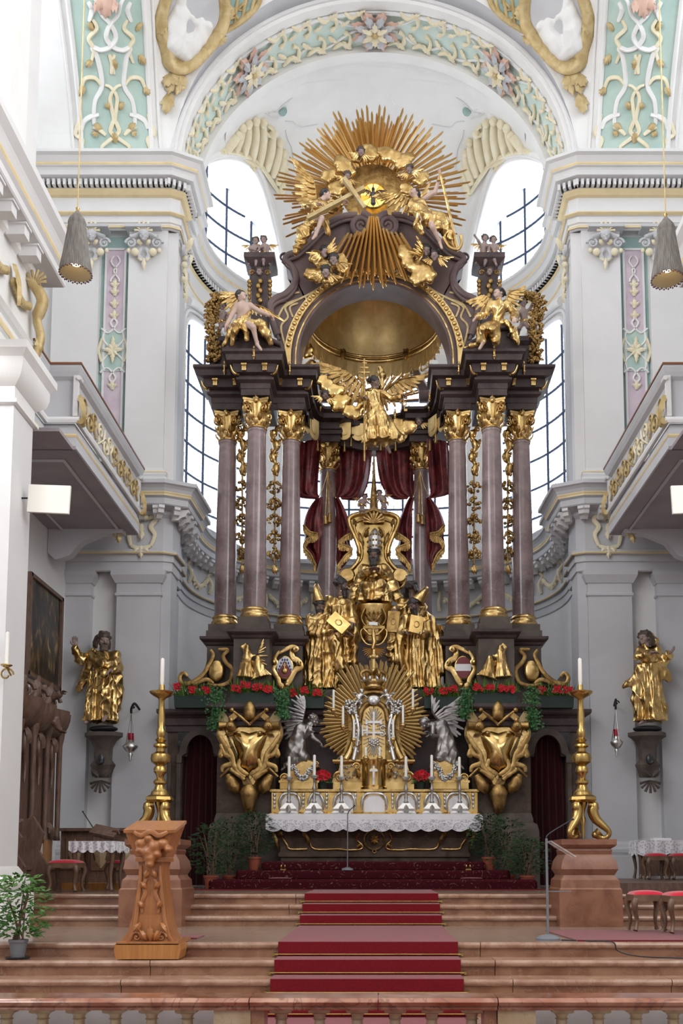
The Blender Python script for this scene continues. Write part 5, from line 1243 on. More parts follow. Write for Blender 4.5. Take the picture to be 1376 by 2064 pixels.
tsl=MB(); tsl.lathe([(.004,.06),(.01,.03),(.022,0),(.012,-.02),(.024,-.09),(.0,-.095)],(0,0,0),8); tsle=tsl.mesh('lappet_tassel',gold_d,smooth=60)
for i in range(17):
 a=PI*(i+.5)/17; x,y=xd-Rx*.98*math.cos(a),YD+Ry*.98*math.sin(a); rz=math.atan2(Ry*math.cos(a),Rx*math.sin(a))
 inst('lappet',lpe,t,Matrix.Translation((x,y,zr-.08)) @ Matrix.Rotation(rz,4,'Z') @ Matrix.Diagonal((1.0,1,1.05,1)))
 a=PI*i/17; x,y=xd-Rx*.98*math.cos(a),YD+Ry*.98*math.sin(a)
 if i:inst('lappet_tassel',tsle,t,Matrix.Translation((x,y-.02,zr-.40)))
for sg,nm in((-1,'left'),(1,'right')):
 t=thing('strap_bracket','curved marble strap with rolled foot holding the canopy at %s'%nm,'bracket',(sg*.9,19.75,zb1+.66),'canopy straps')
 pts=[(685,706),(680,730),(668,760),(652,790),(648,806)]
 X=lambda x:x if sg<0 else 1507-x
 c=cat_curve([q3(X(x),y,19.85)for x,y in pts],6)
 mb=MB(); w=.11; vs_=[]
 for p in c:vs_+=[(p.x-w,p.y-.06,p.z),(p.x+w,p.y-.06,p.z),(p.x+w,p.y+.06,p.z),(p.x-w,p.y+.06,p.z)]
 n=len(c); mb.add(vs_,[(i*4+k,i*4+(k+1)%4,(i+1)*4+(k+1)%4,(i+1)*4+k)for i in range(n-1)for k in range(4)]+[(3,2,1,0),tuple((n-1)*4+k for k in range(4))]); mb.build('strap',arch_m,t,smooth=40)
 mb=MB(); mb.lathe([(.10,-.14),(.13,-.12),(.13,.12),(.10,.14)],tuple(q3(X(650),800,19.78)),18,rot=Matrix.Rotation(PI/2,3,'Y')); mb.build('rolled_foot',arch_m,t,smooth=50)
 mb=MB(); vs_=[]
 for p in c:vs_+=[(p.x-sg*w*-1,p.y-.075,p.z),(p.x+sg*w-sg*.03,p.y-.075,p.z)]
 mb.tube([(p.x+sg*-w*-1,p.y-.07,p.z)for p in c],.022,6); mb.build('strap_edge',white_q,t,smooth=60)
 mb=MB(); a=q3(X(686),702,19.8); leafy(mb,a,a+Vector((sg*-.02,-.05,-.32)),.22,.05); leafy(mb,a+Vector((.06,0,0)),a+Vector((.1,-.03,-.25)),.12,.04); mb.build('strap_leaf',gold,t,smooth=60)
YR=20.45; c0=q3(754,812,YR)
t=thing('ray_burst','fan of brown-gilt wooden rays before the window behind the flying angel','sunburst',tuple(c0))
rr_=random.Random(3)
for i in range(46):
 a=PI*(.03+.94*i/45)+rr_.uniform(-.012,.012)
 if rr_.random()<.1:continue
 r0=.35+rr_.uniform(0,.15); r1=(1.25+rr_.uniform(-.15,.15))*(1.0 if 0.25<a/PI<.75 else 1.12)
 L=r1-r0; mx=Matrix.Translation(c0+Vector((math.cos(a)*(r0+L/2),rr_.uniform(-.05,.05),math.sin(a)*(r0+L/2)))) @ Matrix.Rotation(-(a-PI/2),4,'Y') @ Matrix.Diagonal((.045,.03,L,1)); inst('ray',RAY,t,mx)
mb=MB(); mb.tube([c0+Vector((.34*math.cos(PI*i/16),0,.34*math.sin(PI*i/16)))for i in range(17)],.025,6); mb.build('ray_hub',gold_d,t,smooth=60)
t=thing('cornice_lappets','gilded scalloped lappets with tassels hanging below the concave cornice','valance',(0,19.3,zb1-.1))
for(px,py,Y,rz,s_)in((632,866,18.75,60,1.3),(618,858,18.5,65,1.1),(693,874,19.28,0,1.1),(722,876,19.45,0,1.1),(752,878,19.55,0,1.1),(782,877,19.45,0,1.1),(808,875,19.28,0,1.1),(872,862,18.75,-60,1.2),(890,855,18.5,-65,1.1)):
 p=q3(px,py-22,Y); inst('lappet',lpe,t,Matrix.Translation(p) @ Matrix.Rotation(math.radians(rz),4,'Z') @ Matrix.Diagonal((s_,1,s_*1.05,1)))
for(px,py,Y)in((640,896,18.8),(694,898,19.28),(707,888,19.4),(738,895,19.5),(767,896,19.5),(797,897,19.4),(866,896,18.8),(878,880,18.6)):
 inst('lappet_tassel',tsle,t,Matrix.Translation(q3(px,py,Y)) @ Matrix.Diagonal((1.4,1.4,1.5,1)))
def swag(label,edge_l,edge_r,Y,m,depth=.10,n=34,k=26,ph=0.,bag=0.):
 """cloth between two boundary curves given in pixels (same number of points), with vertical folds"""
 a=cat_curve([Vector((*p,0))for p in edge_l],6); b=cat_curve([Vector((*p,0))for p in edge_r],6); na=min(len(a),len(b))-1
 def f(u,v):
  p=a[round(v*na)].lerp(b[round(v*na)],u); g=1-abs(2*v-1)*.2
  dy=depth*(math.sin(u*k*.5+ph+3*v*(u-.5)*2)*.6+math.sin(u*k*.9+1.7*ph-2*v)*.35)*(.35+.65*math.sin(PI*min(1,v*1.0+.08)))
  w_=q3(p.x,p.y+bag*math.sin(PI*u)*v,Y); return(w_.x,w_.y+dy*1.0-bag*.004*math.sin(PI*u)*v,w_.z+.03*math.sin(u*k*.5+ph)*v)
 mb=MB(); mb.grid(f,n,na); return mb
def drapery(label,parts,group=None):
 p0=parts[0][0].v[0]; t=thing('drapery',label,'drapery',p0,group)
 for mb,m,nm in parts:mb.build(nm,m,t,smooth=70)
 return t
def mirp(pts):return[(1507-x,y)for x,y in pts]
def tail(outer,inner,Y,sg):
 """hanging tail: maroon with pale gold turned edge, pixels"""
 return swag('',outer,inner,Y,drape,depth=.09,n=18,k=16)
def fringe(edge,Y,wdt=9,n=40):
 c=cat_curve([Vector((*p,0))for p in edge],8); mb=MB()
 pts=[q3(p.x,p.y,Y-.06)for p in c]; mb.tube(pts,.03,6)
 for i in range(0,len(pts)-1):
  for k in range(2):
   p=pts[i].lerp(pts[i+1],k/2); mb.tube([p,p+Vector((.012*math.sin(i*3+k),-.015,-.13-.02*math.sin(i*7)))],[.020,.013],5)
 return mb
for sg,nm in((-1,'left'),(1,'right')):
 X=(lambda pts:pts)if sg<0 else mirp
 s1=swag('',X([(604,890),(600,930),(596,975),(600,998),(640,1003)]),X([(648,885),(645,925),(642,965),(640,990),(644,1003)]),18.95,drape,.12,26,22,ph=1.2*sg)
 s2=swag('',X([(676,885),(674,925),(674,965),(672,985),(672,1002)]),X([(751,885),(748,930),(740,975),(722,1004),(690,1004)]),19.62,drape,.12,34,26,ph=.7*sg)
 tl1=swag('',X([(640,1002),(622,1025),(611,1055),(613,1078),(612,1102),(628,1118),(634,1146)]),X([(650,1002),(650,1025),(649,1055),(648,1080),(647,1105),(646,1125),(638,1148)]),19.12,drape,.10,20,18,ph=2*sg)
 tl2=swag('',X([(672,1002),(676,1025),(676,1055),(677,1085),(677,1110),(677,1130),(680,1148)]),X([(682,1002),(694,1025),(712,1072),(703,1085),(708,1105),(702,1128),(684,1148)]),19.3,drape,.10,20,18,ph=3*sg)
 f1=fringe(X([(612,1058),(624,1072),(640,1076),(622,1085),(613,1102),(626,1118),(636,1140)]),19.05)
 f2=fringe(X([(712,1072),(694,1082),(682,1094),(698,1100),(708,1108),(694,1122),(680,1142)]),19.22)
 drapery('maroon gold-fringed drapery knotted to the %s rear column'%nm,[(s1,drape,'outer_swag'),(s2,drape,'inner_swag'),(tl1,drape,'outer_tail'),(tl2,drape,'inner_tail'),(f1,gold_d,'outer_fringe'),(f2,gold_d,'inner_fringe')],'throne draperies')
 t=thing('tasselled_rope','pair of gold cords with tassels hanging down the %s rear column'%nm,'cord',tuple(q3(661 if sg<0 else 846,950,19.15)),'tasselled curtain cords')
 for k,(xe,ye)in enumerate(((656,1040),(664,1036))):
  x0=661; pp=[(x0,948),((xe+x0)/2,995),(xe,ye)]; pp=pp if sg<0 else mirp(pp)
  mb=MB(); mb.tube([q3(*p,19.14)for p in pp],.012,6); cd_=mb.build('cord',gold_d,t)
  e=q3(*pp[-1],19.14); mb=MB(); mb.lathe([(.02,.02),(.035,0),(.04,-.03),(.03,-.05),(.05,-.17),(.045,-.18),(0,-.18)],tuple(e),10); mb.build('tassel',gold_d,t,smooth=60)
 for(xa,xb)in((661,640),(661,676)):
  pp=[(xa,950),((xa+xb)/2,985),(xb,1004)]; pp=pp if sg<0 else mirp(pp); mb=MB(); mb.tube([q3(*p,19.15)for p in pp],.008,5); mb.build('tie_cord',gold_d,t)
lfm=MB(); leafy(lfm,(0,0,0),(0,-.03,.13),.09,.02); lf_me=lfm.mesh('festoon_leaf',gold_d,smooth=60)
def festoon(label,px,ytop,ybot,Y,seed):
 rs=random.Random(seed); t=thing('gilt_festoon',label,'festoon',tuple(q3(px,ybot,Y)),'gilt festoons between the altar columns')
 mb=MB(); top=[(px+3,ytop),(px-4,ytop+12),(px+4,ytop+32),(px-4,ytop+52),(px+3,ytop+70),(px,ytop+90)]
 c=cat_curve([q3(*p,Y)for p in top],6); mb.tube(c,[.03+.05*abs(math.sin(i*.42))for i in range(len(c))],8)
 for i in range(0,len(c),3):mb.ell(c[i]+Vector((.05*(-1)**i,-.04,0)),(.03,.03,.04),8,6)
 for i in(2,12,20):leafy(mb,c[i],c[i]+Vector((.10*(-1)**i,-.03,.14)),.10,.03)
 mb.build('scroll',gold,t,smooth=60)
 mb=MB(); mb.tube([q3(px,ytop+88,Y),q3(px,ybot-20,Y)],.018,6); mb.build('stem',gold_d,t)
 n=5; span=(ybot-24-(ytop+98))
 for i in range(n):
  y0=ytop+104+span*(i+.3)/n; bl=MB()
  for k in range(26):
   a=rs.uniform(0,2*PI); u=rs.uniform(-1,1); w_=math.sqrt(1-u*u)*.10*(1-.04*i)
   c=q3(px,y0+u*12,Y)+Vector((math.cos(a)*w_,math.sin(a)*w_*.7-.01,0))
   if k%2:bl.ell(c,(.035,.03,.032),6,5)
   else:leafy(bl,c,c+Vector((math.cos(a)*.08,-.03,-.05+.06*u)),.07,.015)
  bl.build('flower_bunch',gold_d,t,smooth=60)
 mb=MB()
 for k in range(4):leafy(mb,q3(px,ybot-20,Y),q3(px+(-4,-1,2,5)[k],ybot-2+(k%2)*3,Y),.08,.02)
 mb.build('end_leaves',gold,t,smooth=60)
for px,lab,sd_ in((488,'gilt festoon between the outermost and middle left columns',1),(553,'gilt festoon between the middle and innermost left columns',2),(955,'gilt festoon between the innermost and middle right columns',3),(1023,'gilt festoon between the middle and outermost right columns',4)):
 festoon(lab,px,868,1158,17.98,sd_)
YGl=18.65; gc_=q3(752,394,YGl); mpx=M(752,394,YGl)
t=thing('glory_sunburst','great fan of gilded rays crowning the altar','sunburst',tuple(gc_))
rr_=random.Random(11)
for b in range(50):
 ang=math.radians(-24+228*b/49)
 Lb=(200+rr_.uniform(-14,6))*(1-.02*abs(math.sin(ang*2)))
 if math.sin(ang)<.05:Lb*=.98
 for k in range(3):
  a=ang+math.radians((k-1)*1.45); Lr=Lb*(1-.09*((k+b)%3)); r0=62+rr_.uniform(0,12); wd=4.6*mpx
  L=(Lr-r0)*mpx; mid=(Lr+r0)/2*mpx
  mx=Matrix.Translation(gc_+Vector((math.cos(a)*mid,.03*k+rr_.uniform(0,.05),math.sin(a)*mid))) @ Matrix.Rotation(-(a-PI/2),4,'Y') @ Matrix.Diagonal((wd,wd,L,1)); inst('ray',RAY,t,mx)
for b in range(36):
 a=2*PI*b/36; L=30*mpx; mx=Matrix.Translation(gc_+Vector((math.cos(a)*45*mpx,.08,math.sin(a)*45*mpx))) @ Matrix.Rotation(-(a-PI/2),4,'Y') @ Matrix.Diagonal((3.4*mpx,.03,L,1)); inst('ray',RAY,t,mx)
mb=MB(); mb.lathe([(26*mpx,0),(29*mpx,-.03),(31*mpx,0),(64*mpx,.10)],tuple(gc_+Vector((0,.05,0))),40,rot=Matrix.Rotation(PI/2,3,'X')); mb.build('backing_ring',gold_d,t,smooth=50)
c1=q3(752,394,17.7); m1=M(752,420,17.7); t=thing('glory_sunburst','narrow fan of gilded rays falling between the two gable scrolls','sunburst',tuple(q3(752,590,17.7)))
for b in range(15):
 ang=math.radians(-90-31+62*b/14); Lb=(205-.20*abs(b-7)**1.9)+rr_.uniform(-8,3)
 for k in range(3):
  a=ang+math.radians((k-1)*1.15); Lr=Lb-14*((k*2+b)%3); r0=(50 if 5<=b<=9 else 100-6*min(b,14-b))+rr_.uniform(0,8); wd=4.4*m1; L=(Lr-r0)*m1; mid=(Lr+r0)/2*m1
  mx=Matrix.Translation(c1+Vector((math.cos(a)*mid,-.03*k-.03,math.sin(a)*mid))) @ Matrix.Rotation(-(a-PI/2),4,'Y') @ Matrix.Diagonal((wd,wd,L,1)); inst('ray',RAY,t,mx)
cg=q3(752,394,18.5); rg=27*mpx
t=thing('round_glass','round yellow glass window of the glory lit from behind','window',tuple(cg))
for i in range(12):
 a0,a1=2*PI*i/12+.03,2*PI*(i+1)/12-.03; pts=[(cg.x+.05*math.cos((a0+a1)/2),cg.z+.05*math.sin((a0+a1)/2))]+[(cg.x+rg*math.cos(lerp(a0,a1,k/5)),cg.z+rg*math.sin(lerp(a0,a1,k/5)))for k in range(6)]
 mb=MB(); mb.prism(pts,cg.y,cg.y+.02); mb.build('pane',glow_o if i in(0,1,4,6)else glow,t)
mb=MB(); mb.tube([(cg.x+rg*math.cos(2*PI*i/32),cg.y,cg.z+rg*math.sin(2*PI*i/32))for i in range(33)],.022,6); mb.build('rim',gold_d,t,smooth=60)
cgo=cg; cg=cg+Vector((0,0,-.13))
t=thing('dove','dark silver dove with spread wings before the yellow glass','dove',tuple(cg+Vector((0,-.25,-.2))))
S=Sculpt(.014,.03); S.ell(cg+Vector((0,-.2,0)),(.045,.05,.085)); S.ell(cg+Vector((0,-.24,.09)),(.034,.036,.036)); S.cone(cg+Vector((0,-.27,.09)),cg+Vector((0,-.31,.085)),.015,.008); S.cone(cg+Vector((0,-.18,-.07)),cg+Vector((0,-.17,-.15)),.035,.055); np_obj('body',S.mesh(),pewter,t)
for sg in(-1,1):wing(t,cg+Vector((sg*.03,-.2,.03)),cg+Vector((sg*.20,-.2,.09)),(0,0,-1),.12,pewter,n=7,thick=.012,rows=2)
cg=cgo
t=thing('gold_clouds','ring of golden clouds with small cherub heads round the glory','cloud',tuple(q3(752,340,18.45)))
def cl(*px,Y=18.4,m=gold,h=.03):
 S=Sculpt(h,.03)
 for(x,y,r_)in px:
  mm=M(x,y,Y); S.ell(tuple(q3(x,y,Y)),(r_*mm,r_*mm*.7,r_*mm*.92))
  for k in range(5):
   a=k*1.25+x; S.ell(tuple(q3(x+math.cos(a)*r_*.75,y+math.sin(a)*r_*.7,Y-.03)),(r_*mm*.5,r_*mm*.45,r_*mm*.46))
 return S
def cloudpart(root,S,m=gold):return np_obj('cloud',S.mesh(smooth_it=1),m,root)
for grp in(((692,334,17),(684,322,10),(704,345,12)),((660,357,13),(668,349,9)),((676,382,15),(690,372,10)),((748,312,14),(745,300,9),(736,300,9)),((720,318,11),),((780,312,15),(797,318,13),(768,305,9)),((815,326,15),(826,316,9),(806,333,10)),((846,361,14),(856,354,8)),((818,381,13),)):
 cloudpart(t,cl(*grp))
for(x,y,f_)in((727,306,(.2,-1,-.5)),(699,355,(.4,-1,-.6)),(825,342,(-.4,-1,-.5))):
 cherub(t,q3(x,y,18.2),9*mpx,f_,skin_g,hair_b,gold)
def cluster(label,heads,clouds,Y=17.65):
 t=thing('cherub_cluster',label,'cherubs',tuple(q3(clouds[0][0],clouds[0][1],Y)),'cherub clusters on the gable')
 cloudpart(t,cl(*clouds,Y=Y));
 for(x,y,f_)in heads:cherub(t,q3(x,y,Y-.18),11*mpx,f_,skin_g,hair_m,gold)
 return t
t=cluster('left gable cluster of three dark-haired cherub heads on golden clouds',[(654,508,(.3,-1,-.4)),(672,524,(0,-1,-.4)),(656,548,(.2,-1,-.5))],[(640,520,16),(660,530,18),(685,525,14),(640,556,14),(662,560,14),(625,553,12),(690,540,12)])
wing(t,q3(660,510,17.4),q3(668,490,17.4),(.8,0,.3),.22,gold,n=6)
t=cluster('right gable cluster of two dark-haired cherub heads on swirling golden clouds',[(858,505,(.2,-1,-.4)),(876,515,(-.2,-1,-.4))],[(820,515,16),(826,530,15),(848,545,20),(862,555,16),(840,562,14),(812,503,10)])
wing(t,q3(850,515,17.4),q3(844,487,17.4),(-.8,0,.2),.20,gold,n=6); wing(t,q3(884,520,17.4),q3(894,530,17.4),(.3,0,-.9),.18,gold,n=5)
an,J,r=FIG('golden_angel','golden angel with raised wing holding the big cross on the left gable slope',17.35,11,dict(head=(657,394),shL=(632,408,.05),shR=(654,410,-.05),elL=(612,414,-.05),wrL=(640,412,-.2),elR=(668,424,-.1),wrR=(690,410,-.25),pel=(632,442),knL=(618,470,-.05),anL=(604,500),knR=(648,440,-.25),anR=(636,474,-.2),ftR=(630,481,-.25)),gold,skin,hair_m,'short',None,(1,-.35,.1),bare=('legR',),drapes=[([(630,440),(612,470),(596,508)],[12,13,7]),([(640,446,-.05),(655,450,-.1),(660,468,-.08)],[10,9,6])],seed=21,fold=.02)
wing(an,q3(636,404,17.5),q3(602,336,17.5),(-.9,0,-.25),.38,gold,n=10,thick=.025); wing(an,q3(648,404,17.55),q3(668,420,17.6),(.9,0,.3),.24,gold,n=7)
t=thing('wooden_cross','plain golden-brown cross carried slantwise by the left gable angel','cross',tuple(q3(619,441,17.1)))
def beam(t,a,b,w,d,m,nm='beam'):
 a,b=Vector(a),Vector(b); dr=(b-a); L=dr.length; R3=dr.to_track_quat('Z','Y').to_matrix(); mb=MB(); mb.box((a+b)/2,(w,d,L),R3); return mb.build(nm,m,t)
beam(t,q3(619,441,17.05),q3(734,380,17.05),.10,.07,ochre_d); beam(t,q3(693,360,17.0),q3(735,421,17.0),.10,.07,ochre_d,'cross_arm')
ar,J,r=FIG('golden_angel','golden angel with arm raised holding an anchor on the right gable slope',17.35,11,dict(head=(834,390),shL=(828,408,-.05),shR=(852,402,.05),elL=(832,428,-.15),wrL=(844,436,-.25),elR=(876,388,-.05),wrR=(886,356,-.05),pel=(862,436),knL=(872,458,-.25),anL=(886,488,-.1),ftL=(890,500,-.15),knR=(892,452,-.1),anR=(906,486)),gold,skin,hair_m,'short',None,(-.4,-.8,.55),bare=('armR','legL'),drapes=[([(840,415),(860,440,-.1),(880,456,-.15)],[12,13,12]),([(862,434),(890,446),(906,480),(918,500)],[13,15,12,5]),([(846,436,-.2),(840,452,-.2),(850,470,-.15)],[9,8,5])],seed=22,fold=.02,hands=dict(R=dict(d=(.05,0,1),n=(-1,-.4,0))))
wing(ar,q3(832,410,17.5),q3(768,396,17.5),(0,0,-1),.30,gold,n=10,thick=.025); wing(ar,q3(848,404,17.6),q3(862,374,17.6),(.7,0,.4),.2,gold,n=6)
t=thing('anchor','thin golden anchor held by the right gable angel','anchor',tuple(q3(920,504,17.2)))
mb=MB(); mb.tube([q3(887,350,17.25),q3(922,502,17.25)],.025,7); mb.build('shank',gold,t); mb=MB(); mb.tube(cat_curve([q3(893,478,17.2),q3(905,497,17.2),q3(922,503,17.2),q3(930,490,17.2),q3(928,474,17.2)],5),.03,7); mb.build('flukes',gold,t,smooth=60); mb=MB(); mb.tube([q3(880,364,17.25),q3(896,360,17.25)],.02,6); mb.build('stock',gold,t)
sl_,J,r=FIG('seated_angel','seated bare-chested angel with gold drapery on the left pediment scroll',16.95,12,dict(head=(487,598),shL=(477,616,.02),shR=(504,616,.02),elL=(467,636),wrL=(456,656,-.1),elR=(524,628),wrR=(543,636,-.1),pel=(488,646,.1),knL=(472,668,-.2),anL=(468,694,-.1),knR=(510,660,-.32),anR=(518,694,-.2),ftR=(526,705,-.3)),gold,skin,hair_m,'short',None,(.75,-.7,.25),bare=('torso','armL','armR','legR'),drapes=[([(504,630,.02),(494,640,-.05),(478,652,-.05),(465,672,-.05),(452,694)],[5,6,8,8,4]),([(498,650,-.1),(526,656,-.15),(536,672,-.12),(545,692,-.05)],[9,11,10,6]),([(492,660,-.15),(498,686,-.1)],[8,5])],seed=31,fold=.014)
wing(sl_,q3(480,612,17.2),q3(462,596,17.2),(-.35,0,-1),.30,gold,n=8); wing(sl_,q3(504,614,17.2),q3(562,640,17.2),(.2,0,-1),.22,gold,n=9)
srr,J,r=FIG('seated_angel','seated angel in full gold robe with open arms on the right pediment scroll',16.95,12,dict(head=(1004,592),shL=(989,613,.02),shR=(1022,613,.02),elL=(976,634),wrL=(960,640,-.2),elR=(1036,632),wrR=(1036,642,-.22),pel=(1003,650,.1),knL=(972,664,-.3),anL=(974,690,-.2),ftL=(966,703,-.3),knR=(992,664,-.32),anR=(996,690,-.15)),gold,skin,hair_m,'swept',None,(-.7,-.75,.1),drapes=[([(972,664,-.2),(970,684,-.18)],[11,9]),([(996,664,-.2),(1000,688,-.18)],[12,10]),([(972,690,-.1),(950,698,-.05),(936,702,0)],[7,6,4]),([(1020,650),(1034,668),(1042,690)],[8,7,6])],seed=33,fold=.016)
wing(srr,q3(990,610,17.2),q3(958,606,17.2),(-.1,0,-1),.30,gold,n=9); wing(srr,q3(1018,610,17.2),q3(1044,584,17.2),(.5,0,-.8),.28,gold,n=9)
fa,J,r=FIG('flying_angel','flying golden angel with spread wings and triple-cross staff in the middle of the altar',17.5,12,dict(head=(755,772),shL=(740,792,0),shR=(769,792,.05),elL=(724,806,-.1),wrL=(734,802,-.3),elR=(788,802,.05),wrR=(808,798,-.1),pel=(754,824),knL=(752,862,-.05),anL=(756,894),knR=(772,860,-.05),anR=(780,900,.02),ftR=(786,912,-.05)),gold,skin_d,hair_m,'swept',None,(.9,-.5,-.2),skirts=[((755,815),(764,892),16,32,9,.18,.75)],drapes=[([(756,830),(778,852),(800,876)],[13,13,9]),([(770,856),(790,880)],[14,10]),([(766,786,.1),(772,760,.15),(764,742,.15)],[5,7,5])],seed=41,fold=.018)
wing(fa,q3(744,796,17.75),q3(664,742,17.75),(.15,0,-1),.46,gold_d,n=14,thick=.025); wing(fa,q3(766,796,17.75),q3(838,760,17.75),(-.1,0,-1),.38,gold_d,n=13,thick=.025)
t=thing('cross_staff','thin gilt staff with triple cross in the hand of the flying angel','staff',tuple(q3(734,930,17.15)))
mb=MB(); mb.tube([q3(734,930,17.15),q3(734,724,17.15)],.018,7); mb.build('staff',gold_d,t);
for y,w_ in((732,5),(741,8),(751,11)):
 mb=MB(); mb.tube([q3(734-w_,y,17.15),q3(734+w_,y,17.15)],.016,6); mb.build('cross_bar',gold,t)
t=thing('key','small golden key on a chain below the hand of the flying angel','key',tuple(q3(815,820,17.3)))
mb=MB(); mb.tube([q3(813,799,17.35),q3(814,812,17.35)],.008,5); mb.build('chain',gold_d,t); mb=MB(); k0=q3(815,814,17.35); mb.tube([k0+Vector((.035*math.cos(a*PI/6),0,.035*math.sin(a*PI/6)))for a in range(13)],.012,6); mb.tube([k0+Vector((0,0,-.03)),k0+Vector((0,0,-.14))],.013,6); mb.box(k0+Vector((.025,0,-.12)),(.05,.015,.04)); mb.build('key_body',gold,t,smooth=60)
t=thing('gold_clouds','billowing golden clouds with a cherub head left of the flying angel','cloud',tuple(q3(690,830,17.6)))
for grp in(((682,813,17),(696,806,11)),((704,829,13),(718,834,12),(728,822,10)),((650,767,12),(660,778,13)),((672,788,14),(684,786,10))):cloudpart(t,cl(*grp,Y=17.65,m=gold_b),gold_b)
cherub(t,q3(655,797,17.45),9*M(655,797,17.5),(.3,-1,-.3),skin_d,hair_m,gold)
t=thing('gold_clouds','billowing golden clouds with a cherub head right of the flying angel','cloud',tuple(q3(810,870,17.7)))
for grp in(((801,856,13),(812,868,11)),((820,862,14),(830,858,10)),((806,884,9),)):cloudpart(t,cl(*grp,Y=17.75))
cherub(t,q3(844,850,17.65),8*M(655,797,17.5),(-.1,-1,-.3),skin_d,hair_m,gold)
t=thing('gold_clouds','pale golden cloud rolls behind the left inner column capital','cloud',tuple(q3(622,760,18.6)))
for grp in(((619,710,13),(620,700,9)),((628,740,14),(634,752,10))):cloudpart(t,cl(*grp,Y=18.75,m=gold_b),gold_b)
def putto(name,label,Y,s_,j,group=None,wingd=None,cloth=None):
 """chubby child: joints in pixels"""
 q=lambda p:np.array(P(p[0],p[1],Y+(p[2]if len(p)>2 else 0))); J={k:q(v)for k,v in j.items()}; r=s_*M(j['head'][0],j['head'][1],Y)
 t=thing(name,label,'putto',tuple(J['pel']),group); S=Sculpt(max(.012,r*.15),r*.3)
 ch=J['head']*.45+J['pel']*.55; S.ell(ch,(r*.95,r*.8,r*.95)); S.ell(J['pel'],(r*1.0,r*.9,r*.8)); S.cone(ch,J['pel'],r*.8,r*.85); S.cone(J['head'],ch,r*.4,r*.6)
 for k in 'LR':
  sh=ch+np.array([(-1 if k=='L' else 1)*r*.75,0,r*.5]); S.cone(sh,J['el'+k],r*.38,r*.32); S.cone(J['el'+k],J['wr'+k],r*.3,r*.22); S.ell(J['wr'+k],r*.28)
  if 'kn'+k in J:S.cone(J['pel'],J['kn'+k],r*.55,r*.45); S.cone(J['kn'+k],J['an'+k],r*.42,r*.26); S.ell(J['an'+k]+np.array([0,-r*.2,0]),(r*.26,r*.42,r*.2))
 np_obj('body',S.mesh(),skin_g,t); head(t,J['head'],r,(j.get('f')or(0,-1,-.2)),skin_g,hair_m,'short',h=max(.009,r*.1))if False else head(t,J['head'],r,(0.15,-1,-.1),skin_g,hair_b,'short',h=max(.009,r*.1))
 C=Sculpt(.016,.03); C.chain([J['pel']+np.array([-r*1.1,-r*.3,r*.1]),J['pel']+np.array([0,-r*.9,-r*.25]),J['pel']+np.array([r*1.2,-r*.2,-r*.2]),J['pel']+np.array([r*1.4,0,-r*1.2])],[r*.3,r*.42,r*.36,r*.2]); np_obj('loincloth',C.mesh(fold=.008),gold,t)
 for k,sg in(('L',-1),('R',1)):
  a=ch+np.array([sg*r*.5,r*.6,r*.4]); wing(t,a,a+np.array([sg*r*2.0,r*.3,r*.9]),(sg*.3,0,-1),r*1.5,gold,n=6,thick=.012,rows=2)
 return t
PG='putti of the altar attic'
putto('putto','left putto of the pair on the left attic post',18.1,8,dict(head=(515,486),pel=(511,514),elL=(503,502,-.1),wrL=(514,504,-.2),elR=(523,500,-.1),wrR=(530,498,-.15),knL=(506,524,-.15),anL=(500,534,-.15),knR=(516,526,-.18),anR=(515,536,-.18)),PG)
putto('putto','right putto of the pair on the left attic post',18.1,8,dict(head=(531,484),pel=(535,512),elL=(524,500,-.1),wrL=(520,506,-.15),elR=(542,500,-.05),wrR=(538,508,-.2),knL=(531,524,-.2),anL=(531,535,-.18),knR=(540,522,-.15),anR=(544,534,-.15)),PG)
putto('putto','putto with raised arm on the right attic post',18.1,8,dict(head=(977,481),pel=(974,513),elL=(964,486,-.05),wrL=(956,474,-.05),elR=(985,500,-.1),wrR=(986,508,-.15),knL=(964,522,-.15),anL=(958,532,-.15),knR=(978,526,-.2),anR=(976,535,-.2)),PG)
putto('putto','putto hugging its companion on the right attic post',18.1,8,dict(head=(994,484),pel=(996,512),elL=(985,498,-.05),wrL=(980,496,-.12),elR=(1003,500,-.1),wrR=(998,508,-.15),knL=(996,524,-.2),anL=(1000,535,-.2),knR=(1004,522,-.1),anR=(1008,534,-.1)),PG)
def garland(label,pts,Y,group,seed):
 rs=random.Random(seed); c=cat_curve([q3(*p,Y)for p in pts],8); t=thing('flower_garland',label,'garland',tuple(c[-1]),group)
 mb=MB(); mb.tube(c,.04,6); mb.build('stem',gold_d,t)
 step=max(1,len(c)//9)
 for s0 in range(0,len(c)-1,step):
  bl=MB()
  for i in range(s0,min(len(c),s0+step)):
   for k in range(5):
    a=rs.uniform(0,2*PI); p=c[i]+Vector((math.cos(a)*.07,-abs(math.sin(a))*.07,rs.uniform(-.03,.03)))
    if k%2:bl.ell(p,.038,6,5)
    else:leafy(bl,p,p+Vector((math.cos(a)*.10,-.03,rs.uniform(-.07,.05))),.08,.02)
  bl.build('flower_bunch',gold_d,t,smooth=60)
 return t
garland('brown-gilt flower garland hanging over the outer left edge of the altar',[(470,604),(452,600),(438,602),(430,616),(427,640),(429,670),(431,700),(429,728)],17.75,'attic garlands',1)
garland('brown-gilt flower garland hanging over the outer right edge of the altar',[(1036,596),(1056,594),(1076,600),(1086,615),(1080,640),(1078,670),(1080,700),(1078,730)],17.75,'attic garlands',2)
putto('putto','dusky putto holding the garland at the outer left corner',18.0,9,dict(head=(448,618),pel=(448,650),elL=(436,622,0),wrL=(430,608,-.1),elR=(460,636,-.1),wrR=(462,650,-.2),knL=(442,664,-.2),anL=(440,676,-.1),knR=(458,662,-.2),anR=(462,676,-.1)),PG)
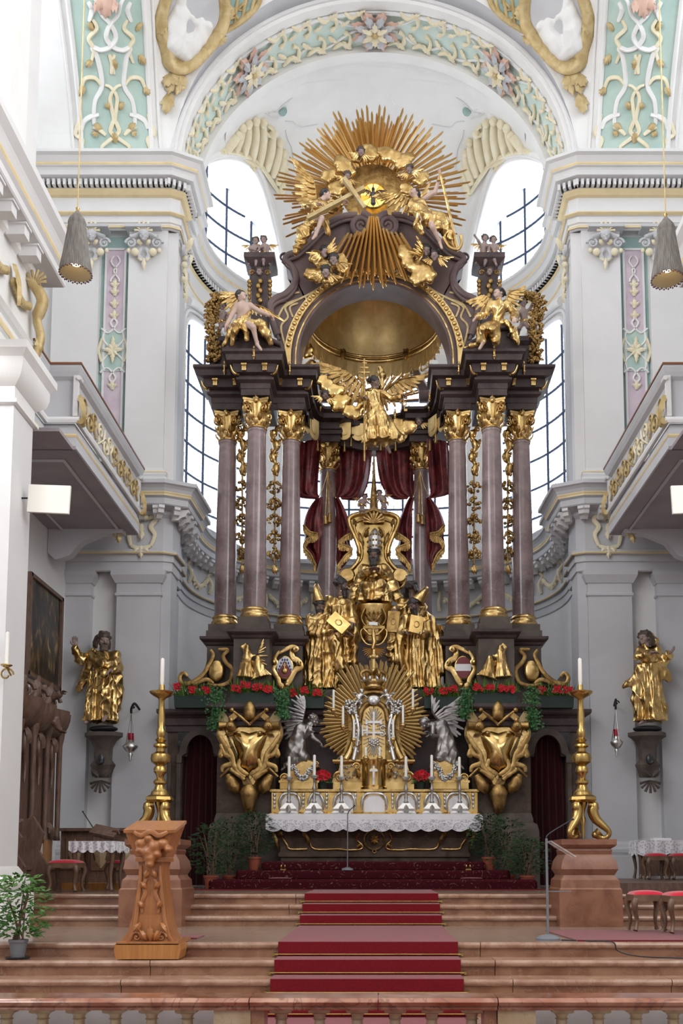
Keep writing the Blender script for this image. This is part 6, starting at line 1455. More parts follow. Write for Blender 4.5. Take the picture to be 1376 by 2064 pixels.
putto('putto','dusky putto holding the garland at the outer right corner',18.0,9,dict(head=(1054,612),pel=(1056,648),elL=(1044,634,-.1),wrL=(1042,648,-.2),elR=(1068,622,0),wrR=(1074,606,-.1),knL=(1046,662,-.2),anL=(1044,674,-.1),knR=(1064,660,-.2),anR=(1070,672,-.1)),PG)
putto('putto','small gilt-winged putto left of the throne crest',18.7,6.5,dict(head=(735,1002),pel=(729,1018),elL=(724,1012,-.05),wrL=(722,1020,-.08),elR=(740,1012,-.05),wrR=(746,1016,-.1),knL=(727,1028,-.1),anL=(724,1036,-.05),knR=(733,1028,-.1),anR=(733,1036,-.05)),PG)
putto('putto','small gilt-winged putto right of the throne crest',18.7,6.5,dict(head=(764,994),pel=(773,1012),elL=(764,1006,-.05),wrL=(760,1012,-.1),elR=(778,998,-.05),wrR=(776,988,-.08),knL=(770,1024,-.1),anL=(769,1034,-.05),knR=(777,1022,-.1),anR=(778,1032,-.05)),PG)
t=thing('altar_carpet','dark red patterned carpet covering the three altar steps','carpet',(0,16.2,ZF))
for i,(yf,xh,z0,z1)in enumerate(((15.55,2.62,ZF,.545),(15.90,2.24,.545,.69),(16.25,1.87,.69,.835))):
 mb=MB(); pr=[(yf,z0),(yf-.012,z0+.02),(yf-.012,z1-.035),(yf+.005,z1-.008),(yf+.03,z1),(17.1,z1),(17.1,z0)]
 n=len(pr); xs=[-xh-.0,-xh+.05,xh-.05,xh]; vs_=[]
 for k,x in enumerate(xs):
  for(y,z)in pr:vs_.append((x,y+(.05 if k in(0,3)and y<17 else 0),z-(.03 if k in(0,3)and z>z1-.04 else 0)))
 fs=[(k*n+j_,(k+1)*n+j_,(k+1)*n+(j_+1)%n,k*n+(j_+1)%n)for k in range(3)for j_ in range(n)]+[tuple(reversed(range(n))),tuple(3*n+k for k in range(n))]
 mb.add(vs_,fs); mb.build('carpeted_step',pat_carpet,t)
mb=MB(); mb.bb(-2.9,2.9,15.20,15.56,ZF,ZF+.012); mb.build('carpet_border',pat_carpet,t)
mb=MB(); mb.bb(-2.9,2.9,15.19,15.22,ZF+.001,ZF+.013); mb.build('carpet_edge',carpet,t)
YM=16.55; zm1=ZA(1641,YM); zm0=.835; px_=lambda x,y,Y=YM:Vector(P(x,y,Y))
xm=XA(754,1700,YM)
t=thing('altar_table','dark brown marble altar table with gilt framed panels','altar',(xm,YM+.5,zm0))
hw=XA(970,1660,YM)-xm
prof=[(-.10,zm0),(-.10,zm0+.06),(-.06,zm0+.08),(-.06,zm0+.14),(-.09,zm0+.17),(-.085,zm0+.25),(-.05,zm0+.40),(.02,zm0+.52),(.06,zm0+.58),(.06,zm0+.62),(.10,zm0+.64),(.10,zm1-.03),(-.3,zm1-.03)]
pth=[(xm-hw+.12,YM+1.0),(xm-hw+.12,YM+.12),(xm+hw-.12,YM+.12),(xm+hw-.12,YM+1.0)]
mb=MB(); sweep(mb,pth,prof); mb.build('table_body',brown_m,t)
mb=MB(); mb.bb(xm-hw,xm+hw,YM,YM+1.0,zm1-.06,zm1-.012); mb.build('table_slab',brown_m,t)
def fpt(x,z):
 for(d0,z0),(d1,z1)in zip(prof[:-1],prof[1:]):
  if z0<=z<=z1 and z1>z0:d=lerp(d0,d1,(z-z0)/(z1-z0)); break
 else:d=0
 return Vector((x,YM+.12-d-.008,z))
def fp(px,py):return fpt(XA(px,py,YM),ZA(py,YM))
for seg in([(562,1676),(568,1690),(576,1702),(582,1711),(617,1711)],[(615,1682),(622,1696),(632,1711),(680,1711),(700,1713),(727,1711),(729,1703),(719,1692),(724,1678)]):
 for sg in(-1,1):
  pp=[fp(x if sg<0 else 1508-x,y)for x,y in seg]; mb=MB(); mb.tube(cat_curve(pp,4),.022,7); mb.build('gilt_frame',gold,t,smooth=60)
for sg in(-1,1):
 for(a,b)in(((548,1674),(560,1716)),((610,1676),(624,1704)),((556,1668),(570,1690)),((728,1700),(716,1712))):
  f_=lambda p:fp(p[0]if sg<0 else 1508-p[0],p[1]); mb=MB(); leafy(mb,f_(a),f_(b),.09,.03); mb.build('gilt_leaf',gold,t,smooth=60)
c=fp(754,1692); mb=MB(); R=.17; mb.tube([fpt(c.x+R*math.cos(2*PI*i/28),c.z+R*math.sin(2*PI*i/28))+Vector((0,-.015,0))for i in range(29)],.020,6)
for i in range(8):
 a=PI/4*i; leafy(mb,fpt(c.x,c.z)+Vector((0,-.02,0)),fpt(c.x+.10*math.cos(a),c.z+.10*math.sin(a))+Vector((0,-.02,0)),.06,.02)
mb.tube([fpt(c.x+.03*math.cos(i*PI/8),c.z-.20+.03*math.sin(i*PI/8))+Vector((0,-.02,0))for i in range(17)],.012,6); mb.build('gilt_cross_medallion',gold_d,t,smooth=60)
t=thing('altar_cloth','white linen altar cloth with scalloped lace hem','altar cloth',(xm,YM+.5,zm1-.2))
mb=MB(); mb.bb(xm-hw-.02,xm+hw+.02,YM-.02,YM+.95,zm1-.008,zm1); mb.bb(xm-hw-.02,xm+hw+.02,YM-.025,YM-.013,zm1-.10,zm1-.002); mb.build('linen_top',linen,t)
nsc=14; wv=.012
def lace_strip(x0,x1,y,z1,z0,n,axis='x'):
 mb=MB(); N=n*8
 for i in range(N):
  for a in(i,i+1):pass
 def P_(i,bottom):
  u=i/N; xx=lerp(x0,x1,u); ph=(i%8)/8; zz=z1 if not bottom else z0-.045*math.sin(PI*ph)
  return(xx,y+wv*math.sin(u*40),zz)if axis=='x' else(y+wv*math.sin(u*20),xx,zz)
 mb.add([P_(i,b_)for i in range(N+1)for b_ in(0,1)],[(2*i,2*i+1,2*i+3,2*i+2)for i in range(N)]); return mb
mb=lace_strip(xm-hw-.02,xm+hw+.02,YM-.03,zm1-.095,zm1-.255,nsc);
for sg in(-1,1):m2=lace_strip(YM-.02,YM+.9,xm+sg*(hw+.03),zm1-.002,zm1-.28,3,'y'); mb.add(m2.v,m2.f)
mb.build('lace_hem',lace_n,t)
mb=MB()
for i in range(nsc):
 cx=lerp(xm-hw,xm+hw,(i+.5)/nsc)
 for k in range(7):
  a=PI*k/6; mb.tube([(cx+.035*math.cos(a),YM-.045,zm1-.25+.035*math.sin(a)),(cx+.10*math.cos(a),YM-.045,zm1-.25+.10*math.sin(a))],.0045,4)
 mb.tube([(cx+.105*math.cos(PI*k/10),YM-.045,zm1-.25+.105*math.sin(PI*k/10))for k in range(11)],.006,4)
lo=mb.build('lace_motif',linen,t); lo['kind']='stuff'
YGr=17.02; gx0,gx1=XA(547,1615,YGr),XA(962,1615,YGr); gz0,gz1=zm1,ZA(1591,YGr)
t=thing('altar_gradine','gilded back step of the altar with silver framed panels','gradine',((gx0+gx1)/2,YGr+.2,gz0))
mb=MB(); mb.bb(gx0,gx1,YGr,YGr+.42,gz0,gz1-.03); mb.build('body',gold_b,t)
mb=MB(); sweep(mb,[(gx0,YGr+.4),(gx0,YGr),(gx1,YGr),(gx1,YGr+.4)],[(0,gz1-.06),(.03,gz1-.04),(.03,gz1),(-.2,gz1)]); sweep(mb,[(gx0,YGr+.4),(gx0,YGr),(gx1,YGr),(gx1,YGr+.4)],[(.03,gz0),(.03,gz0+.04),(0,gz0+.06)]); mb.build('mouldings',gold,t)
for(cx,wd,big)in((584,36,0),(637,24,0),(694,36,0),(754,44,1),(819,36,0),(871,24,0),(922,40,0)):
 a,b=XA(cx-wd/2,1620,YGr),XA(cx+wd/2,1620,YGr); z0=gz0+.05; z1=gz1-.10; k=(b-a)*.25
 pl=[(a,z0),(b,z0),(b,z1-.10),(b-k,z1),(a+k,z1),(a,z1-.10)]
 mb=MB(); mb.prism(pl,YGr-.012,YGr+.01,bevel=.006); pn=mb.build('silver_panel',silver_p,t)
 mb=MB(); mb.tube([(x,YGr-.02,z)for x,z in pl+[pl[0]]],.012,6); mb.build('panel_frame',gold,pn,smooth=60)
 mb=MB()
 for sg in(-1,1):
  xx=(a+b)/2+sg*((b-a)/2+.02)
  mb.tube(cat_curve([((a+b)/2,YGr-.03,z1+.03),(xx-sg*.06,YGr-.035,z1+.01),(xx,YGr-.04,z1-.10),(xx+sg*.01,YGr-.03,lerp(z0,z1,.45)),(xx,YGr-.03,z0+.05)],4),[.018,.02,.022,.024,.026,.028,.03,.028,.026,.025,.024,.022,.02,.018,.016,.012,.01],6)
 mb.build('silver_scrollwork',silver,pn,smooth=60)
for cx in(553,611,658,716,791,844,896,953):
 x=XA(cx,1620,YGr); mb=MB()
 for k,z in enumerate((gz1-.10,gz1-.17,gz1-.24,gz1-.31)):mb.ell((x,YGr-.02,z),(.028-.003*k,.02,.04),8,6)
 mb.build('silver_pendant',silver,t,smooth=60)
YTb=17.25; T=lambda x,y,d=0.:Vector(P(x,y,YTb+d)); xt=T(753,1500).x
t=thing('tabernacle','gold and silver tabernacle with arched door, crown and cross','tabernacle',(xt,YTb,gz1))
def sym(pts,Y=YTb):
 L=[(P(x,y,Y).x-xt,P(x,y,Y).z)for x,y in pts]; L=[(p.x,p.y)for p in cat_curve([Vector((*q,0))for q in L],4)]
 return[(xt+x,z)for x,z in L]+[(xt-x,z)for x,z in reversed(L)if abs(x)>1e-4]
mb=MB(); z0,z1,z2=gz1,ZA(1577,YTb),ZA(1535,YTb)
mb.bb(xt-T(820,1580).x+xt if False else XA(671,1580,YTb),XA(834,1580,YTb),YTb-.02,YTb+.4,z0,z1); mb.build('foot_block',gold_b,t)
pl=sym([(682,1535),(684,1545),(680,1556),(672,1566),(668,1577)]); mb=MB(); mb.prism(pl,YTb,YTb+.38); mb.build('foot_swell',gold,t,smooth=30)
mb=MB(); sweep(mb,[(XA(676,1535,YTb),YTb+.38),(XA(676,1535,YTb),YTb),(XA(830,1535,YTb),YTb),(XA(830,1535,YTb),YTb+.38)],[(0,z2-.06),(.03,z2-.04),(.05,z2),(.05,z2+.03),(-.1,z2+.04)]); mb.build('foot_cornice',gold_b,t)
for sg in(-1,1):
 xs=xt+sg*(xt-XA(684,1560,YTb)); mb=MB(); volute(mb,xs,YTb-.10,z1+.09,.10,1.5,sgn=sg); mb.build('foot_volute',gold,t,smooth=60)
 mb=MB(); volute(mb,xt+sg*.30,YTb-.14,z2-.10,.07,1.3,sgn=sg); leafy(mb,(xt+sg*.30,YTb-.14,z2-.14),(xt+sg*.26,YTb-.14,z1+.04),.14,.05); mb.build('bracket_leaf',gold,t,smooth=60)
 mb=MB(); rs=random.Random(5)
 for k in range(26):
  p=(xt+sg*rs.uniform(.34,.58),YTb-.03,rs.uniform(z1+.06,z2-.08)); leafy(mb,p,(p[0]+rs.uniform(-.06,.06),p[1]-.03,p[2]+rs.uniform(-.05,.07)),.05,.02)
 lo=mb.build('silver_foliage',silver,t,smooth=60); lo['kind']='stuff'
mb=MB(); mb.lathe([(.24,gz1),(.24,gz1+.05),(.215,gz1+.07),(.215,z2-.05),(.25,z2),(.25,z2+.03)],(xt,YTb+.02,0),28); mb.build('drum',gold_b,t,smooth=40)
mb=MB(); mb.bb(xt-.018,xt+.018,YTb-.24,YTb-.21,gz1+.08,z2-.10); mb.bb(xt-.07,xt+.07,YTb-.245,YTb-.205,z2-.20,z2-.165); mb.build('small_cross',silver,t)
body=sym([(753,1394),(735,1396),(722,1404),(706,1416),(690,1424),(691,1432),(700,1440),(702,1460),(700,1490),(692,1515),(684,1530),(690,1535)]); mb=MB(); mb.prism(body,YTb+.02,YTb+.30); mb.build('body',gold_d,t,smooth=30)
mb=MB()
for sg in(-1,1):
 mb.tube(cat_curve([T(753,1394,-.03),T(735,1397,-.05),T(722,1406,-.06),T(706,1418,-.06),T(690,1425,-.05)],5)if sg<0 else[Vector((2*xt-p.x,p.y,p.z))for p in cat_curve([T(753,1394,-.03),T(735,1397,-.05),T(722,1406,-.06),T(706,1418,-.06),T(690,1425,-.05)],5)],.045,8)
mb.build('top_moulding',gold_d,t,smooth=60)
for sg in(-1,1):
 f_=lambda x,y,d:T(x if sg<0 else 1506-x,y,d)
 mb=MB(); c=cat_curve([f_(708,1436,-.03),f_(714,1460,-.06),f_(712,1490,-.06),f_(704,1515,-.08),f_(696,1530,-.10)],6); mb.tube(c,[.035+.03*i/len(c)for i in range(len(c))],8); volute(mb,f_(694,1532,0).x,YTb-.10,f_(694,1528,0).z,.06,1.3,sgn=-sg); mb.build('pilaster_scroll',gold,t,smooth=60)
 mb=MB(); c2=cat_curve([f_(717,1440,-.08),f_(722,1470,-.10),f_(719,1500,-.10),f_(712,1532,-.12)],6); mb.tube(c2,.04,8); mb.build('silver_pilaster',silver,t,smooth=60)
 mb=MB(); rs=random.Random(9)
 for k in range(40):
  p=f_(rs.uniform(697,726),rs.uniform(1412,1438),-.10); mb.ell(p,(.03,.025,.03),6,5)
 for k in range(12):p=f_(718+rs.uniform(-5,5),1445+7*k,-.12); mb.ell(p,(.02,.02,.03),6,5)
 lo=mb.build('silver_flowers',silver,t,smooth=60); lo['kind']='stuff'
 tp=putto('silver_putto','small silver cherub on the %s shoulder of the tabernacle'%('left' if sg<0 else 'right'),YTb-.12,5.2,{k:((v[0]if sg<0 else 1506-v[0],v[1])+((v[2],)if len(v)>2 else()))for k,v in dict(head=(729,1394),pel=(722,1410),elL=(718,1402,-.05),wrL=(722,1408,-.08),elR=(735,1402,-.05),wrR=(740,1406,-.06),knL=(716,1420,-.06),anL=(708,1426,-.04),knR=(728,1418,-.08),anR=(724,1428,-.06)).items()},'silver cherubs of the tabernacle')
 for ch in tp.children:ch.data.materials[0]=silver
zn0,znt=z2+.03,ZA(1420,YTb); hwn=XA(776,1460,YTb)-xt
pl=[(xt-hwn,zn0),(xt+hwn,zn0)]+arc(xt,znt-hwn,hwn,0,PI,16); mb=MB(); mb.prism(pl,YTb-.02,YTb+.04); dr=mb.build('door',gold_b,t,smooth=30)
mb=MB(); mb.tube([(xt+(hwn+.03)*math.cos(PI*i/20),YTb-.08,znt-hwn+(hwn+.03)*math.sin(PI*i/20))for i in range(21)],.045,8);
for sg in(-1,1):mb.tube([(xt+sg*(hwn+.03),YTb-.08,znt-hwn),(xt+sg*(hwn+.05),YTb-.09,znt-hwn-.12)],[.05,.03],8)
mb.build('door_arch',gold_d,t,smooth=60)
mb=MB(); mb.ell((xt,YTb-.13,znt+.06),(.12,.05,.09),12,8); leafy(mb,(xt,YTb-.14,znt+.12),(xt,YTb-.16,znt-.04),.16,.03); mb.build('silver_keystone',silver,t,smooth=60)
cdz=lerp(zn0,znt,.5)
for i in range(36):
 a=2*PI*i/36; L=.14+.05*(i%2); rx,rz=hwn*.62,(znt-zn0)*.36; p=Vector((xt+math.cos(a)*rx,YTb-.035,cdz+math.sin(a)*rz)); mx=Matrix.Translation(p) @ Matrix.Rotation(-(a-PI/2),4,'Y') @ Matrix.Diagonal((.018,.012,L,1)); inst('silver_ray',SRAY if 'SRAY' in globals()else ray_mesh(silver,'silver_ray'),t,mx)
mb=MB(); mb.box((xt,YTb-.05,cdz+.05),(.035,.03,.62)); mb.box((xt,YTb-.05,cdz+.17),(.26,.038,.04)); mb.box((xt,YTb-.05,cdz-.02),(.34,.036,.03))
for sg in(-1,1):mb.box((xt+sg*.13,YTb-.05,cdz+.17),(.03,.044,.08))
mb.build('silver_door_cross',silver,dr)
mb=MB()
for sx in(-.20,-.12):mb.box((xt+sx,YTb-.05,cdz+.02),(.028,.02,.19))
mb.box((xt-.16,YTb-.05,cdz+.02),(.09,.026,.022))
mb.tube([(xt+.16+x,YTb-.05,cdz+.02+z)for x,z in((.05,.07),(.0,.095),(-.045,.06),(-.03,.01),(.03,-.01),(.05,-.06),(0,-.095),(-.05,-.07))],.014,6)
mb.build('silver_letters',silver,dr)
mb=MB()
for k in range(14):mb.ell((xt+.035*((k*7)%5-2),YTb-.06,cdz-.14-.025*(k//3)),.026,6,5)
lo=mb.build('silver_grapes',silver,dr,smooth=60); lo['kind']='stuff'
zc0=ZA(1390,YTb)
mb=MB(); mb.lathe([(.17,zc0),(.19,zc0+.03),(.17,zc0+.06),(.18,zc0+.08),(.21,zc0+.12),(.20,zc0+.16)],(xt,YTb,0),24); mb.build('crown_band',gold,t,smooth=60)
mb=MB()
for i in range(10):mb.ell((xt+.21*math.cos(2*PI*i/10),YTb+.21*math.sin(2*PI*i/10),zc0+.17),(.035,.035,.05),8,6)
mb.build('silver_points',silver,t,smooth=60)
for i in range(4):
 a=PI/8+PI/2*i; d=Vector((math.cos(a),math.sin(a),0)); c=Vector((xt,YTb,0)); mb=MB(); mb.tube(cat_curve([c+d*.20+Vector((0,0,zc0+.17)),c+d*.25+Vector((0,0,zc0+.27)),c+d*.14+Vector((0,0,zc0+.34)),c+Vector((0,0,zc0+.28))],5),.035,7); mb.build('crown_arch',gold_d,t,smooth=60)
mb=MB(); mb.ell((xt,YTb-.02,zc0+.34),.05,10,8); mb.box((xt,YTb-.02,zc0+.56),(.035,.03,.34)); mb.box((xt,YTb-.02,zc0+.60),(.15,.036,.035)); mb.ell((xt,YTb-.03,zc0+.60),.05,8,6); mb.build('crown_cross',gold_l,t,smooth=40)
cR=T(753,1455,.34); mR=M(753,1455,YTb+.34); t=thing('tabernacle_sunburst','golden sunburst of rays behind the tabernacle','sunburst',tuple(cR)); rr_=random.Random(17)
for b in range(72):
 a=2*PI*(b+.5)/72
 if-PI/2-.62<(a if a<PI else a-2*PI)<-PI/2+.62:continue
 for k in range(2):
  an_=a+math.radians(1.6*(k-.5)); Lr=(128 if math.sin(an_)>.75 else 108)+rr_.uniform(-10,6)-5*k;
  if math.sin(an_)<-.3:Lr=min(Lr,100/max(.2,-math.sin(an_)+.15))
  r0=44; L=(Lr-r0)*mR; mid=(Lr+r0)/2*mR; wd=4.4*mR
  mx=Matrix.Translation(cR+Vector((math.cos(an_)*mid,.02*k,math.sin(an_)*mid))) @ Matrix.Rotation(-(an_-PI/2),4,'Y') @ Matrix.Diagonal((wd,wd*.8,L,1)); inst('ray',RAYL,t,mx)
mb=MB(); mb.lathe([(46*mR,-.02),(60*mR,.03)],tuple(cR+Vector((0,.04,0))),40,rot=Matrix.Rotation(PI/2,3,'X')); mb.lathe([(0,.0),(46*mR,-.02)],tuple(cR+Vector((0,.04,0))),40,rot=Matrix.Rotation(PI/2,3,'X')); mb.build('backing_disc',gold_d,t,smooth=60)
def candle_arm(x,y0,y1,lab):
 p0,p1=T(x,y1,-.25),T(x,y0,-.25); t=thing('candle',lab,'candle',tuple(p0),'candles on the tabernacle arms')
 mb=MB(); mb.lathe([(.022,p0.z),(.020,p1.z-.01),(.004,p1.z)],(p0.x,p0.y,0),10); mb.build('wax_stick',wax,t,smooth=60)
 mb=MB(); mb.lathe([(.012,p0.z-.08),(.03,p0.z-.05),(.055,p0.z-.02),(.05,p0.z),(.025,p0.z+.02)],(p0.x,p0.y,0),14); mb.tube(cat_curve([(p0.x,p0.y,p0.z-.06),(p0.x+(.05 if x<753 else-.05),p0.y+.08,p0.z-.12),(p0.x+(.12 if x<753 else-.12),p0.y+.2,p0.z-.06)],4),.012,6); mb.build('holder',gold,t,smooth=60)
for x,y0,y1,lab in((672,1390,1430,'outermost candle left of the tabernacle sunburst'),(691,1423,1463,'middle candle on the left tabernacle side'),(713,1450,1490,'innermost candle on the left tabernacle side'),(737,1505,1526,'short candle at the left of the tabernacle door'),(765,1506,1526,'short candle at the right of the tabernacle door'),(792,1449,1489,'innermost candle on the right tabernacle side'),(812,1421,1460,'middle candle on the right tabernacle side'),(832,1388,1428,'outermost candle right of the tabernacle sunburst')):
 candle_arm(x,y0,y1,lab)
YCs=16.75
def candlestick(px,ytop,ycup,lab,first=[None]):
 zt,zc,zb=ZA(ytop,YCs),ZA(ycup,YCs),zm1; x=XA(px,1600,YCs)
 t=thing('altar_candlestick',lab,'candlestick',(x,YCs,zb),'silver candlesticks on the altar table'); H=zc-zb
 mb=MB(); n=3; mb.poly_lathe([(.095,zb),(.10,zb+.03),(.075,zb+.06),(.085,zb+.10),(.05,zb+.17),(.035,zb+.20)],(x,YCs,0),3,rotz=PI/6)
 for i in range(3):
  a=-PI/2+2*PI*i/3; leafy(mb,(x+.05*math.cos(a),YCs+.05*math.sin(a),zb+.17),(x+.12*math.cos(a),YCs+.12*math.sin(a),zb+.01),.10,.03,nrm=(math.cos(a),math.sin(a),.3))
 mb.build('tripod_foot',silver,t,smooth=40)
 mb=MB(); mb.lathe([(.03,zb+.19),(.045,zb+.22),(.022,zb+.25),(.035,zb+.30),(.02,zb+.34),(.022,lerp(zb,zc,.62)),(.04,lerp(zb,zc,.68)),(.02,lerp(zb,zc,.73)),(.018,zc-.06),(.03,zc-.05)],(x,YCs,0),14); mb.build('stem',silver_d,t,smooth=60)
 mb=MB(); mb.lathe([(.02,zc-.06),(.05,zc-.045),(.075,zc-.01),(.07,zc),(.03,zc+.01)],(x,YCs,0),16); mb.build('drip_pan',silver,t,smooth=60)
 mb=MB(); mb.lathe([(.026,zc),(.024,zt-.015),(.005,zt)],(x,YCs,0),12); mb.build('candle',wax,t,smooth=60)
for px,yt,yc,lab in((582,1524,1566,'silver candlestick at the far left end of the altar table'),(633,1521,1563,'silver candlestick second from the left on the altar table'),(688,1523,1566,'silver candlestick left of the tabernacle foot'),(818,1524,1566,'silver candlestick right of the tabernacle foot'),(870,1521,1566,'silver candlestick second from the right on the altar table'),(926,1525,1566,'silver candlestick at the far right end of the altar table')):
 candlestick(px,yt,yc,lab)
def swell_pedestal(label,pts,Yp,mirror_=False):
 f=lambda p:(p[0]if not mirror_ else 1508-p[0],p[1]); pl=[(P(*f(p),Yp).x,P(*f(p),Yp).z)for p in pts]; cx=sum(p[0]for p in pl)/len(pl)
 t=thing('angel_pedestal',label,'pedestal',(cx,Yp+.15,gz1),'gilded angel pedestals'); mb=MB(); mb.prism(pl,Yp,Yp+.38,bevel=.02); mb.build('swell_block',gold,t,smooth=30)
 mb=MB(); z=ZA(1578,Yp); xs=sorted(p[0]for p in pl); mb.bb(xs[0]+.02,xs[-1]-.02,Yp-.03,Yp+.4,gz1+.005,z); mb.bb(xs[0],xs[-1],Yp-.05,Yp+.4,z,z+.04); mb.build('foot_block',gold_b,t)
 mb=MB(); rs=random.Random(4); c=[f((590,1545)),f((601,1562)),f((612,1570)),f((622,1556)),f((633,1540))]; cc=cat_curve([q3(*p,Yp-.03)for p in c],6)
 for p in cc:
  for k in range(4):mb.ell(p+Vector((rs.uniform(-.035,.035),-.02,rs.uniform(-.035,.035))),.026,6,5)
 lo=mb.build('silver_garland',silver,t,smooth=60); lo['kind']='stuff'
 mb=MB(); volute(mb,P(*f((574,1568)),Yp).x,Yp-.03,P(*f((574,1568)),Yp).z,.08,1.4,sgn=1 if mirror_ else-1); mb.build('corner_volute',gold_b,t,smooth=60); mb=MB(); volute(mb,P(*f((636,1540)),Yp).x,Yp-.03,P(*f((636,1540)),Yp).z,.05,1.3); mb.build('corner_volute',gold_b,t,smooth=60)
PSW=[(562,1578),(563,1568),(570,1560),(580,1558),(590,1545),(605,1534),(622,1530),(640,1538),(643,1546),(636,1550),(636,1568),(642,1578)]
swell_pedestal('gilded swelling pedestal with silver garland under the left silver angel',PSW,17.0); swell_pedestal('gilded swelling pedestal with silver garland under the right silver angel',PSW,17.0,True)
ka,J,r=FIG('silver_angel','kneeling silver angel with one hand held out, left of the tabernacle',17.15,11,dict(head=(632,1452),shL=(610,1466,.05),shR=(624,1468,-.1),elL=(612,1490,-.05),wrL=(624,1478,-.22),elR=(630,1486,-.15),wrR=(642,1495,-.2),pel=(598,1500),knL=(600,1534,-.05),anL=(574,1546,.1),ftL=(567,1552,.1),knR=(614,1528,-.15),anR=(590,1540,0)),silver_d,silver_d,silver_d,'short',None,(.85,-.4,-.35),drapes=[([(606,1470),(600,1490),(602,1516),(614,1530)],[13,15,15,11]),([(590,1500),(588,1524),(598,1538)],[11,12,11]),([(598,1536),(582,1542)],[12,9])],bare=('armL','armR'),seed=51,fold=.014,kname='robe')
wing(ka,q3(606,1466,17.35),q3(614,1422,17.35),(-.95,0,-.35),.30,silver_d,n=9,thick=.02,bulge=(-.05,0,.1)); wing(ka,q3(602,1468,17.42),q3(580,1436,17.42),(-.75,0,-.75),.36,silver_d,n=9,thick=.02)
kb,J,r=FIG('silver_angel','kneeling silver angel with clasped hands, right of the tabernacle',17.15,11,dict(head=(855,1459),shL=(872,1462,-.1),shR=(888,1458,.05),elL=(872,1484,-.15),wrL=(864,1478,-.25),elR=(886,1484,-.05),wrR=(868,1482,-.24),pel=(904,1498),knL=(884,1528,-.15),anL=(908,1538,0),knR=(898,1534,-.05),anR=(926,1540,.1),ftR=(934,1550,.1)),silver_d,silver_d,silver_d,'short',None,(-.7,-.4,-.6),drapes=[([(890,1464),(896,1486),(894,1512),(886,1530)],[13,15,16,11]),([(908,1500),(912,1520),(906,1536)],[11,12,11]),([(900,1536),(918,1540)],[12,9])],bare=('armL','armR'),seed=52,fold=.014)
wing(kb,q3(890,1458,17.35),q3(872,1418,17.35),(.9,0,-.1),.26,silver_d,n=8,thick=.02); wing(kb,q3(894,1458,17.42),q3(910,1424,17.42),(.75,0,-.9),.40,silver_d,n=10,thick=.02)
def bloom(mb,c,r,rs,n=7):
 for k in range(n):
  a=2*PI*k/n+rs.uniform(-.2,.2); e=rs.uniform(-.3,.6); d=Vector((math.cos(a)*math.cos(e),-.35,math.sin(a)*math.cos(e)+.15)); leafy(mb,c,Vector(c)+d.normalized()*r,r*.75,r*.12,lobes=1,nrm=(0,-1,.4))
def pot_plant(label,px,py0,py1,Yp,pot_m,group):
 rs=random.Random(px); b=q3(px,py1,Yp); h_=ZA(py0,Yp)-b.z; t=thing('potted_poinsettia',label,'potted plant',(b.x,b.y,gz1),group)
 z0=gz1; mb=MB(); mb.lathe([(.055,z0),(.08,z0+.13),(.085,z0+.13),(.07,z0+.12),(0,z0+.12)],(b.x,b.y,0),16); mb.build('pot',pot_m,t,smooth=50)
 lv=MB()
 for k in range(34):
  a=rs.uniform(0,2*PI); e=rs.uniform(-.2,.7); p=Vector((b.x,b.y,z0+.14)); d=Vector((math.cos(a)*math.cos(e),math.sin(a)*math.cos(e),math.sin(e))); q_=p+d*rs.uniform(.06,.12); leafy(lv,q_,q_+d*.09,.06,.012,nrm=(0,0,1),lobes=1)
 lo=lv.build('leaves',leaf_m,t); lo['kind']='stuff'
 for k in range(7):
  fl=MB(); a=2*PI*k/6; c=(b.x+(.10*math.cos(a)if k else 0),b.y-.06+(.05*math.sin(a)if k else-.02),z0+.24+(.05*math.sin(a)if k else .05)); bloom(fl,c,.075,rs,8); fl.build('red_bloom',red_f,t)
pot_plant('potted red poinsettia left of the tabernacle foot',650,1555,1590,17.1,green_box,'poinsettias beside the tabernacle'); pot_plant('potted red poinsettia right of the tabernacle foot',849,1553,1590,17.1,green_box,'poinsettias beside the tabernacle')
def tubes(mb,segs,Y,r,f=lambda x:x,n=6,flat=.8):
 for sg_ in segs:c=cat_curve([q3(f(x),y,Y)for x,y in sg_],5); mb.tube(c,[r*(.6+.4*math.sin(PI*i/(len(c)-1)))for i in range(len(c))],n,flat=flat,up=(0,1,0))
 return mb
def leaves(mb,prs,Y,wd,f=lambda x:x):
 for(a,b,c,d)in prs:leafy(mb,q3(f(a),b,Y),q3(f(c),d,Y-.02),wd,.03)
 return mb
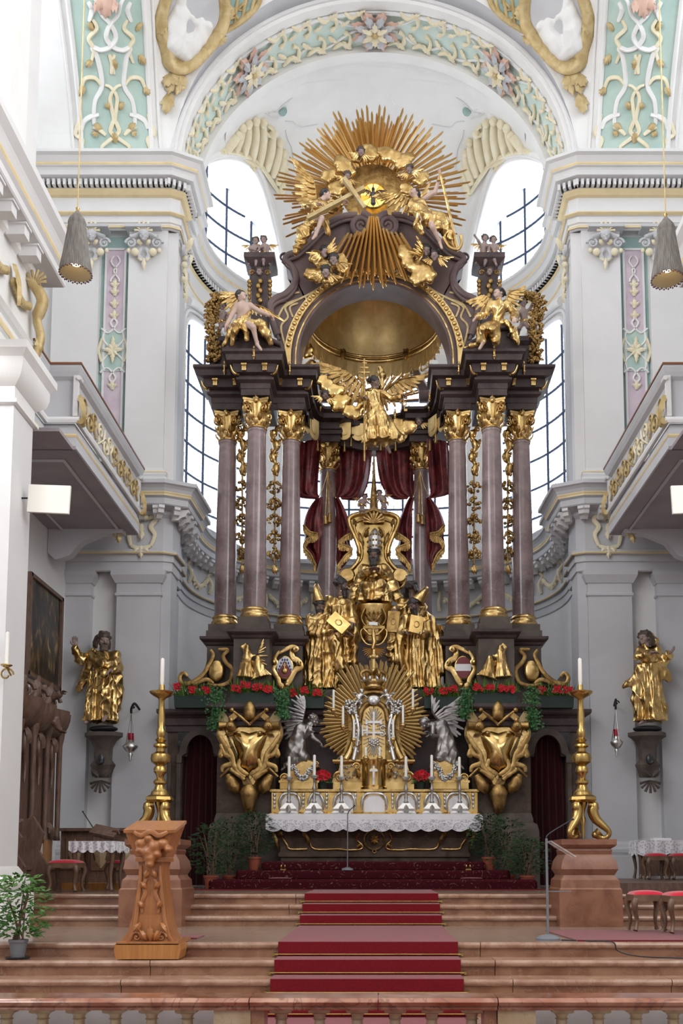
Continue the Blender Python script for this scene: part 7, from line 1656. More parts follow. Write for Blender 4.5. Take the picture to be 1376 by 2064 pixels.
for sg,nm in((-1,'left'),(1,'right')):
 f=(lambda x:x)if sg<0 else(lambda x:1507-x)
 t=thing('gilt_cartouche','gilt scroll cartouche running out to a volute beside the outermost %s pedestal'%nm,'cartouche',tuple(q3(f(430),1385,17.6)),'outer pedestal cartouches')
 c=q3(f(436),1352,17.62); mb=MB(); mb.ell(c,(.155,.05,.20),18,12); mb.build('oval_boss',gold,t,smooth=80)
 mb=MB(); pl=[(361,1366),(366,1358),(377,1362),(384,1372),(398,1366),(412,1350),(417,1330),(418,1382),(365,1382)]; mb.prism([(q3(f(x),y,17.66).x,q3(f(x),y,17.66).z)for x,y in pl],17.66,17.95); mb.build('scroll_block',grey_m,t)
 mb=MB(); tubes(mb,[[(378,1364),(370,1356),(362,1366),(368,1378),(390,1374),(410,1358),(424,1334),(430,1320),(424,1310)],[(418,1378),(440,1382),(462,1374),(468,1350),(456,1336),(450,1322),(460,1310),(440,1309)],[(390,1380),(415,1370),(430,1378)]],17.6,.045,f); mb.build('gilt_scroll',gold_d,t,smooth=60)
 t=thing('gilt_relief','gilt relief of a standing and a kneeling figure on the foremost %s pedestal'%nm,'relief',tuple(q3(f(508),1368,17.1)),'pedestal reliefs')
 for k,(hx,hy,kneel)in enumerate(((498,1305,0),(520,1326,1))):
  S=Sculpt(.016,.03); q_=lambda x,y,d=0:np.array(q3(f(x),y,17.08+d))
  S.ell(q_(hx,hy),(.05,.05,.06)); S.cone(q_(hx,hy+9),q_(hx-1+2*k,hy+24),.075,.08); S.robe(q_(hx,hy+18),q_(hx+(-4 if not kneel else 6),1366),.08,.16 if not kneel else .17,7,.16,flat=.6); S.chain([q_(hx-4,hy+9),q_(hx-10,hy-1 if not kneel else hy+14),q_(hx-4 if not kneel else hx-12,hy-8 if not kneel else hy+6)],[.03,.028,.022]); S.chain([q_(hx+4,hy+9),q_(hx+10,hy+18),q_(hx+16-20*k,hy+16)],[.03,.028,.022])
  np_obj('relief_figure',S.mesh(fold=.008),gold,t)
 if sg<0:wing(t,q3(522,1340,17.12),q3(527,1298,17.12),(.6,0,-.6),.16,gold,n=6,thick=.012,rows=2)
 t=thing('coat_of_arms',('oval coat of arms with blue and white lozenges and maroon point' if sg<0 else 'oval coat of arms with maroon, white and maroon bands'),'coat of arms',tuple(q3(f(573),1385,17.6)))
 c=q3(f(574),1346,17.62); a_,b_=.145,.20
 mb=MB(); tubes(mb,[[(562,1312),(553,1328),(556,1336),(550,1350),(560,1368),(562,1378),(572,1384),(582,1374),(594,1352),(606,1344),(600,1332),(590,1326),(588,1314),(598,1308),(588,1304),(574,1310),(562,1316)]],17.62,.06,f,flat=.7); leaves(mb,[(572,1384,566,1392),(598,1340,608,1334),(556,1340,548,1330),(586,1312,600,1308),(574,1374,580,1386)],17.58,.12,f); mb.build('gilt_frame',gold,t,smooth=60)
 mb=MB(); mb.ell(c,(a_+.025,.03,b_+.025),24,12); mb.build('shield_rim',gold,t,smooth=80)
 def strip(z0,z1,m,nm_,yo=-.035,xlim=1.0):
  zs=[lerp(z0,z1,i/6)for i in range(7)]; w_=[a_*math.sqrt(max(0,1-(z/b_)**2))*xlim for z in zs]; pl=[(c.x-w,c.z+z)for z,w in zip(zs,w_)]+[(c.x+w,c.z+z)for z,w in reversed(list(zip(zs,w_)))]
  mb=MB(); mb.prism(pl,c.y+yo,c.y); mb.build(nm_,m,t)
 if sg>0:strip(-b_*.99,-.065,maroon_p,'maroon_band'); strip(-.065,.065,white_q,'white_band'); strip(.065,b_*.99,maroon_p,'maroon_band')
 else:
  strip(-b_*.99,b_*.99,white_q,'white_field',-.033)
  for i in range(-3,4):
   for k in range(-3,4):
    x,z=i*.045+(.022 if k%2 else 0),k*.06+.02
    if(abs(x)+.02)**2/a_**2+(abs(z)+.028)**2/b_**2>1.02 or z<-.06-abs(x)*-.0 and abs(x)<.13*(.14-z)/.3:continue
    if abs(x)<(.12-z)*.42:continue
    mb=MB(); mb.prism([(c.x+x,c.z+z-.03),(c.x+x+.02,c.z+z),(c.x+x,c.z+z+.03),(c.x+x-.02,c.z+z)],c.y-.04,c.y-.03); mb.build('blue_lozenge',blue_p,t)
  mb=MB(); mb.prism([(c.x,c.z+.12)]+[(c.x+a_*.97*math.cos(PI+.45+(PI-.9)*i/10),c.z+b_*.97*math.sin(PI+.45+(PI-.9)*i/10))for i in range(11)][::-1],c.y-.045,c.y-.03); mb.build('maroon_point',maroon_p,t)
  mb=MB(); mb.ell((c.x,c.y-.04,c.z-.07),(.06,.03,.06),14,8); mb.box((c.x,c.y-.05,c.z+.03),(.014,.01,.1)); mb.box((c.x,c.y-.05,c.z+.04),(.05,.01,.014)); mb.build('gilt_orb',gold,t,smooth=60)
Yc=17.0; S_=lambda x,y,d=0.:q3(x,y,Yc+d); xk=S_(502,1520).x
t=thing('gilded_crest','huge gilded crest with papal tiara and keys beside the left doorway','crest',tuple(S_(502,1640)),'great gilded crests')
def symc(pts):
 L=[(S_(x,y).x-xk,S_(x,y).z)for x,y in pts]; L=[(p.x,p.y)for p in cat_curve([Vector((*q,0))for q in L],4)]; return[(xk+x,z)for x,z in L]+[(xk-x,z)for x,z in reversed(L)]
out=symc([(502,1462),(480,1462),(462,1468),(448,1452),(437,1466),(437,1488),(447,1508),(446,1522),(454,1526),(462,1532),(458,1548),(468,1560),(480,1568),(488,1584),(502,1586)])
mb=MB(); mb.prism(out,Yc,Yc+.14,bevel=.04); mb.build('frame',gold,t,smooth=40)
pl=symc([(502,1478),(484,1474),(468,1480),(472,1500),(479,1520),(478,1536),(484,1548),(494,1552),(502,1560)]); mb=MB(); zc_=S_(502,1512).z
vs_=[(xk+(x-xk)*k,Yc-.02-.16*(1-k*k),zc_+(z-zc_)*k)for k in(1,.85,.6,.3)for x,z in pl]; n=len(pl); mb.add(vs_,[(r*n+i,r*n+(i+1)%n,(r+1)*n+(i+1)%n,(r+1)*n+i)for r in range(3)for i in range(n)]+[tuple(3*n+i for i in range(n))]); mb.build('mirror_plate',gold_b,t,smooth=70)
mb=MB(); z0=S_(502,1452).z; mb.lathe([(.09,z0),(.115,z0+.04),(.125,z0+.14),(.11,z0+.24),(.07,z0+.31),(.04,z0+.34),(.0,z0+.36)],(xk,Yc,0),18,wob=lambda a,z:1+.06*math.sin(6*a)*math.sin(z*60)); mb.build('tiara',gold_d,t,smooth=60)
for sg in(-1,1):
 f=(lambda x:x)if sg<0 else(lambda x:1004-x)
 mb=MB(); tubes(mb,[[(468,1432),(486,1446),(504,1462)]],Yc-.05,.028,f); c=S_(f(472),1435,-.05); mb.box(c+Vector((sg*.02,0,-.09)),(.12,.03,.10),EU(0,sg*40,0)); mb.ell(S_(f(467),1431,-.05),.045,8,6); mb.build('key',gold_d,t,smooth=40)
 mb=MB(); mb.box(S_(f(446),1444,.05),(.17,.04,.34),EU(0,sg*34,0)); mb.build('tablet',ochre_d,t)
 mb=MB(); mb.ell(S_(f(464),1464,-.10),(.10,.08,.085),12,8); mb.ell(S_(f(463),1463,-.17),.03,8,6); mb.tube([S_(f(458),1462,-.08),S_(f(440),1462,-.12)],[.06,.075],10); leaves(mb,[(470,1476,452,1482),(476,1474,486,1482),(468,1458,462,1446)],Yc-.08,.10,f); mb.build('dolphin_head',gold_d,t,smooth=60)
 mb=MB(); tubes(mb,[[(446,1510),(444,1522),(450,1524)],[(444,1500),(452,1520),(466,1526),(468,1538),(450,1545),(447,1556)],[(466,1552),(482,1562),(492,1572)],[(440,1480),(452,1500),(466,1520),(472,1545),(484,1560),(494,1566)],[(484,1530),(480,1546),(490,1556),(500,1562)]],Yc-.07,.05,f); mb.build('scroll',gold_d,t,smooth=60)
 mb=MB(); mb.tube([S_(f(444),1566,-.05),S_(f(462),1548,-.05)],.024,8); mb.build('staff_end',gold_d,t)
 mb=MB(); a=S_(f(458),1562,-.02); b=S_(f(478),1598,-.02); mb.tube([a,a.lerp(b,.3),a.lerp(b,.7),b],[.06,.10,.11,.04],12); mb.build('fish_tail',gold_d,t,smooth=60)
zb_=S_(502,1640).z; zt_=S_(502,1582).z; mb=MB(); mb.lathe([(.03,zb_),(.09,zb_+.04),(.11,lerp(zb_,zt_,.3)),(.15,lerp(zb_,zt_,.6)),(.17,lerp(zb_,zt_,.75)),(.10,zt_)],(xk,Yc+.04,0),20,wob=lambda a,z:1+.05*math.sin(10*a+z*50)); mb.build('net_tail',gold_d,t,smooth=50)
mirror(t,'huge gilded crest with papal tiara and keys beside the right doorway','great gilded crests')
def frond(mb,c,d,L,w=.03):
 n=4; pts=[Vector(c)+Vector(d)*L*(i/n)+Vector((0,0,L*.5*((i/n)-(i/n)**2*1.15)))for i in range(n+1)]; s_=Vector((-d[1],d[0],.1)).normalized()if abs(d[0])+abs(d[1])>.01 else Vector((1,0,0))
 vs_=[]
 for i,p in enumerate(pts):ww=w*(1-.85*i/n)*(.6 if i==0 else 1); vs_+=[p-s_*ww,p+s_*ww]
 mb.add(vs_,[(2*i,2*i+1,2*i+3,2*i+2)for i in range(n)])
def planter(label,x0,x1,ytop,Yp,nfl,seed):
 rs=random.Random(seed); a,b=q3(x0,ytop,Yp),q3(x1,ytop,Yp); z0=ZB+.002; z1=a.z; t=thing('flower_box',label,'flower box',((a.x+b.x)/2,Yp,z0),'flower boxes on the altar shelf')
 mb=MB(); mb.box(((a.x+b.x)/2,Yp+.08,(z0+z1)/2),(b.x-a.x,.17,z1-z0),taper=1.04); bo=mb.build('box',green_box,t)
 fn=MB()
 for i in range(int((b.x-a.x)/.0045)):
  c=(rs.uniform(a.x,b.x),Yp+rs.uniform(0,.14),z1-.02); an_=rs.uniform(0,2*PI); e=rs.uniform(.1,1.3); frond(fn,c,(math.cos(an_)*math.cos(e),math.sin(an_)*math.cos(e)*.8-.1,math.sin(e)*1.1),rs.uniform(.16,.34),.017)
 o=fn.build('fern_fronds',leaf_l,t); o['kind']='stuff'
 for k in range(nfl):
  cx=lerp(a.x,b.x,(k+.5)/nfl)+rs.uniform(-.04,.04); cz=z1+rs.uniform(.02,.14); fl=MB()
  for q in range(11):bloom(fl,(cx+rs.uniform(-.07,.07),Yp-.08+rs.uniform(-.03,.02),cz+rs.uniform(-.05,.05)),.045,rs,5)
  fl.build('red_flower_cluster',red_f,t)
 return t
for sg,nm in((-1,'left'),(1,'right')):
 f=(lambda x:x)if sg<0 else(lambda x:1507-x)
 for k,(x0,x1,yt,Yp,n_,pos)in enumerate(((352,428,1402,17.45,3,'outermost'),(466,552,1396,16.98,4,'middle'),(582,652,1404,17.5,3,'innermost'))):
  a,b=sorted((f(x0),f(x1))); planter('%s flower box of ferns and red blooms left of the tabernacle'%pos if sg<0 else '%s flower box of ferns and red blooms right of the tabernacle'%pos,a,b,yt,Yp,n_,10*sg+k+40)
 for k,(xc_,y0,y1,wd,Yp,pos)in enumerate(((438,1384,1470,24,17.0,'outer'),(566,1386,1448,20,16.95,'inner'))):
  rs=random.Random(90+k+sg); t=thing('trailing_ivy','green trailing ivy spilling over the %s %s edge of the altar shelf'%(nm,pos),'ivy',tuple(q3(f(xc_),y1,Yp)),'trailing ivy plants')
  mb=MB()
  for i in range(420):
   u=rs.random()**.8; y=lerp(y0,y1,u); x=xc_+rs.gauss(0,wd*.42*(1-.35*u))+(-8*u if k==0 else 6*u); p=q3(f(x),y,Yp+rs.uniform(-.10,.08)); s2=rs.uniform(.03,.055); an_=rs.uniform(0,2*PI); d=Vector((math.cos(an_)*.8,-.4,math.sin(an_)*.8-.3)).normalized(); leafy(mb,p,p+d*s2,s2*1.0,.006,lobes=1,nrm=(0,-1,.5))
  o=mb.build('leaves',ivy_m,t); o['kind']='stuff'
  mb=MB()
  for i in range(7):x=xc_+rs.uniform(-wd*.5,wd*.5); c=cat_curve([q3(f(xc_),y0+10,Yp),q3(f(x),(y0+y1)/2,Yp-.04),q3(f(x+rs.uniform(-6,6)),y1-rs.uniform(0,30),Yp-.04)],4); mb.tube(c,.006,4)
  mb.build('vines',leaf_m,t)
def shrub(label,px,ypot,ytop,Yp,seed,m=leaf_d,potm=terra,zb=ZF,w=.26,group='potted laurels by the altar steps',n=520,lf=.055,potr=.12,poth=.22):
 rs=random.Random(seed); b=q3(px,ypot,Yp); zt=ZA(ytop,Yp); t=thing('potted_shrub',label,'potted plant',(b.x,Yp,zb),group)
 mb=MB(); mb.lathe([(potr*.72,zb),(potr*.95,zb+poth*.85),(potr*1.05,zb+poth*.86),(potr*1.05,zb+poth),(potr*.9,zb+poth),(potr*.85,zb+poth*.9),(0,zb+poth*.9)],(b.x,Yp,0),18); mb.build('pot',potm,t,smooth=40)
 st=MB(); lv=MB()
 for k in range(7):
  tip=Vector((b.x+rs.uniform(-w*.7,w*.7),Yp+rs.uniform(-w*.5,w*.5),lerp(zb+poth,zt,rs.uniform(.6,1)))); st.tube([(b.x+.02*(k-3),Yp,zb+poth*.85),((b.x+tip.x)/2,(Yp+tip.y)/2,(zb+poth+tip.z)/2+.05),tip],[.010,.008,.004],5)
 st.build('stems',wood_s,t)
 for i in range(n):
  u=rs.random(); z=lerp(zb+poth+.03,zt,u); ww=w*(.55+.6*math.sin(PI*min(1,u*.85+.12)))*rs.random()**.5; a=rs.uniform(0,2*PI); p=Vector((b.x+math.cos(a)*ww,Yp+math.sin(a)*ww*.8,z)); d=Vector((math.cos(a),math.sin(a)*.8-.2,rs.uniform(-.7,.5))).normalized(); leafy(lv,p,p+d*lf*rs.uniform(.8,1.5),lf*.6,.008,nrm=(0,-.4,1),lobes=1)
 o=lv.build('leaves',m,t); o['kind']='stuff'; return t
shrub('dark potted laurel outermost on the left of the altar steps',425,1770,1660,15.9,1,w=.33); shrub('tall dark potted laurel between the others left of the altar steps',462,1762,1650,16.4,2,w=.34); shrub('dark potted laurel nearest the altar table on the left',512,1750,1635,16.5,3,zb=.69,w=.30)
shrub('dark potted laurel nearest the altar table on the right',985,1750,1640,16.5,4,zb=.69,w=.30); shrub('dark potted laurel in the middle right of the altar steps',1025,1762,1650,16.4,5,w=.34); shrub('dark potted laurel outermost on the right of the altar steps',1062,1770,1690,15.9,6,w=.33)
for sg,nm in((-1,'left'),(1,'right')):
 mp=(lambda p:p)if sg<0 else mir
 t=thing('balcony','white and gold oratory balcony on the %s side wall'%nm,'balcony',(sg*5.2,15.4,6.75))
 path=mp([(-7.2,12.95),(-4.75,12.95),(-4.75,13.6),(-4.30,13.6),(-4.30,17.3),(-5.8,17.3)])
 def sw(prof,name,m,**k):mb=MB(); sweep(mb,path,prof); return mb.build(name,m,t,**k)
 sw([(-.06,7.30),(-.06,7.86),(.0,7.90),(.03,7.96),(.05,8.02),(.05,8.055),(-.25,8.055)],'parapet',stucco_g); sw([(.06,8.05),(.06,8.085),(-.26,8.085),(-.26,8.05)],'rail_cap',roof_wood)
 sw([(-.06,7.30),(-.03,7.20),(.03,7.18),(.045,7.22),(.03,7.27),(-.06,7.30)],'roll_moulding',stucco,smooth=60); sw([(-.05,7.20),(-.02,7.10),(-.01,7.06),(-.0,6.80),(-.3,6.80)],'fascia',stucco_g); sw([(-.008,7.03),(.008,7.0),(-.004,6.97)],'gilt_line',ochre)
 X=lambda a:a if sg<0 else-a
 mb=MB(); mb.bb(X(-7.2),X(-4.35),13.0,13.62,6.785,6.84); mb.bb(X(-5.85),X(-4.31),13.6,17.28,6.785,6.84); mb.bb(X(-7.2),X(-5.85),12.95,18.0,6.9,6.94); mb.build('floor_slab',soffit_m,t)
 mb=MB(); mb.tube([(X(a),b,6.775)for a,b in((-4.6,13.95),(-4.6,17.0),(-5.6,17.0),(-5.6,13.95),(-4.6,13.95))],.03,4); mb.build('soffit_moulding',stucco_g,t)
 for k in range(4):
  mb=MB(); y0=13.85+.86*k; zz=7.58
  for(a,b,r_,tn)in((.16,.06,.13,1.4),(.45,-.07,.14,-1.4),(.68,.08,.11,1.3)):
   pts=[(X(-4.335),y0+a+p[0],zz+b+p[1])for p in spiral(0,0,r_,.03,.5,tn,18)]; mb.tube(pts,.020,6,up=(1,0,0))
  mb.tube(cat_curve([(X(-4.335),y0+.02,7.38),(X(-4.335),y0+.25,7.52),(X(-4.335),y0+.5,7.66),(X(-4.335),y0+.82,7.42)],5),.018,6,up=(1,0,0))
  for(a,b,c_,d_)in((.1,7.40,.02,7.52),(.3,7.5,.36,7.76),(.52,7.62,.58,7.44),(.75,7.5,.82,7.72)):leafy(mb,(X(-4.34),y0+a,b),(X(-4.33),y0+c_,d_),.07,.02,nrm=(-sg,0,0))
  mb.build('gilt_scrollwork',ochre_d if k!=1 else cream,t,smooth=60)
 for yv in(13.62,17.28):
  mb=MB(); mb.box((X(-4.33),yv,7.6),(.07,.07,.62)); mb.tube([(X(-4.28),yv-.06,7.86),(X(-4.28),yv+.06,7.86)],.035,8); mb.build('corner_post',stucco,t); mb=MB(); leafy(mb,(X(-4.27),yv,7.62),(X(-4.22),yv,7.16),.14,.06,nrm=(-sg,-.6,0)); mb.tube([(X(-4.24),yv-.06,7.2),(X(-4.24),yv+.06,7.2)],.05,8); mb.build('gilt_corner_leaf',ochre_d,t,smooth=60)
 mb=MB(); pts=[(X(-5.70+.18*math.cos(a)),17.1,6.42+.18*math.sin(a)*1)for a in[PI*2.6*i/20 for i in range(21)]]; mb.tube([(X(-5.62+(.24-.011*i)*math.cos(i*.4)),17.05,6.42+(.24-.011*i)*math.sin(i*.4))for i in range(20)],[.055-.002*i for i in range(20)],8,up=(0,1,0)); mb.prism([(X(a),z)for a,z in((-5.85,6.8),(-4.5,6.8),(-4.5,6.72),(-4.9,6.70),(-5.25,6.55),(-5.45,6.30),(-5.7,6.22),(-5.85,6.35))],16.95,17.15); mb.build('scroll_bracket',stucco_g,t,smooth=40)
 for(a,b)in((-4.62,17.0),(-5.0,13.0)):
  mb=MB(); volute(mb,X(a),b,6.70,.09,1.4); leafy(mb,(X(a)+.02,b-.03,6.70),(X(a)+.05,b,6.52),.12,.04); mb.build('gilt_console',ochre_d,t,smooth=60)
 t=thing('gallery_front','white gallery front with heavy console cornice high on the %s nave wall'%nm,'gallery',(sg*5.0,10.5,7.3))
 path=mp([(-4.72,6.0),(-4.72,12.9),(-7.2,12.9)])
 sw([(-.1,7.3),(.02,7.32),(.02,7.52),(.05,7.55),(.05,7.72),(.0,7.75),(.06,7.80),(.10,7.86),(.06,7.92),(.0,7.95),(.0,8.85),(.06,8.90),(.06,9.0)],'parapet',stucco_w); sw([(.055,7.555),(.065,7.6),(.055,7.65)],'gilt_line',ochre)
 sw([(.04,9.0),(.30,9.02),(.32,9.04),(.32,9.14),(.36,9.18)],'corona',stucco); sw([(.36,9.18),(.375,9.22),(.37,9.25)],'gilt_fillet',ochre); sw([(.37,9.25),(.40,9.32),(.42,9.36),(.50,9.44),(.50,9.54),(-.3,9.60)],'cymatium',stucco)
 for k in range(13):
  y=7.0+.44*k; mb=MB(); mb.box((X(-4.57),y,8.93),(.24,.17,.17)); mb.box((X(-4.56),y,8.995),(.27,.20,.03)); mb.build('console',stucco,t)
 for k in range(4):
  mb=MB(); y=9.6+.8*k
  for i in range(12):mb.ell((X(-4.66),y+.05*i,8.35-.10*math.sin(PI*i/11)),(.05,.05,.06),6,5)
  leafy(mb,(X(-4.66),y+.02,8.6),(X(-4.6),y-.03,8.0),.16,.05,nrm=(-sg,0,0)); mb.build('gilt_festoon',ochre_d,t,smooth=60)
 mb=MB(); tpts=[(X(-4.66),12.62,8.75),(X(-4.52),12.66,8.5),(X(-4.6),12.7,8.25),(X(-4.55),12.72,8.0),(X(-4.62),12.74,7.75)]; mb.tube(cat_curve(tpts,5),[.08]*10+[.06]*11,8); shell_fan(mb,(X(-4.6),12.6,8.68),.2,.2,2.6,7); leafy(mb,tpts[3],tpts[4],.18,.05,nrm=(-sg,-.5,0)); mb.build('gilt_shell',ochre_d,t,smooth=60)
 mb=MB(); mb.bb(X(-4.62),X(-7.3),11.9,12.5,9.6,20); struct('wall_%s_upper_pier'%nm,mb,stucco); mb=MB(); mb.bb(X(-4.55),X(-4.75),11.4,11.95,9.6,20); struct('wall_%s_upper_pilaster'%nm,mb,stucco_w)
 f=(lambda x:x)if sg<0 else(lambda x:1494-x)
 t=thing('white_board','flat white panel on a thin rod below the %s balcony'%nm,'panel',tuple(q3(f(98),1035,12.1)))
 c=[q3(f(x),y,12.1)for x,y in((58,976),(142,979),(138,1035),(54,1031))]; mb=MB(); mb.add(c+[p+Vector((0,.04,0))for p in c],[(0,1,2,3),(7,6,5,4),(0,4,5,1),(1,5,6,2),(2,6,7,3),(3,7,4,0)]); mb.build('board',board_m,t); mb=MB(); mb.tube([q3(f(40),1004,12.12),q3(f(60),1004,12.12)],.012,6); mb.build('rod',iron,t)
t=thing('oil_painting','dark framed oil painting on the left wall above the choir stalls','painting',(-5.8,16.8,ZA(1365,16.8))); za,zb2=ZA(1352,16.05),ZA(1162,16.05)
mb=MB(); mb.bb(-5.855,-5.80,16.05,17.6,za,zb2); mb.build('canvas',paint_m,t)
for(y0,y1,z0,z1)in((16.0,17.65,zb2,zb2+.07),(16.0,17.65,za-.07,za),(15.98,16.06,za-.07,zb2+.07),(17.59,17.67,za-.07,zb2+.07)):mb=MB(); mb.bb(-5.855,-5.76,y0,y1,z0,z1); mb.build('frame_bar',wood_d,t)
def console(label,px,y0,Yp):
 b=q3(px,y0,Yp); t=thing('wall_console',label,'console',(b.x,Yp+.1,ZA(1600,Yp))); z=lambda y:ZA(y,Yp); m=M(px,y0,Yp)
 mb=MB(); mb.poly_lathe([(16*m,z(1565)),(20*m,z(1550)),(24*m,z(1540)),(17*m,z(1530)),(18*m,z(1505)),(24*m,z(1492)),(30*m,z(1486)),(36*m,z(1482)),(36*m,z(1474))],(b.x,Yp+.2,0),8,rotz=PI/8,sy=.62); mb.build('bracket',grey_m,t,smooth=30)
 mb=MB(); mb.ell((b.x,Yp+.05,z(1530)),(8*m,.05,11*m),14,8); mb.build('oval_stone',black_m,t,smooth=60); mb=MB(); shell_fan(mb,(b.x,Yp+.1,z(1572)),26*m,PI*1.1,PI*1.9,7); mb.build('shell_drop',grey_m,t,smooth=60)
 mb=MB(); leafy(mb,(b.x-18*m,Yp+.04,z(1552)),(b.x,Yp,z(1568)),.14,.05); leafy(mb,(b.x+18*m,Yp+.04,z(1552)),(b.x,Yp,z(1568)),.14,.05); mb.build('acanthus',grey_m,t,smooth=60)
 mb=MB(); mb.ell((b.x,Yp+.16,z(1467)),(30*m,.18,7*m),14,8); mb.build('rock',black_p,t,smooth=60)
console('carved stone wall console under the bearded statue with the globe',203,1474,17.6); console('carved stone wall console under the veiled woman statue',1309,1468,17.6)
cs,J,r=FIG('robed_statue','golden robed bearded statue with raised hand and globe on the left pier',17.72,15,dict(head=(209,1290),shL=(184,1316,.02),shR=(230,1320,.02),elL=(160,1330,-.1),wrL=(152,1303,-.15),elR=(240,1348,-.05),wrR=(224,1352,-.25),pel=(206,1368),knR=(214,1408,-.12),anR=(214,1444,-.1),ftR=(208,1452,-.22),anL=(180,1452),knL=(192,1410,-.05),ftL=(172,1457,-.15)),gold,skin_g,hair_b,'long',.5,(.5,-.85,-.3),hands=dict(L=dict(d=(-.1,0,1),n=(.3,-1,0))),skirts=[((206,1352),(204,1456),26,33,11,.14,.7)],drapes=[([(184,1318),(176,1360,.1),(160,1386,.1)],[10,10,8]),([(230,1322),(238,1370,.05),(238,1426,.05)],[11,12,9]),([(186,1322,-.1),(205,1340,-.18),(236,1336,-.1)],[9,10,9])],seed=61,fold=.02)
t=solo('globe',MB().ell(q3(208,1359,17.4),11.5*M(208,1359,17.4),20,14),gold_b,'golden globe under the hand of the statue on the left pier','globe',smooth=80)
ms,J,r=FIG('veiled_statue','golden robed veiled woman statue with outstretched hand on the right pier',17.72,14,dict(head=(1298,1286),shL=(1288,1310,-.02),shR=(1324,1310,.05),elL=(1284,1324,-.1),wrL=(1310,1317,-.25),elR=(1342,1334,-.05),wrR=(1346,1318,-.15),pel=(1308,1356),anL=(1300,1452),knL=(1300,1408,-.1),ftL=(1290,1458,-.15)),gold,skin_g,hair_b,'long',None,(-.7,-.75,-.05),hands=dict(R=dict(d=(.7,-.3,.5),n=(0,-.6,1))),skirts=[((1306,1338),(1312,1454),22,31,11,.13,.7)],drapes=[([(1296,1345),(1278,1370),(1256,1384)],[12,11,6]),([(1286,1360),(1280,1410),(1288,1440)],[12,10,8]),([(1326,1340),(1340,1362),(1350,1370)],[12,10,6]),([(1306,1278,.1),(1318,1292,.08),(1316,1310,.05)],[6,7,6])],seed=62,fold=.02)
for px,y0,nm,k in((265,1420,'silver hanging sanctuary lamp with red glass on the left pier',1.0),(1240,1412,'small glass hanging sanctuary lamp with red light on the right pier',.85)):
 Yl=17.6; t=thing('sanctuary_lamp',nm,'lamp',tuple(q3(px,y0+115,Yl))); m=M(px,y0,Yl)*k; z=lambda y:q3(px,y0+y,Yl).z; x=q3(px,y0,Yl).x
 mb=MB(); mb.tube(cat_curve([(x+.06,Yl+.35,z(4)),(x+.03,Yl+.1,z(-4)),(x,Yl,z(8)),(x,Yl,z(18))],5),.022,6); volute(mb,x+.03,Yl+.05,z(4),.05,1.2); mb.build('wall_bracket',iron,t,smooth=60)
 for a in range(3):
  d=Vector((math.cos(a*2.1-1.2),math.sin(a*2.1-1.2),0)); mb=MB(); mb.tube([(x,Yl,z(18)),Vector((x,Yl,z(52)))+d*5*m,Vector((x,Yl,z(88)))+d*12*m],.006,4); mb.build('chain',silver_d,t)
 mb=MB(); mb.lathe([(0,z(116)),(3*m,z(111)),(2*m,z(108)),(5*m,z(102)),(4*m,z(98)),(9*m,z(95)),(14*m,z(88)),(15*m,z(84)),(10*m,z(79)),(6*m,z(76)),(7*m,z(72))],(x,Yl,0),18); mb.build('bowl',silver,t,smooth=60); mb=MB(); mb.lathe([(5*m,z(76)),(6*m,z(70)),(6*m,z(58)),(0,z(58))],(x,Yl,0),14); mb.build('red_glass',glass_r,t,smooth=50)
for px,py,nm in((152,420,'left'),(1345,432,'right')):
 Yl=10.5; m=M(px,py+100,Yl); b=q3(px,py+140,Yl); z=lambda y:q3(px,py+y,Yl).z; x=b.x; t=thing('pendant_lamp','grey tassel-shaped pendant lamp hanging on a long cord at %s'%nm,'lamp',(x,Yl,z(145)))
 mb=MB(); mb.tube([(x,Yl,z(0)),(x,Yl,17.6)],.008,6); mb.build('cord',ochre_d,t); mb=MB(); mb.lathe([(.008,z(-2)),(4*m,z(0)),(3*m,z(4)),(4*m,z(8))],(x,Yl,0),12); mb.build('brass_finial',brass,t,smooth=60)
 wob=lambda a,zz:1+.02*math.sin(52*a); mb=MB(); mb.lathe([(3*m,z(6)),(8*m,z(13)),(16*m,z(24)),(18*m,z(31)),(17*m,z(36)),(18*m,z(38)),(20*m,z(55)),(26*m,z(95)),(31*m,z(122)),(31.5*m,z(130))],(x,Yl,0),156,wob=wob,cap=False); mb.build('cord_skirt',tassel_m,t,smooth=30)
 mb=MB(); mb.lathe([(31*m,z(130)),(24*m,z(110)),(14*m,z(96)),(0,z(94))],(x,Yl,0),36,cap=False); mb.build('lining',tassel_i,t,smooth=60); mb=MB(); mb.ell((x,Yl,z(108)),(11*m,11*m,8*m),14,8); mb.build('bulb',glow_w,t,smooth=60)
 mb=MB()
 for i in range(46):a=2*PI*i/46; mb.ell((x+31.5*m*math.cos(a),Yl+31.5*m*math.sin(a),z(131+(i%2)*2)),1.9*m,6,5)
 o=mb.build('bead_fringe',tassel_b,t,smooth=60); o['kind']='stuff'
Yp=12.62; m=M(1174,1600,Yp); PX=(XA(1174,1690,Yp)-XA(322,1690,Yp))/2+.01
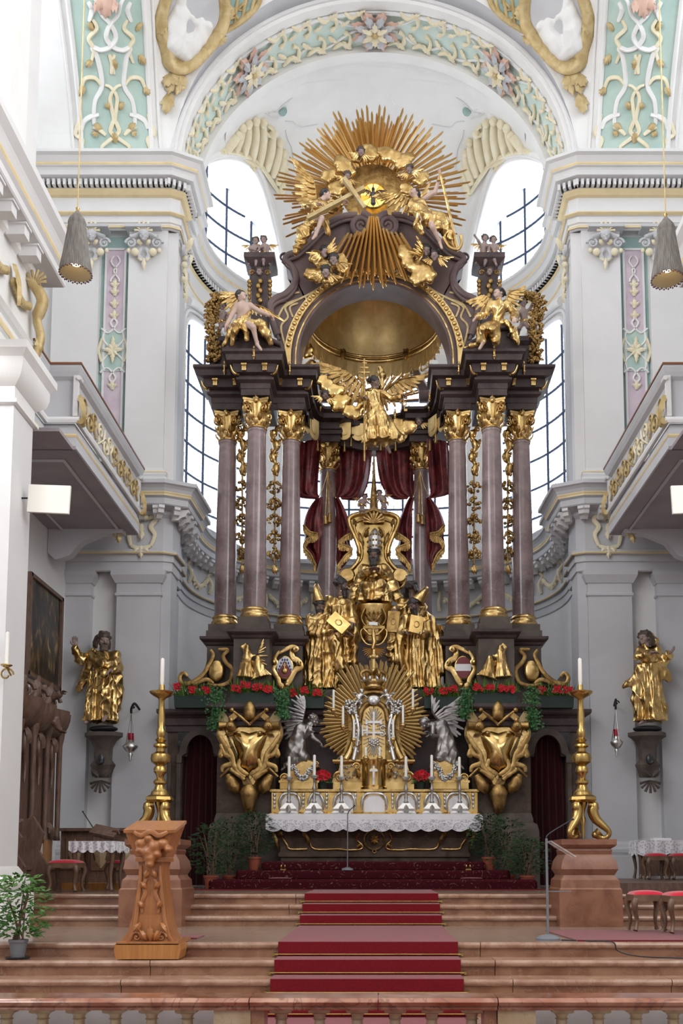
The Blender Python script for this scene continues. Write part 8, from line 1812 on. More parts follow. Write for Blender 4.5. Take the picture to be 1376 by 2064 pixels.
for sg,nm in((-1,'left'),(1,'right')):
 x=sg*PX; hwid=.385; t=thing('candle_pedestal','red-brown marble pedestal under the %s brass candlestick'%nm,'pedestal',(x,Yp,0),'candlestick pedestals'); z=lambda y:ZA(y,12.2)
 mb=MB(); mb.poly_lathe([(.395,.0),(.395,z(1793))],(x,Yp,0),4); mb.build('die',ped_m,t); mb=MB(); mb.poly_lathe([(.39,z(1793)),(.375,z(1790)),(.365,z(1774)),(.33,z(1768)),(.32,z(1764)),(.36,z(1752)),(.34,z(1735)),(.29,z(1722)),(.30,z(1714)),(.29,z(1710)),(.33,z(1706)),(.35,z(1702)),(.35,z(1691))],(x,Yp,0),4); mb.build('moulded_cap',ped_m,t,smooth=25)
 zb=z(1691); z=lambda y:ZA(y,Yp)+zb-ZA(1690,Yp); t=thing('brass_candlestick','tall baluster brass candlestick with white candle on the %s marble pedestal'%nm,'candlestick',(x,Yp,zb),'tall brass candlesticks')
 for i in range(3):
  a=PI/2+2*PI*i/3+(.3 if sg>0 else-.3); d=Vector((math.cos(a),math.sin(a),0)); c=Vector((x,Yp,0)); pr=[(8,1618),(16,1622),(14,1632),(18,1648),(28,1662),(36,1674),(34,1684),(26,1687),(20,1680),(24,1674)]
  mb=MB(); mb.tube(cat_curve([c+d*r_*m*1.4+Vector((0,0,z(y)))for r_,y in pr],4),[.05+.02*math.sin(i_*.2)for i_ in range(37)],8); mb.ell(c+d*24*m+Vector((0,0,z(1680))),.05,8,6); mb.build('scroll_foot',brass,t,smooth=60)
 mb=MB(); mb.lathe([(3*m,z(1686)),(4*m,z(1660)),(6*m,z(1648)),(3*m,z(1640)),(5*m,z(1630)),(9*m,z(1618)),(10*m,z(1613))],(x,Yp,0),14); mb.build('centre_drop',brass,t,smooth=60)
 mb=MB(); mb.poly_lathe([(20*m,z(1615)),(25*m,z(1610)),(24*m,z(1604)),(18*m,z(1600))],(x,Yp,0),6); mb.build('hexagonal_plate',brass,t)
 mb=MB(); mb.lathe([(18*m,z(1601)),(17*m,z(1594)),(11*m,z(1588)),(9*m,z(1580)),(13*m,z(1576)),(13*m,z(1572)),(7*m,z(1566)),(8*m,z(1560)),(13*m,z(1553)),(13*m,z(1546)),(9*m,z(1540)),(18*m,z(1534)),(20*m,z(1526)),(18*m,z(1518)),(9*m,z(1512)),(9*m,z(1506)),(15*m,z(1502)),(14*m,z(1498)),(7*m,z(1494)),(12*m,z(1489)),(7*m,z(1484)),(9*m,z(1478)),(9*m,z(1470)),(6*m,z(1464)),(7.5*m,z(1450)),(6*m,z(1425)),(5*m,z(1410)),(8*m,z(1405)),(18*m,z(1400)),(24*m,z(1395)),(25*m,z(1392)),(22*m,z(1391)),(6*m,z(1390)),(5*m,z(1378)),(0,z(1378))],(x,Yp,0),26); mb.build('baluster_stem',brass,t,smooth=35)
 mb=MB(); mb.lathe([(3*m,z(1379)),(3.6*m,z(1373)),(4.2*m,z(1372)),(4*m,z(1326)),(0,z(1323))],(x,Yp,0),14); mb.build('candle',wax,t,smooth=40)
t=thing('wall_candle','white candle on a small iron scroll arm at the left nave pier','candle',(XA(13,1340,11.6),11.6,ZA(1350,11.6))); c=q3(13,1340,11.6)
mb=MB(); mb.lathe([(.024,c.z),(.024,ZA(1276,11.6)),(0,ZA(1273,11.6))],(c.x,c.y,0),12); mb.build('wax_stick',wax,t,smooth=50); mb=MB(); mb.lathe([(.03,c.z-.03),(.07,c.z-.01),(.07,c.z)],(c.x,c.y,0),14); mb.tube([(c.x-.02+(.09-.004*i)*math.cos(i*.4),c.y+.05,c.z-.11+(.09-.004*i)*math.sin(i*.4))for i in range(16)],.012,6); mb.tube([(c.x,c.y,c.z-.03),(c.x,c.y+.15,c.z-.1)],.012,6); mb.build('iron_arm',brass,t,smooth=60)
t=thing('choir_stall','dark carved wooden choir stall along the left wall below the painting','choir stall',(-5.4,15.2,ZF)); xs_=-5.38; zt=ZA(1440,15.2)
for i in range(4):
 y=14.05+.62*i; mb=MB(); mb.bb(xs_-.12,xs_-.06,y,y+.60,ZF+.75,zt); mb.build('back_panel',wood_d,t); mb=MB(); mb.bb(xs_-.05,xs_-.03,y+.1,y+.5,ZF+.35,ZF+.82); mb.build('lower_panel',wood_h,t)
 mb=MB(); cscroll(mb,[(xs_-.03,y+.3,zt-.25),(xs_,y+.2,zt-.5),(xs_-.02,y+.32,zt-.8),(xs_,y+.26,zt-1.1)],.04); leafy(mb,(xs_-.03,y+.3,ZF+1.1),(xs_,y+.3,ZF+.8),.3,.06,nrm=(1,0,0)); leafy(mb,(xs_-.03,y+.3,zt-.2),(xs_+.02,y+.3,zt-.5),.22,.06,nrm=(1,0,0)); mb.build('carving',wood_d,t,smooth=60)
for i in range(5):
 y=14.05+.62*i; mb=MB(); mb.lathe([(.06,ZF+.8),(.045,ZF+.95),(.05,zt-.35),(.08,zt-.2),(.09,zt-.1)],(xs_,y,0),10); mb.build('pilaster',wood_d,t,smooth=60)
mb=MB(); mb.grid(lambda u,v:(xs_-.12+.34*math.sin(v*PI/2)+.05*math.sin(u*24),lerp(14.0,16.55,u),zt-.25+.45*(1-math.cos(v*PI/2))),40,6); mb.bb(xs_-.14,xs_-.05,14.0,16.5,zt-.3,zt+.3); mb.build('carved_cove',wood_d,t,smooth=50)
for y in(14.3,14.9,15.5):mb=MB(); mb.tube(cat_curve([(xs_,y,zt),(xs_+.1,y+.15,zt+.35),(xs_,y+.35,zt+.45),(xs_,y+.6,zt+.1)],5),.07,8); leafy(mb,(xs_+.05,y+.1,zt+.1),(xs_+.1,y+.2,zt+.6),.25,.06,nrm=(1,-.5,0)); volute(mb,xs_+.08,y+.35,zt+.3,.14,1.4); mb.build('crest_scroll',wood_d,t,smooth=60)
mb=MB(); mb.bb(xs_-.1,xs_+.45,14.0,16.5,ZF+.32,ZF+.38); mb.bb(xs_+.35,xs_+.42,14.0,16.5,ZF,ZF+.33); mb.build('bench',wood_d,t)
for k,(lab,j)in enumerate((('carved brown figure with raised torch on the choir stall crest',dict(head=(88,1392),shL=(82,1408),shR=(98,1408),elL=(80,1424),wrL=(88,1434,-.1),elR=(108,1408,-.05),wrR=(122,1398,-.1),pel=(98,1436),knL=(108,1456,-.1),anL=(122,1474),ftL=(132,1476,-.1),knR=(112,1450,-.05),anR=(120,1466))),('carved brown helmeted figure on the near end of the choir stall',dict(head=(38,1342),shL=(30,1362),shR=(44,1362),elL=(28,1380),wrL=(36,1390,-.1),elR=(48,1380),wrR=(46,1396,-.1),pel=(38,1394),knL=(44,1410,-.1),anL=(46,1430),knR=(48,1406,-.05),anR=(50,1426))))):
 FIG('carved_figure',lab,15.7-1.1*k,11,j,wood_d,wood_d,wood_d,'short',None,(.8,-.6,0),seed=70+k,fold=.012)
t=thing('kneeling_desk','dark carved wooden desk in front of the left choir stall','desk',(-4.6,15.6,ZF)); mb=MB(); mb.bb(-5.2,-3.9,16.2,16.3,ZF+.1,ZF+.95); mb.bb(-5.2,-3.85,16.1,16.36,ZF+.95,ZF+1.0); mb.build('front',wood_d,t); mb=MB(); mb.bb(-5.3,-3.8,15.6,16.4,ZF,ZF+.1); mb.build('dais',wood_h,t)
for k in range(3):mb=MB(); mb.bb(-5.1+.42*k,-4.78+.42*k,16.17,16.21,ZF+.3,ZF+.85); mb.build('panel',wood_s,t); mb=MB(); leafy(mb,(-4.94+.42*k,16.17,ZF+.34),(-4.94+.42*k,16.14,ZF+.82),.22,.03); mb.build('panel_carving',balu_m,t)
for(y0,sc)in((14.2,1),(13.35,.9)):mb=MB(); mb.prism([(a,b*sc+ZF)for a,b in((0,.0),(.5,0),(.52,.4),(.4,.6),(.46,.85),(.3,1.1),(.1,1.0),(0,1.15))],-.04,.04,mp=lambda x,y,z,y0=y0:(-5.25+x,y0+y,z)); mb.build('carved_end',wood_d,t)
t=thing('book_stand','small dark carved book stand with a thin microphone beyond the left cloth table','book stand',tuple(q3(210,1694,15.4))); c=q3(211,1676,15.4); mb=MB(); mb.box(c,(.40,.30,.04),EU(28,12,0)); mb.build('slope',wood_d,t); mb=MB(); mb.box(c-Vector((0,0,.11)),(.3,.2,.14)); volute(mb,c.x+.16,c.y,c.z-.04,.07,1.3); volute(mb,c.x-.14,c.y,c.z-.12,.06,1.3); mb.build('base',wood_d,t,smooth=40); mb=MB(); mb.tube([q3(190,1672,15.4),q3(168,1638,15.4)],.008,6); mb.ell(q3(167,1636,15.4),.016,8,6); mb.build('microphone',black_p,t)
def cabriole(mb,x,y,z0,z1,ox,oy,r=.028):mb.tube(cat_curve([(x,y,z1),(x+ox*.02,y+oy*.02,lerp(z1,z0,.2)),(x-ox*.01,y-oy*.01,lerp(z1,z0,.65)),(x+ox*.015,y+oy*.015,z0+.02)],4),[r*1.5,r*1.5,r*1.45,r*1.4,r*1.3,r*1.1,r,r*.9,r*.8,r*.75,r*.75,r*.85,r*1.1],7)
def stool(x,y,z,w,label,group,rot=0,h=.47):
 t=thing('stool',label,'stool',(x,y,z),group); hw=w/2
 for sx in(-1,1):
  for sy in(-1,1):mb=MB(); cabriole(mb,x+sx*hw*.85,y+sy*hw*.85,z,z+h-.10,sx,sy); mb.build('leg',wood_s,t,smooth=60)
 mb=MB(); mb.bb(x-hw,x+hw,y-hw,y+hw,z+h-.12,z+h-.05); mb.build('apron',wood_s,t)
 mb=MB(); mb.grid(lambda u,v:(x+(u-.5)*w*.98,y+(v-.5)*w*.98,z+h-.05+.05*(math.sin(PI*u)*math.sin(PI*v))**.25),14,14); mb.bb(x-hw*.98,x+hw*.98,y-hw*.98,y+hw*.98,z+h-.055,z+h-.049); mb.build('cushion',velvet,t,smooth=60); t.rotation_euler=(0,0,rot); return t
def cloth_table(x0,x1,y0,y1,z,h,label,drop,front=False):
 t=thing('side_table',label.replace('cloth ',''),'table',((x0+x1)/2,(y0+y1)/2,z))
 for a in(x0+.06,x1-.06):
  for b in(y0+.06,y1-.06):mb=MB(); cabriole(mb,a,b,z,z+h-.08,1 if a>(x0+x1)/2 else-1,1 if b>(y0+y1)/2 else-1,.03); mb.build('leg',wood_s,t,smooth=60)
 mb=MB(); mb.bb(x0,x1,y0,y1,z+h-.10,z+h-.012); mb.build('top',wood_s,t)
 if front:mb=MB(); mb.bb(x0+.03,x1,y0+.04,y0+.08,z+.06,z+h-.1); mb.build('carved_front',wood_d,t)
 c=thing('tablecloth','white lace-edged cloth over the '+label,'tablecloth',((x0+x1)/2,(y0+y1)/2,z+h)); mb=MB(); mb.bb(x0-.02,x1+.02,y0-.02,y1+.02,z+h-.01,z+h); mb.build('cloth_top',linen,c)
 mb=MB(); n=48
 for(ax,a,b,k)in(('x',x0-.03,x1+.03,y0-.025),('y',y0-.03,y1+.03,x0-.03),('y',y0-.03,y1+.03,x1+.03)):
  m_=lace_strip(a,b,k,z+h-.003,z+h-drop,5,ax); mb.add(m_.v,m_.f)
 mb.build('lace_edge',lace_n,c)
cloth_table(-4.42,-3.78,14.3,14.95,ZF,.74,'small cabriole-legged table left of the lectern',.13); SGm='red-seated stools'
stool(-4.38,14.0,ZF,.42,'red cushioned stool directly in front of the left cloth table',SGm); stool(-3.92,15.3,ZF,.42,'red cushioned stool half hidden behind the left cloth table',SGm)
mb=MB(); mb.bb(3.25,5.84,13.32,Y0-.2,ZF+.001,.53); o=solo('wooden_dais',mb,wood_d,'brown wooden dais on the right under the cloth-covered side table','dais')
cloth_table(4.45,5.8,16.4,16.9,.53,.66,'long carved side table on the right wooden dais',.22,True)
t=solo('closed_book',MB().bb(4.75,5.05,16.5,16.7,1.192,1.23),white_q,'white closed book on the right side table','book')
for k,lab in enumerate(('leftmost','second','third')):stool(4.60+.40*k,15.9,.53,.32,lab+' red stool on the wooden dais before the right side table',SGm,h=.44)
for k,(x,y,lab)in enumerate(((3.17,11.25,'rear red stool of the front right row beside the pedestal'),(3.47,10.88,'middle red stool of the front right row'),(3.77,10.50,'foremost red stool of the front right row'))):stool(x,y,.018,.36,lab,SGm)
t=thing('red_carpet_runner','long red carpet runner up the middle of the steps to the altar','carpet',(0,9,-.58)); cp=[(-3,-.578)]
for yf,z in((8.85,-.435),(9.19,-.29),(9.52,-.145),(9.86,0)):cp+=[(yf-.012,cp[-1][1]),(yf-.012,z+.008),(yf+.005,z+.012)]
for yf,z in((12.45,ZF/3),(12.82,2*ZF/3),(13.2,ZF)):cp+=[(yf-.012,cp[-1][1]),(yf-.012,z+.008),(yf+.005,z+.012)]
cp+=[(15.1,ZF+.012)]; W2=.90; n=len(cp); mb=MB(); dn=[(y+.008,z-.01)for y,z in cp]
mb.add([(sx*W2,y,z)for sx in(-1,1)for y,z in cp]+[(sx*W2,y,z)for sx in(-1,1)for y,z in dn],[(i,n+i,n+i+1,i+1)for i in range(n-1)]+[(2*n+i,i,i+1,2*n+i+1)for i in range(n-1)]+[(n+i,3*n+i,3*n+i+1,n+i+1)for i in range(n-1)]); mb.build('runner',carpet,t)
for k,(yf,zf,pos)in enumerate(((8.85,-.58,'lowest'),(9.19,-.435,'second lowest'),(9.52,-.29,'third lowest'),(9.86,-.145,'fourth'),(12.45,0,'fifth'),(12.82,ZF/3,'sixth'),(13.2,2*ZF/3,'topmost'))):
 r_=thing('stair_rod','%s brass stair rod across the red runner'%pos,'stair rod',(0,yf-.02,zf),'brass stair rods'); mb=MB(); mb.tube([(-W2-.05,yf-.03,zf+.03),(W2+.05,yf-.03,zf+.03)],.009,8); mb.build('rod',brass,r_,smooth=60)
 for sx in(-1,1):mb=MB(); mb.bb(sx*(W2+.03),sx*(W2+.055),yf-.04,yf+.03,zf+.014,zf+.045); mb.build('bracket',brass,r_)
mb=MB(); a,b,c,d=P(1120,1873,11.55),P(1165,1898,9.98),0,0; mb.add([(2.12,9.97,.004),(4.25,9.97,.004),(4.25,11.5,.004),(2.05,11.5,.004),(2.12,9.97,.016),(4.25,9.97,.016),(4.25,11.5,.016),(2.05,11.5,.016)],[(3,2,1,0),(4,5,6,7),(0,1,5,4),(1,2,6,5),(2,3,7,6),(3,0,4,7)]); solo('red_mat',mb,carpet,'red carpet mat under the front right stools','carpet')
mb=MB(); mb.bb(-2.2,-1.80,10.3,10.75,.004,.014); solo('red_mat',mb,carpet,'small red mat behind the wooden lectern','carpet')
Yl=9.62; lx=XA(303,1800,Yl); L=lambda x,y,d=0:q3(x,y,Yl+d); zz=lambda y:ZA(y,Yl)
t=thing('lectern','carved light brown wooden lectern with cloud and scroll ornament','lectern',(lx,Yl,-.145))
pr=[(27,1735),(24,1745),(25,1770),(30,1810),(36,1850),(44,1880),(55,1896),(62,1901)]; m=M(303,1800,Yl)
mb=MB(); vs_=[];
for r_,y in pr:vs_+=[(lx-r_*m,Yl,zz(y)),(lx+r_*m,Yl,zz(y)),(lx+r_*m*.95,Yl+.34,zz(y)),(lx-r_*m*.95,Yl+.34,zz(y))]
n=len(pr); mb.add(vs_,[(i*4+k,(i+1)*4+k,(i+1)*4+(k+1)%4,i*4+(k+1)%4)for i in range(n-1)for k in range(4)]+[(0,1,2,3),tuple(reversed([(n-1)*4+k for k in range(4)]))]); mb.build('shaft',wood,t,smooth=30)
for sg in(-1,1):
 mb=MB(); tubes(mb,[[(303+sg*r_*.8,y)for r_,y in pr[1:]],[(303+sg*6,1770),(303+sg*14,1784),(303+sg*10,1800),(303+sg*18,1820),(303+sg*16,1840)]],Yl-.01,.022); leaves(mb,[(303+sg*8,1792,303+sg*20,1776),(303+sg*14,1830,303+sg*24,1815),(303+sg*20,1860,303+sg*34,1880),(303+sg*10,1770,303+sg*4,1752)],Yl-.02,.07); volute(mb,lx+sg*.12,Yl-.02,zz(1888),.05,1.3,sgn=sg); mb.build('scroll_carving',wood,t,smooth=60)
mb=MB(); leaves(mb,[(303,1898,303,1866),(296,1896,282,1874),(310,1896,324,1874)],Yl-.02,.09); mb.build('shell_carving',wood,t,smooth=60)
mb=MB(); mb.prism([(lx+x*m,zz(y))for x,y in((-64,1901),(64,1901),(66,1914),(62,1932),(-62,1932),(-66,1914))],9.54,9.855); mb.build('base',wood_h,t); mb=MB(); mb.bb(lx-62*m,lx+62*m,9.54,10.15,zz(1903),zz(1897)); mb.build('base_board',wood,t)
mb=MB(); mb.bb(lx-30*m,lx+30*m,Yl-.04,Yl+.36,zz(1737),zz(1729)); mb.build('neck_moulding',wood,t)
mb=MB(); a=(zz(1728),zz(1700),zz(1678)); mb.add([(lx-30*m,Yl-.02,a[0]),(lx+30*m,Yl-.02,a[0]),(lx+30*m,Yl+.34,a[0]),(lx-30*m,Yl+.34,a[0]),(lx-50*m,Yl-.08,a[2]),(lx+46*m,Yl-.08,a[2]),(lx+52*m,Yl+.42,a[2]+.12),(lx-50*m,Yl+.42,a[2]+.12)],[(0,1,5,4),(1,2,6,5),(2,3,7,6),(3,0,4,7),(4,5,6,7),(3,2,1,0)]); mb.build('desk_box',wood,t)
mb=MB(); mb.box((lx,Yl+.17,a[2]+.065),(104*m,.56,.03),EU(12,0,0)); mb.build('desk_top',wood,t)
S=Sculpt(.016,.02)
for x,y,r_ in((285,1700,13),(300,1690,11),(312,1706,15),(328,1700,12),(298,1718,14),(302,1730,12),(340,1712,9),(318,1722,9),(302,1742,9),(282,1714,9)):S.ell(L(x,y,-.08),(r_*m,.07,r_*m*.85),k=.012)
np_obj('cloud_carving',S.mesh(),wood,t); mb=MB(); tubes(mb,[[(270,1677),(285,1684),(303,1676),(320,1684),(338,1677)]],Yl-.12,.03); mb.build('top_scroll',wood,t,smooth=60)
t=shrub('leafy green fig plant in a grey pot on the left of the steps',36,1925,1762,9.68,77,leaf_m,grey_p,-.145+.02,.25,None,460,.062,.09,.17); t.location.z=-.125
mb=MB(); mb.lathe([(.11,-.143),(.12,-.125),(.115,-.125),(0,-.13)],(t.location.x,9.68,0),18); solo('plant_saucer',mb,black_p,'black saucer under the grey plant pot','saucer')
def mic_stand(label,px,yb,yt,Ym,zb,board):
 b=q3(px,yb,Ym); t=thing('microphone_stand',label,'microphone',(b.x,Ym,zb)); zt_=ZA(yt,Ym); mb=MB(); mb.lathe([(.0,zb),(.125,zb),(.125,zb+.02),(.09,zb+.045),(.02,zb+.06),(0,zb+.06)]if board else[(0,zb),(.10,zb),(.09,zb+.03),(0,zb+.05)],(b.x,Ym,0),20); mb.build('base',grey_p,t,smooth=40)
 mb=MB(); mb.tube([(b.x,Ym,zb+.05),(b.x,Ym,zt_)],.013 if board else .009,8); mb.build('pole',grey_p,t); dx=.28 if board else .11
 mb=MB(); mb.tube(cat_curve([(b.x,Ym,zt_-.01),(b.x+.03,Ym,zt_+.05),(b.x+dx,Ym+.02,zt_+.2 if board else zt_+.13)],5),.008,6); mb.ell((b.x+dx,Ym+.02,zt_+.2 if board else zt_+.13),(.02,.015,.012),8,6); mb.build('gooseneck',black_p,t)
 if board:mb=MB(); mb.box((b.x+.15,Ym-.02,zt_-.11),(.30,.24,.012),EU(0,32,0)); mb.build('acrylic_rest',acrylic,t); mb=MB(); mb.tube([(b.x,Ym,zt_-.55),(b.x+.25,Ym,zt_-.55)],.006,5); mb.build('side_bar',grey_p,t)
mic_stand('tall microphone stand with clear book rest beside the right pedestal',1104,1887,1690,10.15,0.003,True); mic_stand('thin black microphone stand in front of the altar table',700,1752,1640,15.98,.69,False)
mb=MB(); mb.tube(cat_curve([(1.98,10.08,.008),(2.25,9.95,.01),(2.45,9.846,.005),(2.5,9.838,-.08),(2.7,9.80,-.13),(3.1,9.70,-.137),(4.0,9.66,-.137)],6),.007,6); solo('cable',mb,black_p,'black cable trailing from the microphone stand over the step','cable')
for x,lab in((571,'left'),(943,'right')):
 c=q3(x,1752,16.05); mb=MB()
 for q_ in(-.03,.03):mb.lathe([(.012,.69),(.015,.74),(.02,.75),(.006,.78)],(c.x+q_,16.0,0),10)
 mb.box((c.x,16.0,.70),(.09,.04,.016)); solo('altar_bells',mb,brass,'small brass altar bells on the %s end of the carpeted step'%lab,'bells',smooth=60)
for x,lab in((564,'left'),(950,'right')):c=q3(x,1771,15.72); mb=MB(); mb.ell((c.x,15.72,.56),(.19,.12,.018),16,6); solo('knee_cushion',mb,carpet,'flat red knee cushion on the %s of the lowest carpeted step'%lab,'cushion',smooth=60)
Yb=6.0; zr1=ZA(2003,Yb+.12); m=M(750,2020,Yb); t=thing('communion_rail','red marble communion rail with stone balusters across the foreground','balustrade',(0,Yb,-.58))
js=[-4.6,XA(250,2020,Yb)-.9,XA(508,2020,Yb),XA(762,2020,Yb),XA(998,2020,Yb),4.6]; zt=ZA(2012,Yb-.11); zl=ZA(2035,Yb-.09)
for a,b in zip(js[:-1],js[1:]):
 pr_=[(-.12,zl),(-.125,zl+.012),(-.12,zl+.022),(-.14,zl+.03),(-.15,zl+.05),(-.14,zt-.008),(-.12,zt+.002),(.12,zt+.002),(.15,zt-.02),(.12,zl)]; mb=MB(); n=len(pr_); mb.add([(x,Yb+y,z)for x in(a+.003,b-.003)for y,z in pr_],[(i,(i+1)%n,n+(i+1)%n,n+i)for i in range(n)]+[tuple(range(n)),tuple(reversed([n+i for i in range(n)]))]); mb.build('handrail',rail_m,t,smooth=25)
bl=MB(); bl.poly_lathe([(.065,0),(.065,-.022),(.05,-.03)],(0,0,0),4); bl.lathe([(.05,-.028),(.036,-.045),(.032,-.06),(.042,-.066),(.032,-.072),(.034,-.1),(.055,-.2),(.062,-.26),(.04,-.36),(.035,-.40),(.055,-.43)],(0,0,0),18); bl.poly_lathe([(.06,-.56),(.06,-.43)],(0,0,0),4); ble=bl.mesh('baluster',balu_m,smooth=35)
for px in(14,87,160,233,306,378,567,644,720,796,870,950,1131,1205,1281,1356):inst('baluster',ble,t,Matrix.Translation((XA(px,2045,Yb),Yb,zl)))
for k in(1,2,3,4,5):inst('baluster',ble,t,Matrix.Translation((XA(14-73*k,2045,Yb),Yb,zl))); inst('baluster',ble,t,Matrix.Translation((XA(1356+74*k,2045,Yb),Yb,zl)))
for a,b in((436,509),(999,1074)):mb=MB(); mb.bb(XA(a,2050,Yb),XA(b,2050,Yb),Yb-.1,Yb+.1,-.58,zl); mb.build('post',balu_m,t)
for a,b in((509,536),(972,997)):mb=MB(); mb.bb(XA(a,2050,Yb),XA(b,2050,Yb),Yb-.09,Yb+.09,-.58,zl); mb.build('gate_post',step_m,t)
for a,b,nm in((-300,432,'left'),(1078,1700,'right')):mb=MB(); mb.bb(XA(a,2050,6.2),XA(b,2050,6.2),6.2,6.23,-.57,zl+.03); solo('white_cloth',mb,linen,'white cloth hung behind the balusters of the %s rail section'%nm,'cloth')
def PV(x,y,off=0.):
 Y=17.0
 for _ in range(14):p=P(x,y,Y); Y=.5*Y+.5*vaultY(p.x,p.z)
 p=P(x,y,Y); return Vector(vault_pt(p.x,p.z,off))
def PD(x,y,off=0.):
 lo,hi=20.0,23.2
 for _ in range(30):
  Y=(lo+hi)/2; p=P(x,y,Y); cc_=math.sqrt(max(1e-4,1-min(1,max(0,p.z-ZS)/(ZC-ZS))**2)); ins=(abs(p.x)/AWA/cc_)**2.78+((Y-YC)/AB/cc_)**2
  if ins<1:lo=Y
  else:hi=Y
 p=P(x,y,lo); n=Vector((-p.x,YC-p.y,ZS-p.z)).normalized(); return Vector(p)+n*off
def strokes(mb,segs,fn,r,off=.03,n=6,flat=.6):
 for s_ in segs:
  c=cat_curve([fn(x,y,off)for x,y in s_],5); k=len(c)-1
  mb.tube(c,[r*(.5+.5*math.sin(PI*(.1+.85*i/k)))for i in range(k+1)],n,flat=flat,up=(0,1,0))
 return mb
def lf(mb,prs,fn,wd,off=.03):
 for(a,b,c,d)in prs:leafy(mb,fn(a,b,off),fn(c,d,off+.02),wd,.03)
 return mb
for sg,nm in((-1,'left'),(1,'right')):
 f=(lambda x:x)if sg<0 else(lambda x:1510-x); fx=lambda S_:[[(f(x),y)for x,y in s_]for s_ in S_]; fl_=lambda L_:[(f(a),b,f(c),d)for a,b,c,d in L_]
 mb=MB(); q4=((166,312),(308,312),(286,-40),(132,-40))
 def pan(u,v,o=.02):
  v2=max(0,v)**.9; x=lerp(lerp(q4[0][0],q4[3][0],v2**1.5),lerp(q4[1][0],q4[2][0],v2),u); return PV(f(x),lerp(312,-40,v),o)
 mb.grid(lambda u,v:tuple(pan(u,v)),8,16); struct('trim_vault_panel',mb,teal,smooth=60,label='teal stucco panel on the %s vault rib'%nm)
 mb=MB(); mb.tube([pan(0,1-i/16,.03)for i in range(17)]+[pan(i/8,0,.03)for i in range(9)]+[pan(1,i/16,.03)for i in range(17)],.05,6); mb.tube([pan(-.12,1-i/16,.02)for i in range(17)]+[pan(-.12+1.24*i/8,-.02,.02)for i in range(9)]+[pan(1.12,i/16,.02)for i in range(17)],.03,6); struct('trim_vault_panel_frame',mb,stucco_w,smooth=60)
 t=thing('stucco_strapwork','white and gold strapwork relief on the teal vault panel at %s'%nm,'stucco relief',tuple(PV(f(232),310)),'vault panel reliefs')
 def mir_(S_,cx=234,dr=-12/300):return S_+[[(2*(cx-(310-y)*.045)-x,y)for x,y in s_]for s_ in S_]
 mb=MB(); strokes(mb,fx(mir_([[(194,252),(190,246),(192,205),(206,172),(197,118),(187,96),(204,101),(222,94),(233,74),(222,48),(206,30),(196,4),(178,-20)],[(200,232),(184,236),(170,246),(166,262)],[(178,4),(186,20),(180,44)]])),PV,.055,.03,flat=.5); mb.build('white_strap',stucco_w,t,smooth=60)
 mb=MB(); strokes(mb,fx(mir_([[(163,232),(160,248),(154,272),(168,284),(162,308)],[(212,306),(206,298),(222,284),(240,268),(236,252),(232,240),(236,200),(224,178),(212,172)],[(188,40),(196,58),(180,78),(190,100),(184,128)],[(164,182),(172,160),(192,158),(204,172)],[(214,274),(200,262),(188,258)],[(230,110),(226,130),(230,150)]])),PV,.045,.04); mb.build('gilt_scroll',cream,t,smooth=60)
 mb=MB(); lf(mb,fl_([(232,290,232,268),(222,220,214,208),(240,220,250,208),(231,140,230,118),(186,120,176,138),(280,110,290,132),(190,60,178,46),(272,60,286,46),(206,262,190,252),(258,262,274,252),(198,268,188,276),(266,268,276,276),(170,175,162,196),(290,175,300,196)]),PV,.16,.04); mb.build('gilt_leaf',ochre_d,t,smooth=60)
 mb=MB(); lf(mb,fl_([(213,-10,214,38),(196,0,208,20),(232,0,220,20)]),PV,.35,.04); mb.build('salmon_shell',pinkish,t,smooth=60)
 t=thing('stucco_cartouche','ochre framed stucco cartouche with white relief figures on the %s vault spandrel'%nm,'stucco relief',tuple(PV(f(360),150)),'vault cartouches')
 ol=[(346,-40),(328,10),(322,50),(334,95),(342,125),(362,138),(384,130),(408,108),(430,84),(448,52),(452,14),(444,-40)]
 mb=MB(); c=cat_curve([PV(f(x),y,.02)for x,y in ol],4); cc=sum(c,Vector())/len(c); n=len(c); mb.add([tuple(p)for p in c]+[tuple(cc)],[(i,(i+1)%n,n)for i in range(n)]); mb.build('ground',stucco_g,t)
 mb=MB(); strokes(mb,fx([ol]),PV,.16,.05,8,.6); strokes(mb,fx([[(x+(388-x)*.12,y+(50-y)*.12)for x,y in ol]]),PV,.06,.05); mb.build('frame',ochre_d,t,smooth=60)
 mb=MB(); lf(mb,fl_([(352,140,338,196),(358,142,356,200),(350,150,328,178),(362,148,368,190),(342,190,334,236),(330,40,316,70),(452,40,470,20),(440,80,456,92)]),PV,.30,.05); mb.build('leaf_pendant',ochre_d,t,smooth=60)
 S=Sculpt(.035,.06)
 for pts,rs_ in(([(362,6),(360,30),(352,60),(350,90)],[.10,.16,.20,.22]),([(364,-2),(364,-4)],[.11,.11]),([(366,20),(384,34),(392,52)],[.07,.06,.05]),([(402,56),(400,76),(386,92),(372,110)],[.10,.15,.18,.16]),([(402,46),(402,44)],[.10,.10]),([(408,64),(418,56),(416,74)],[.08,.10,.05]),([(350,30),(342,50),(346,80)],[.08,.1,.1])):S.chain([np.array(PV(f(x),y,.04))for x,y in pts],rs_)
 np_obj('relief_figures',S.mesh(fold=.012),stucco_w,t)
 mb=MB(); pt=[(452,-30),(452,30),(446,66),(470,56),(500,34),(520,8),(530,-30)]; c=[PV(f(x),y,.03)for x,y in pt]; mb.add([tuple(p)for p in c],[tuple(range(len(c)))]); mb.build('lattice_ground',teal_d,t)
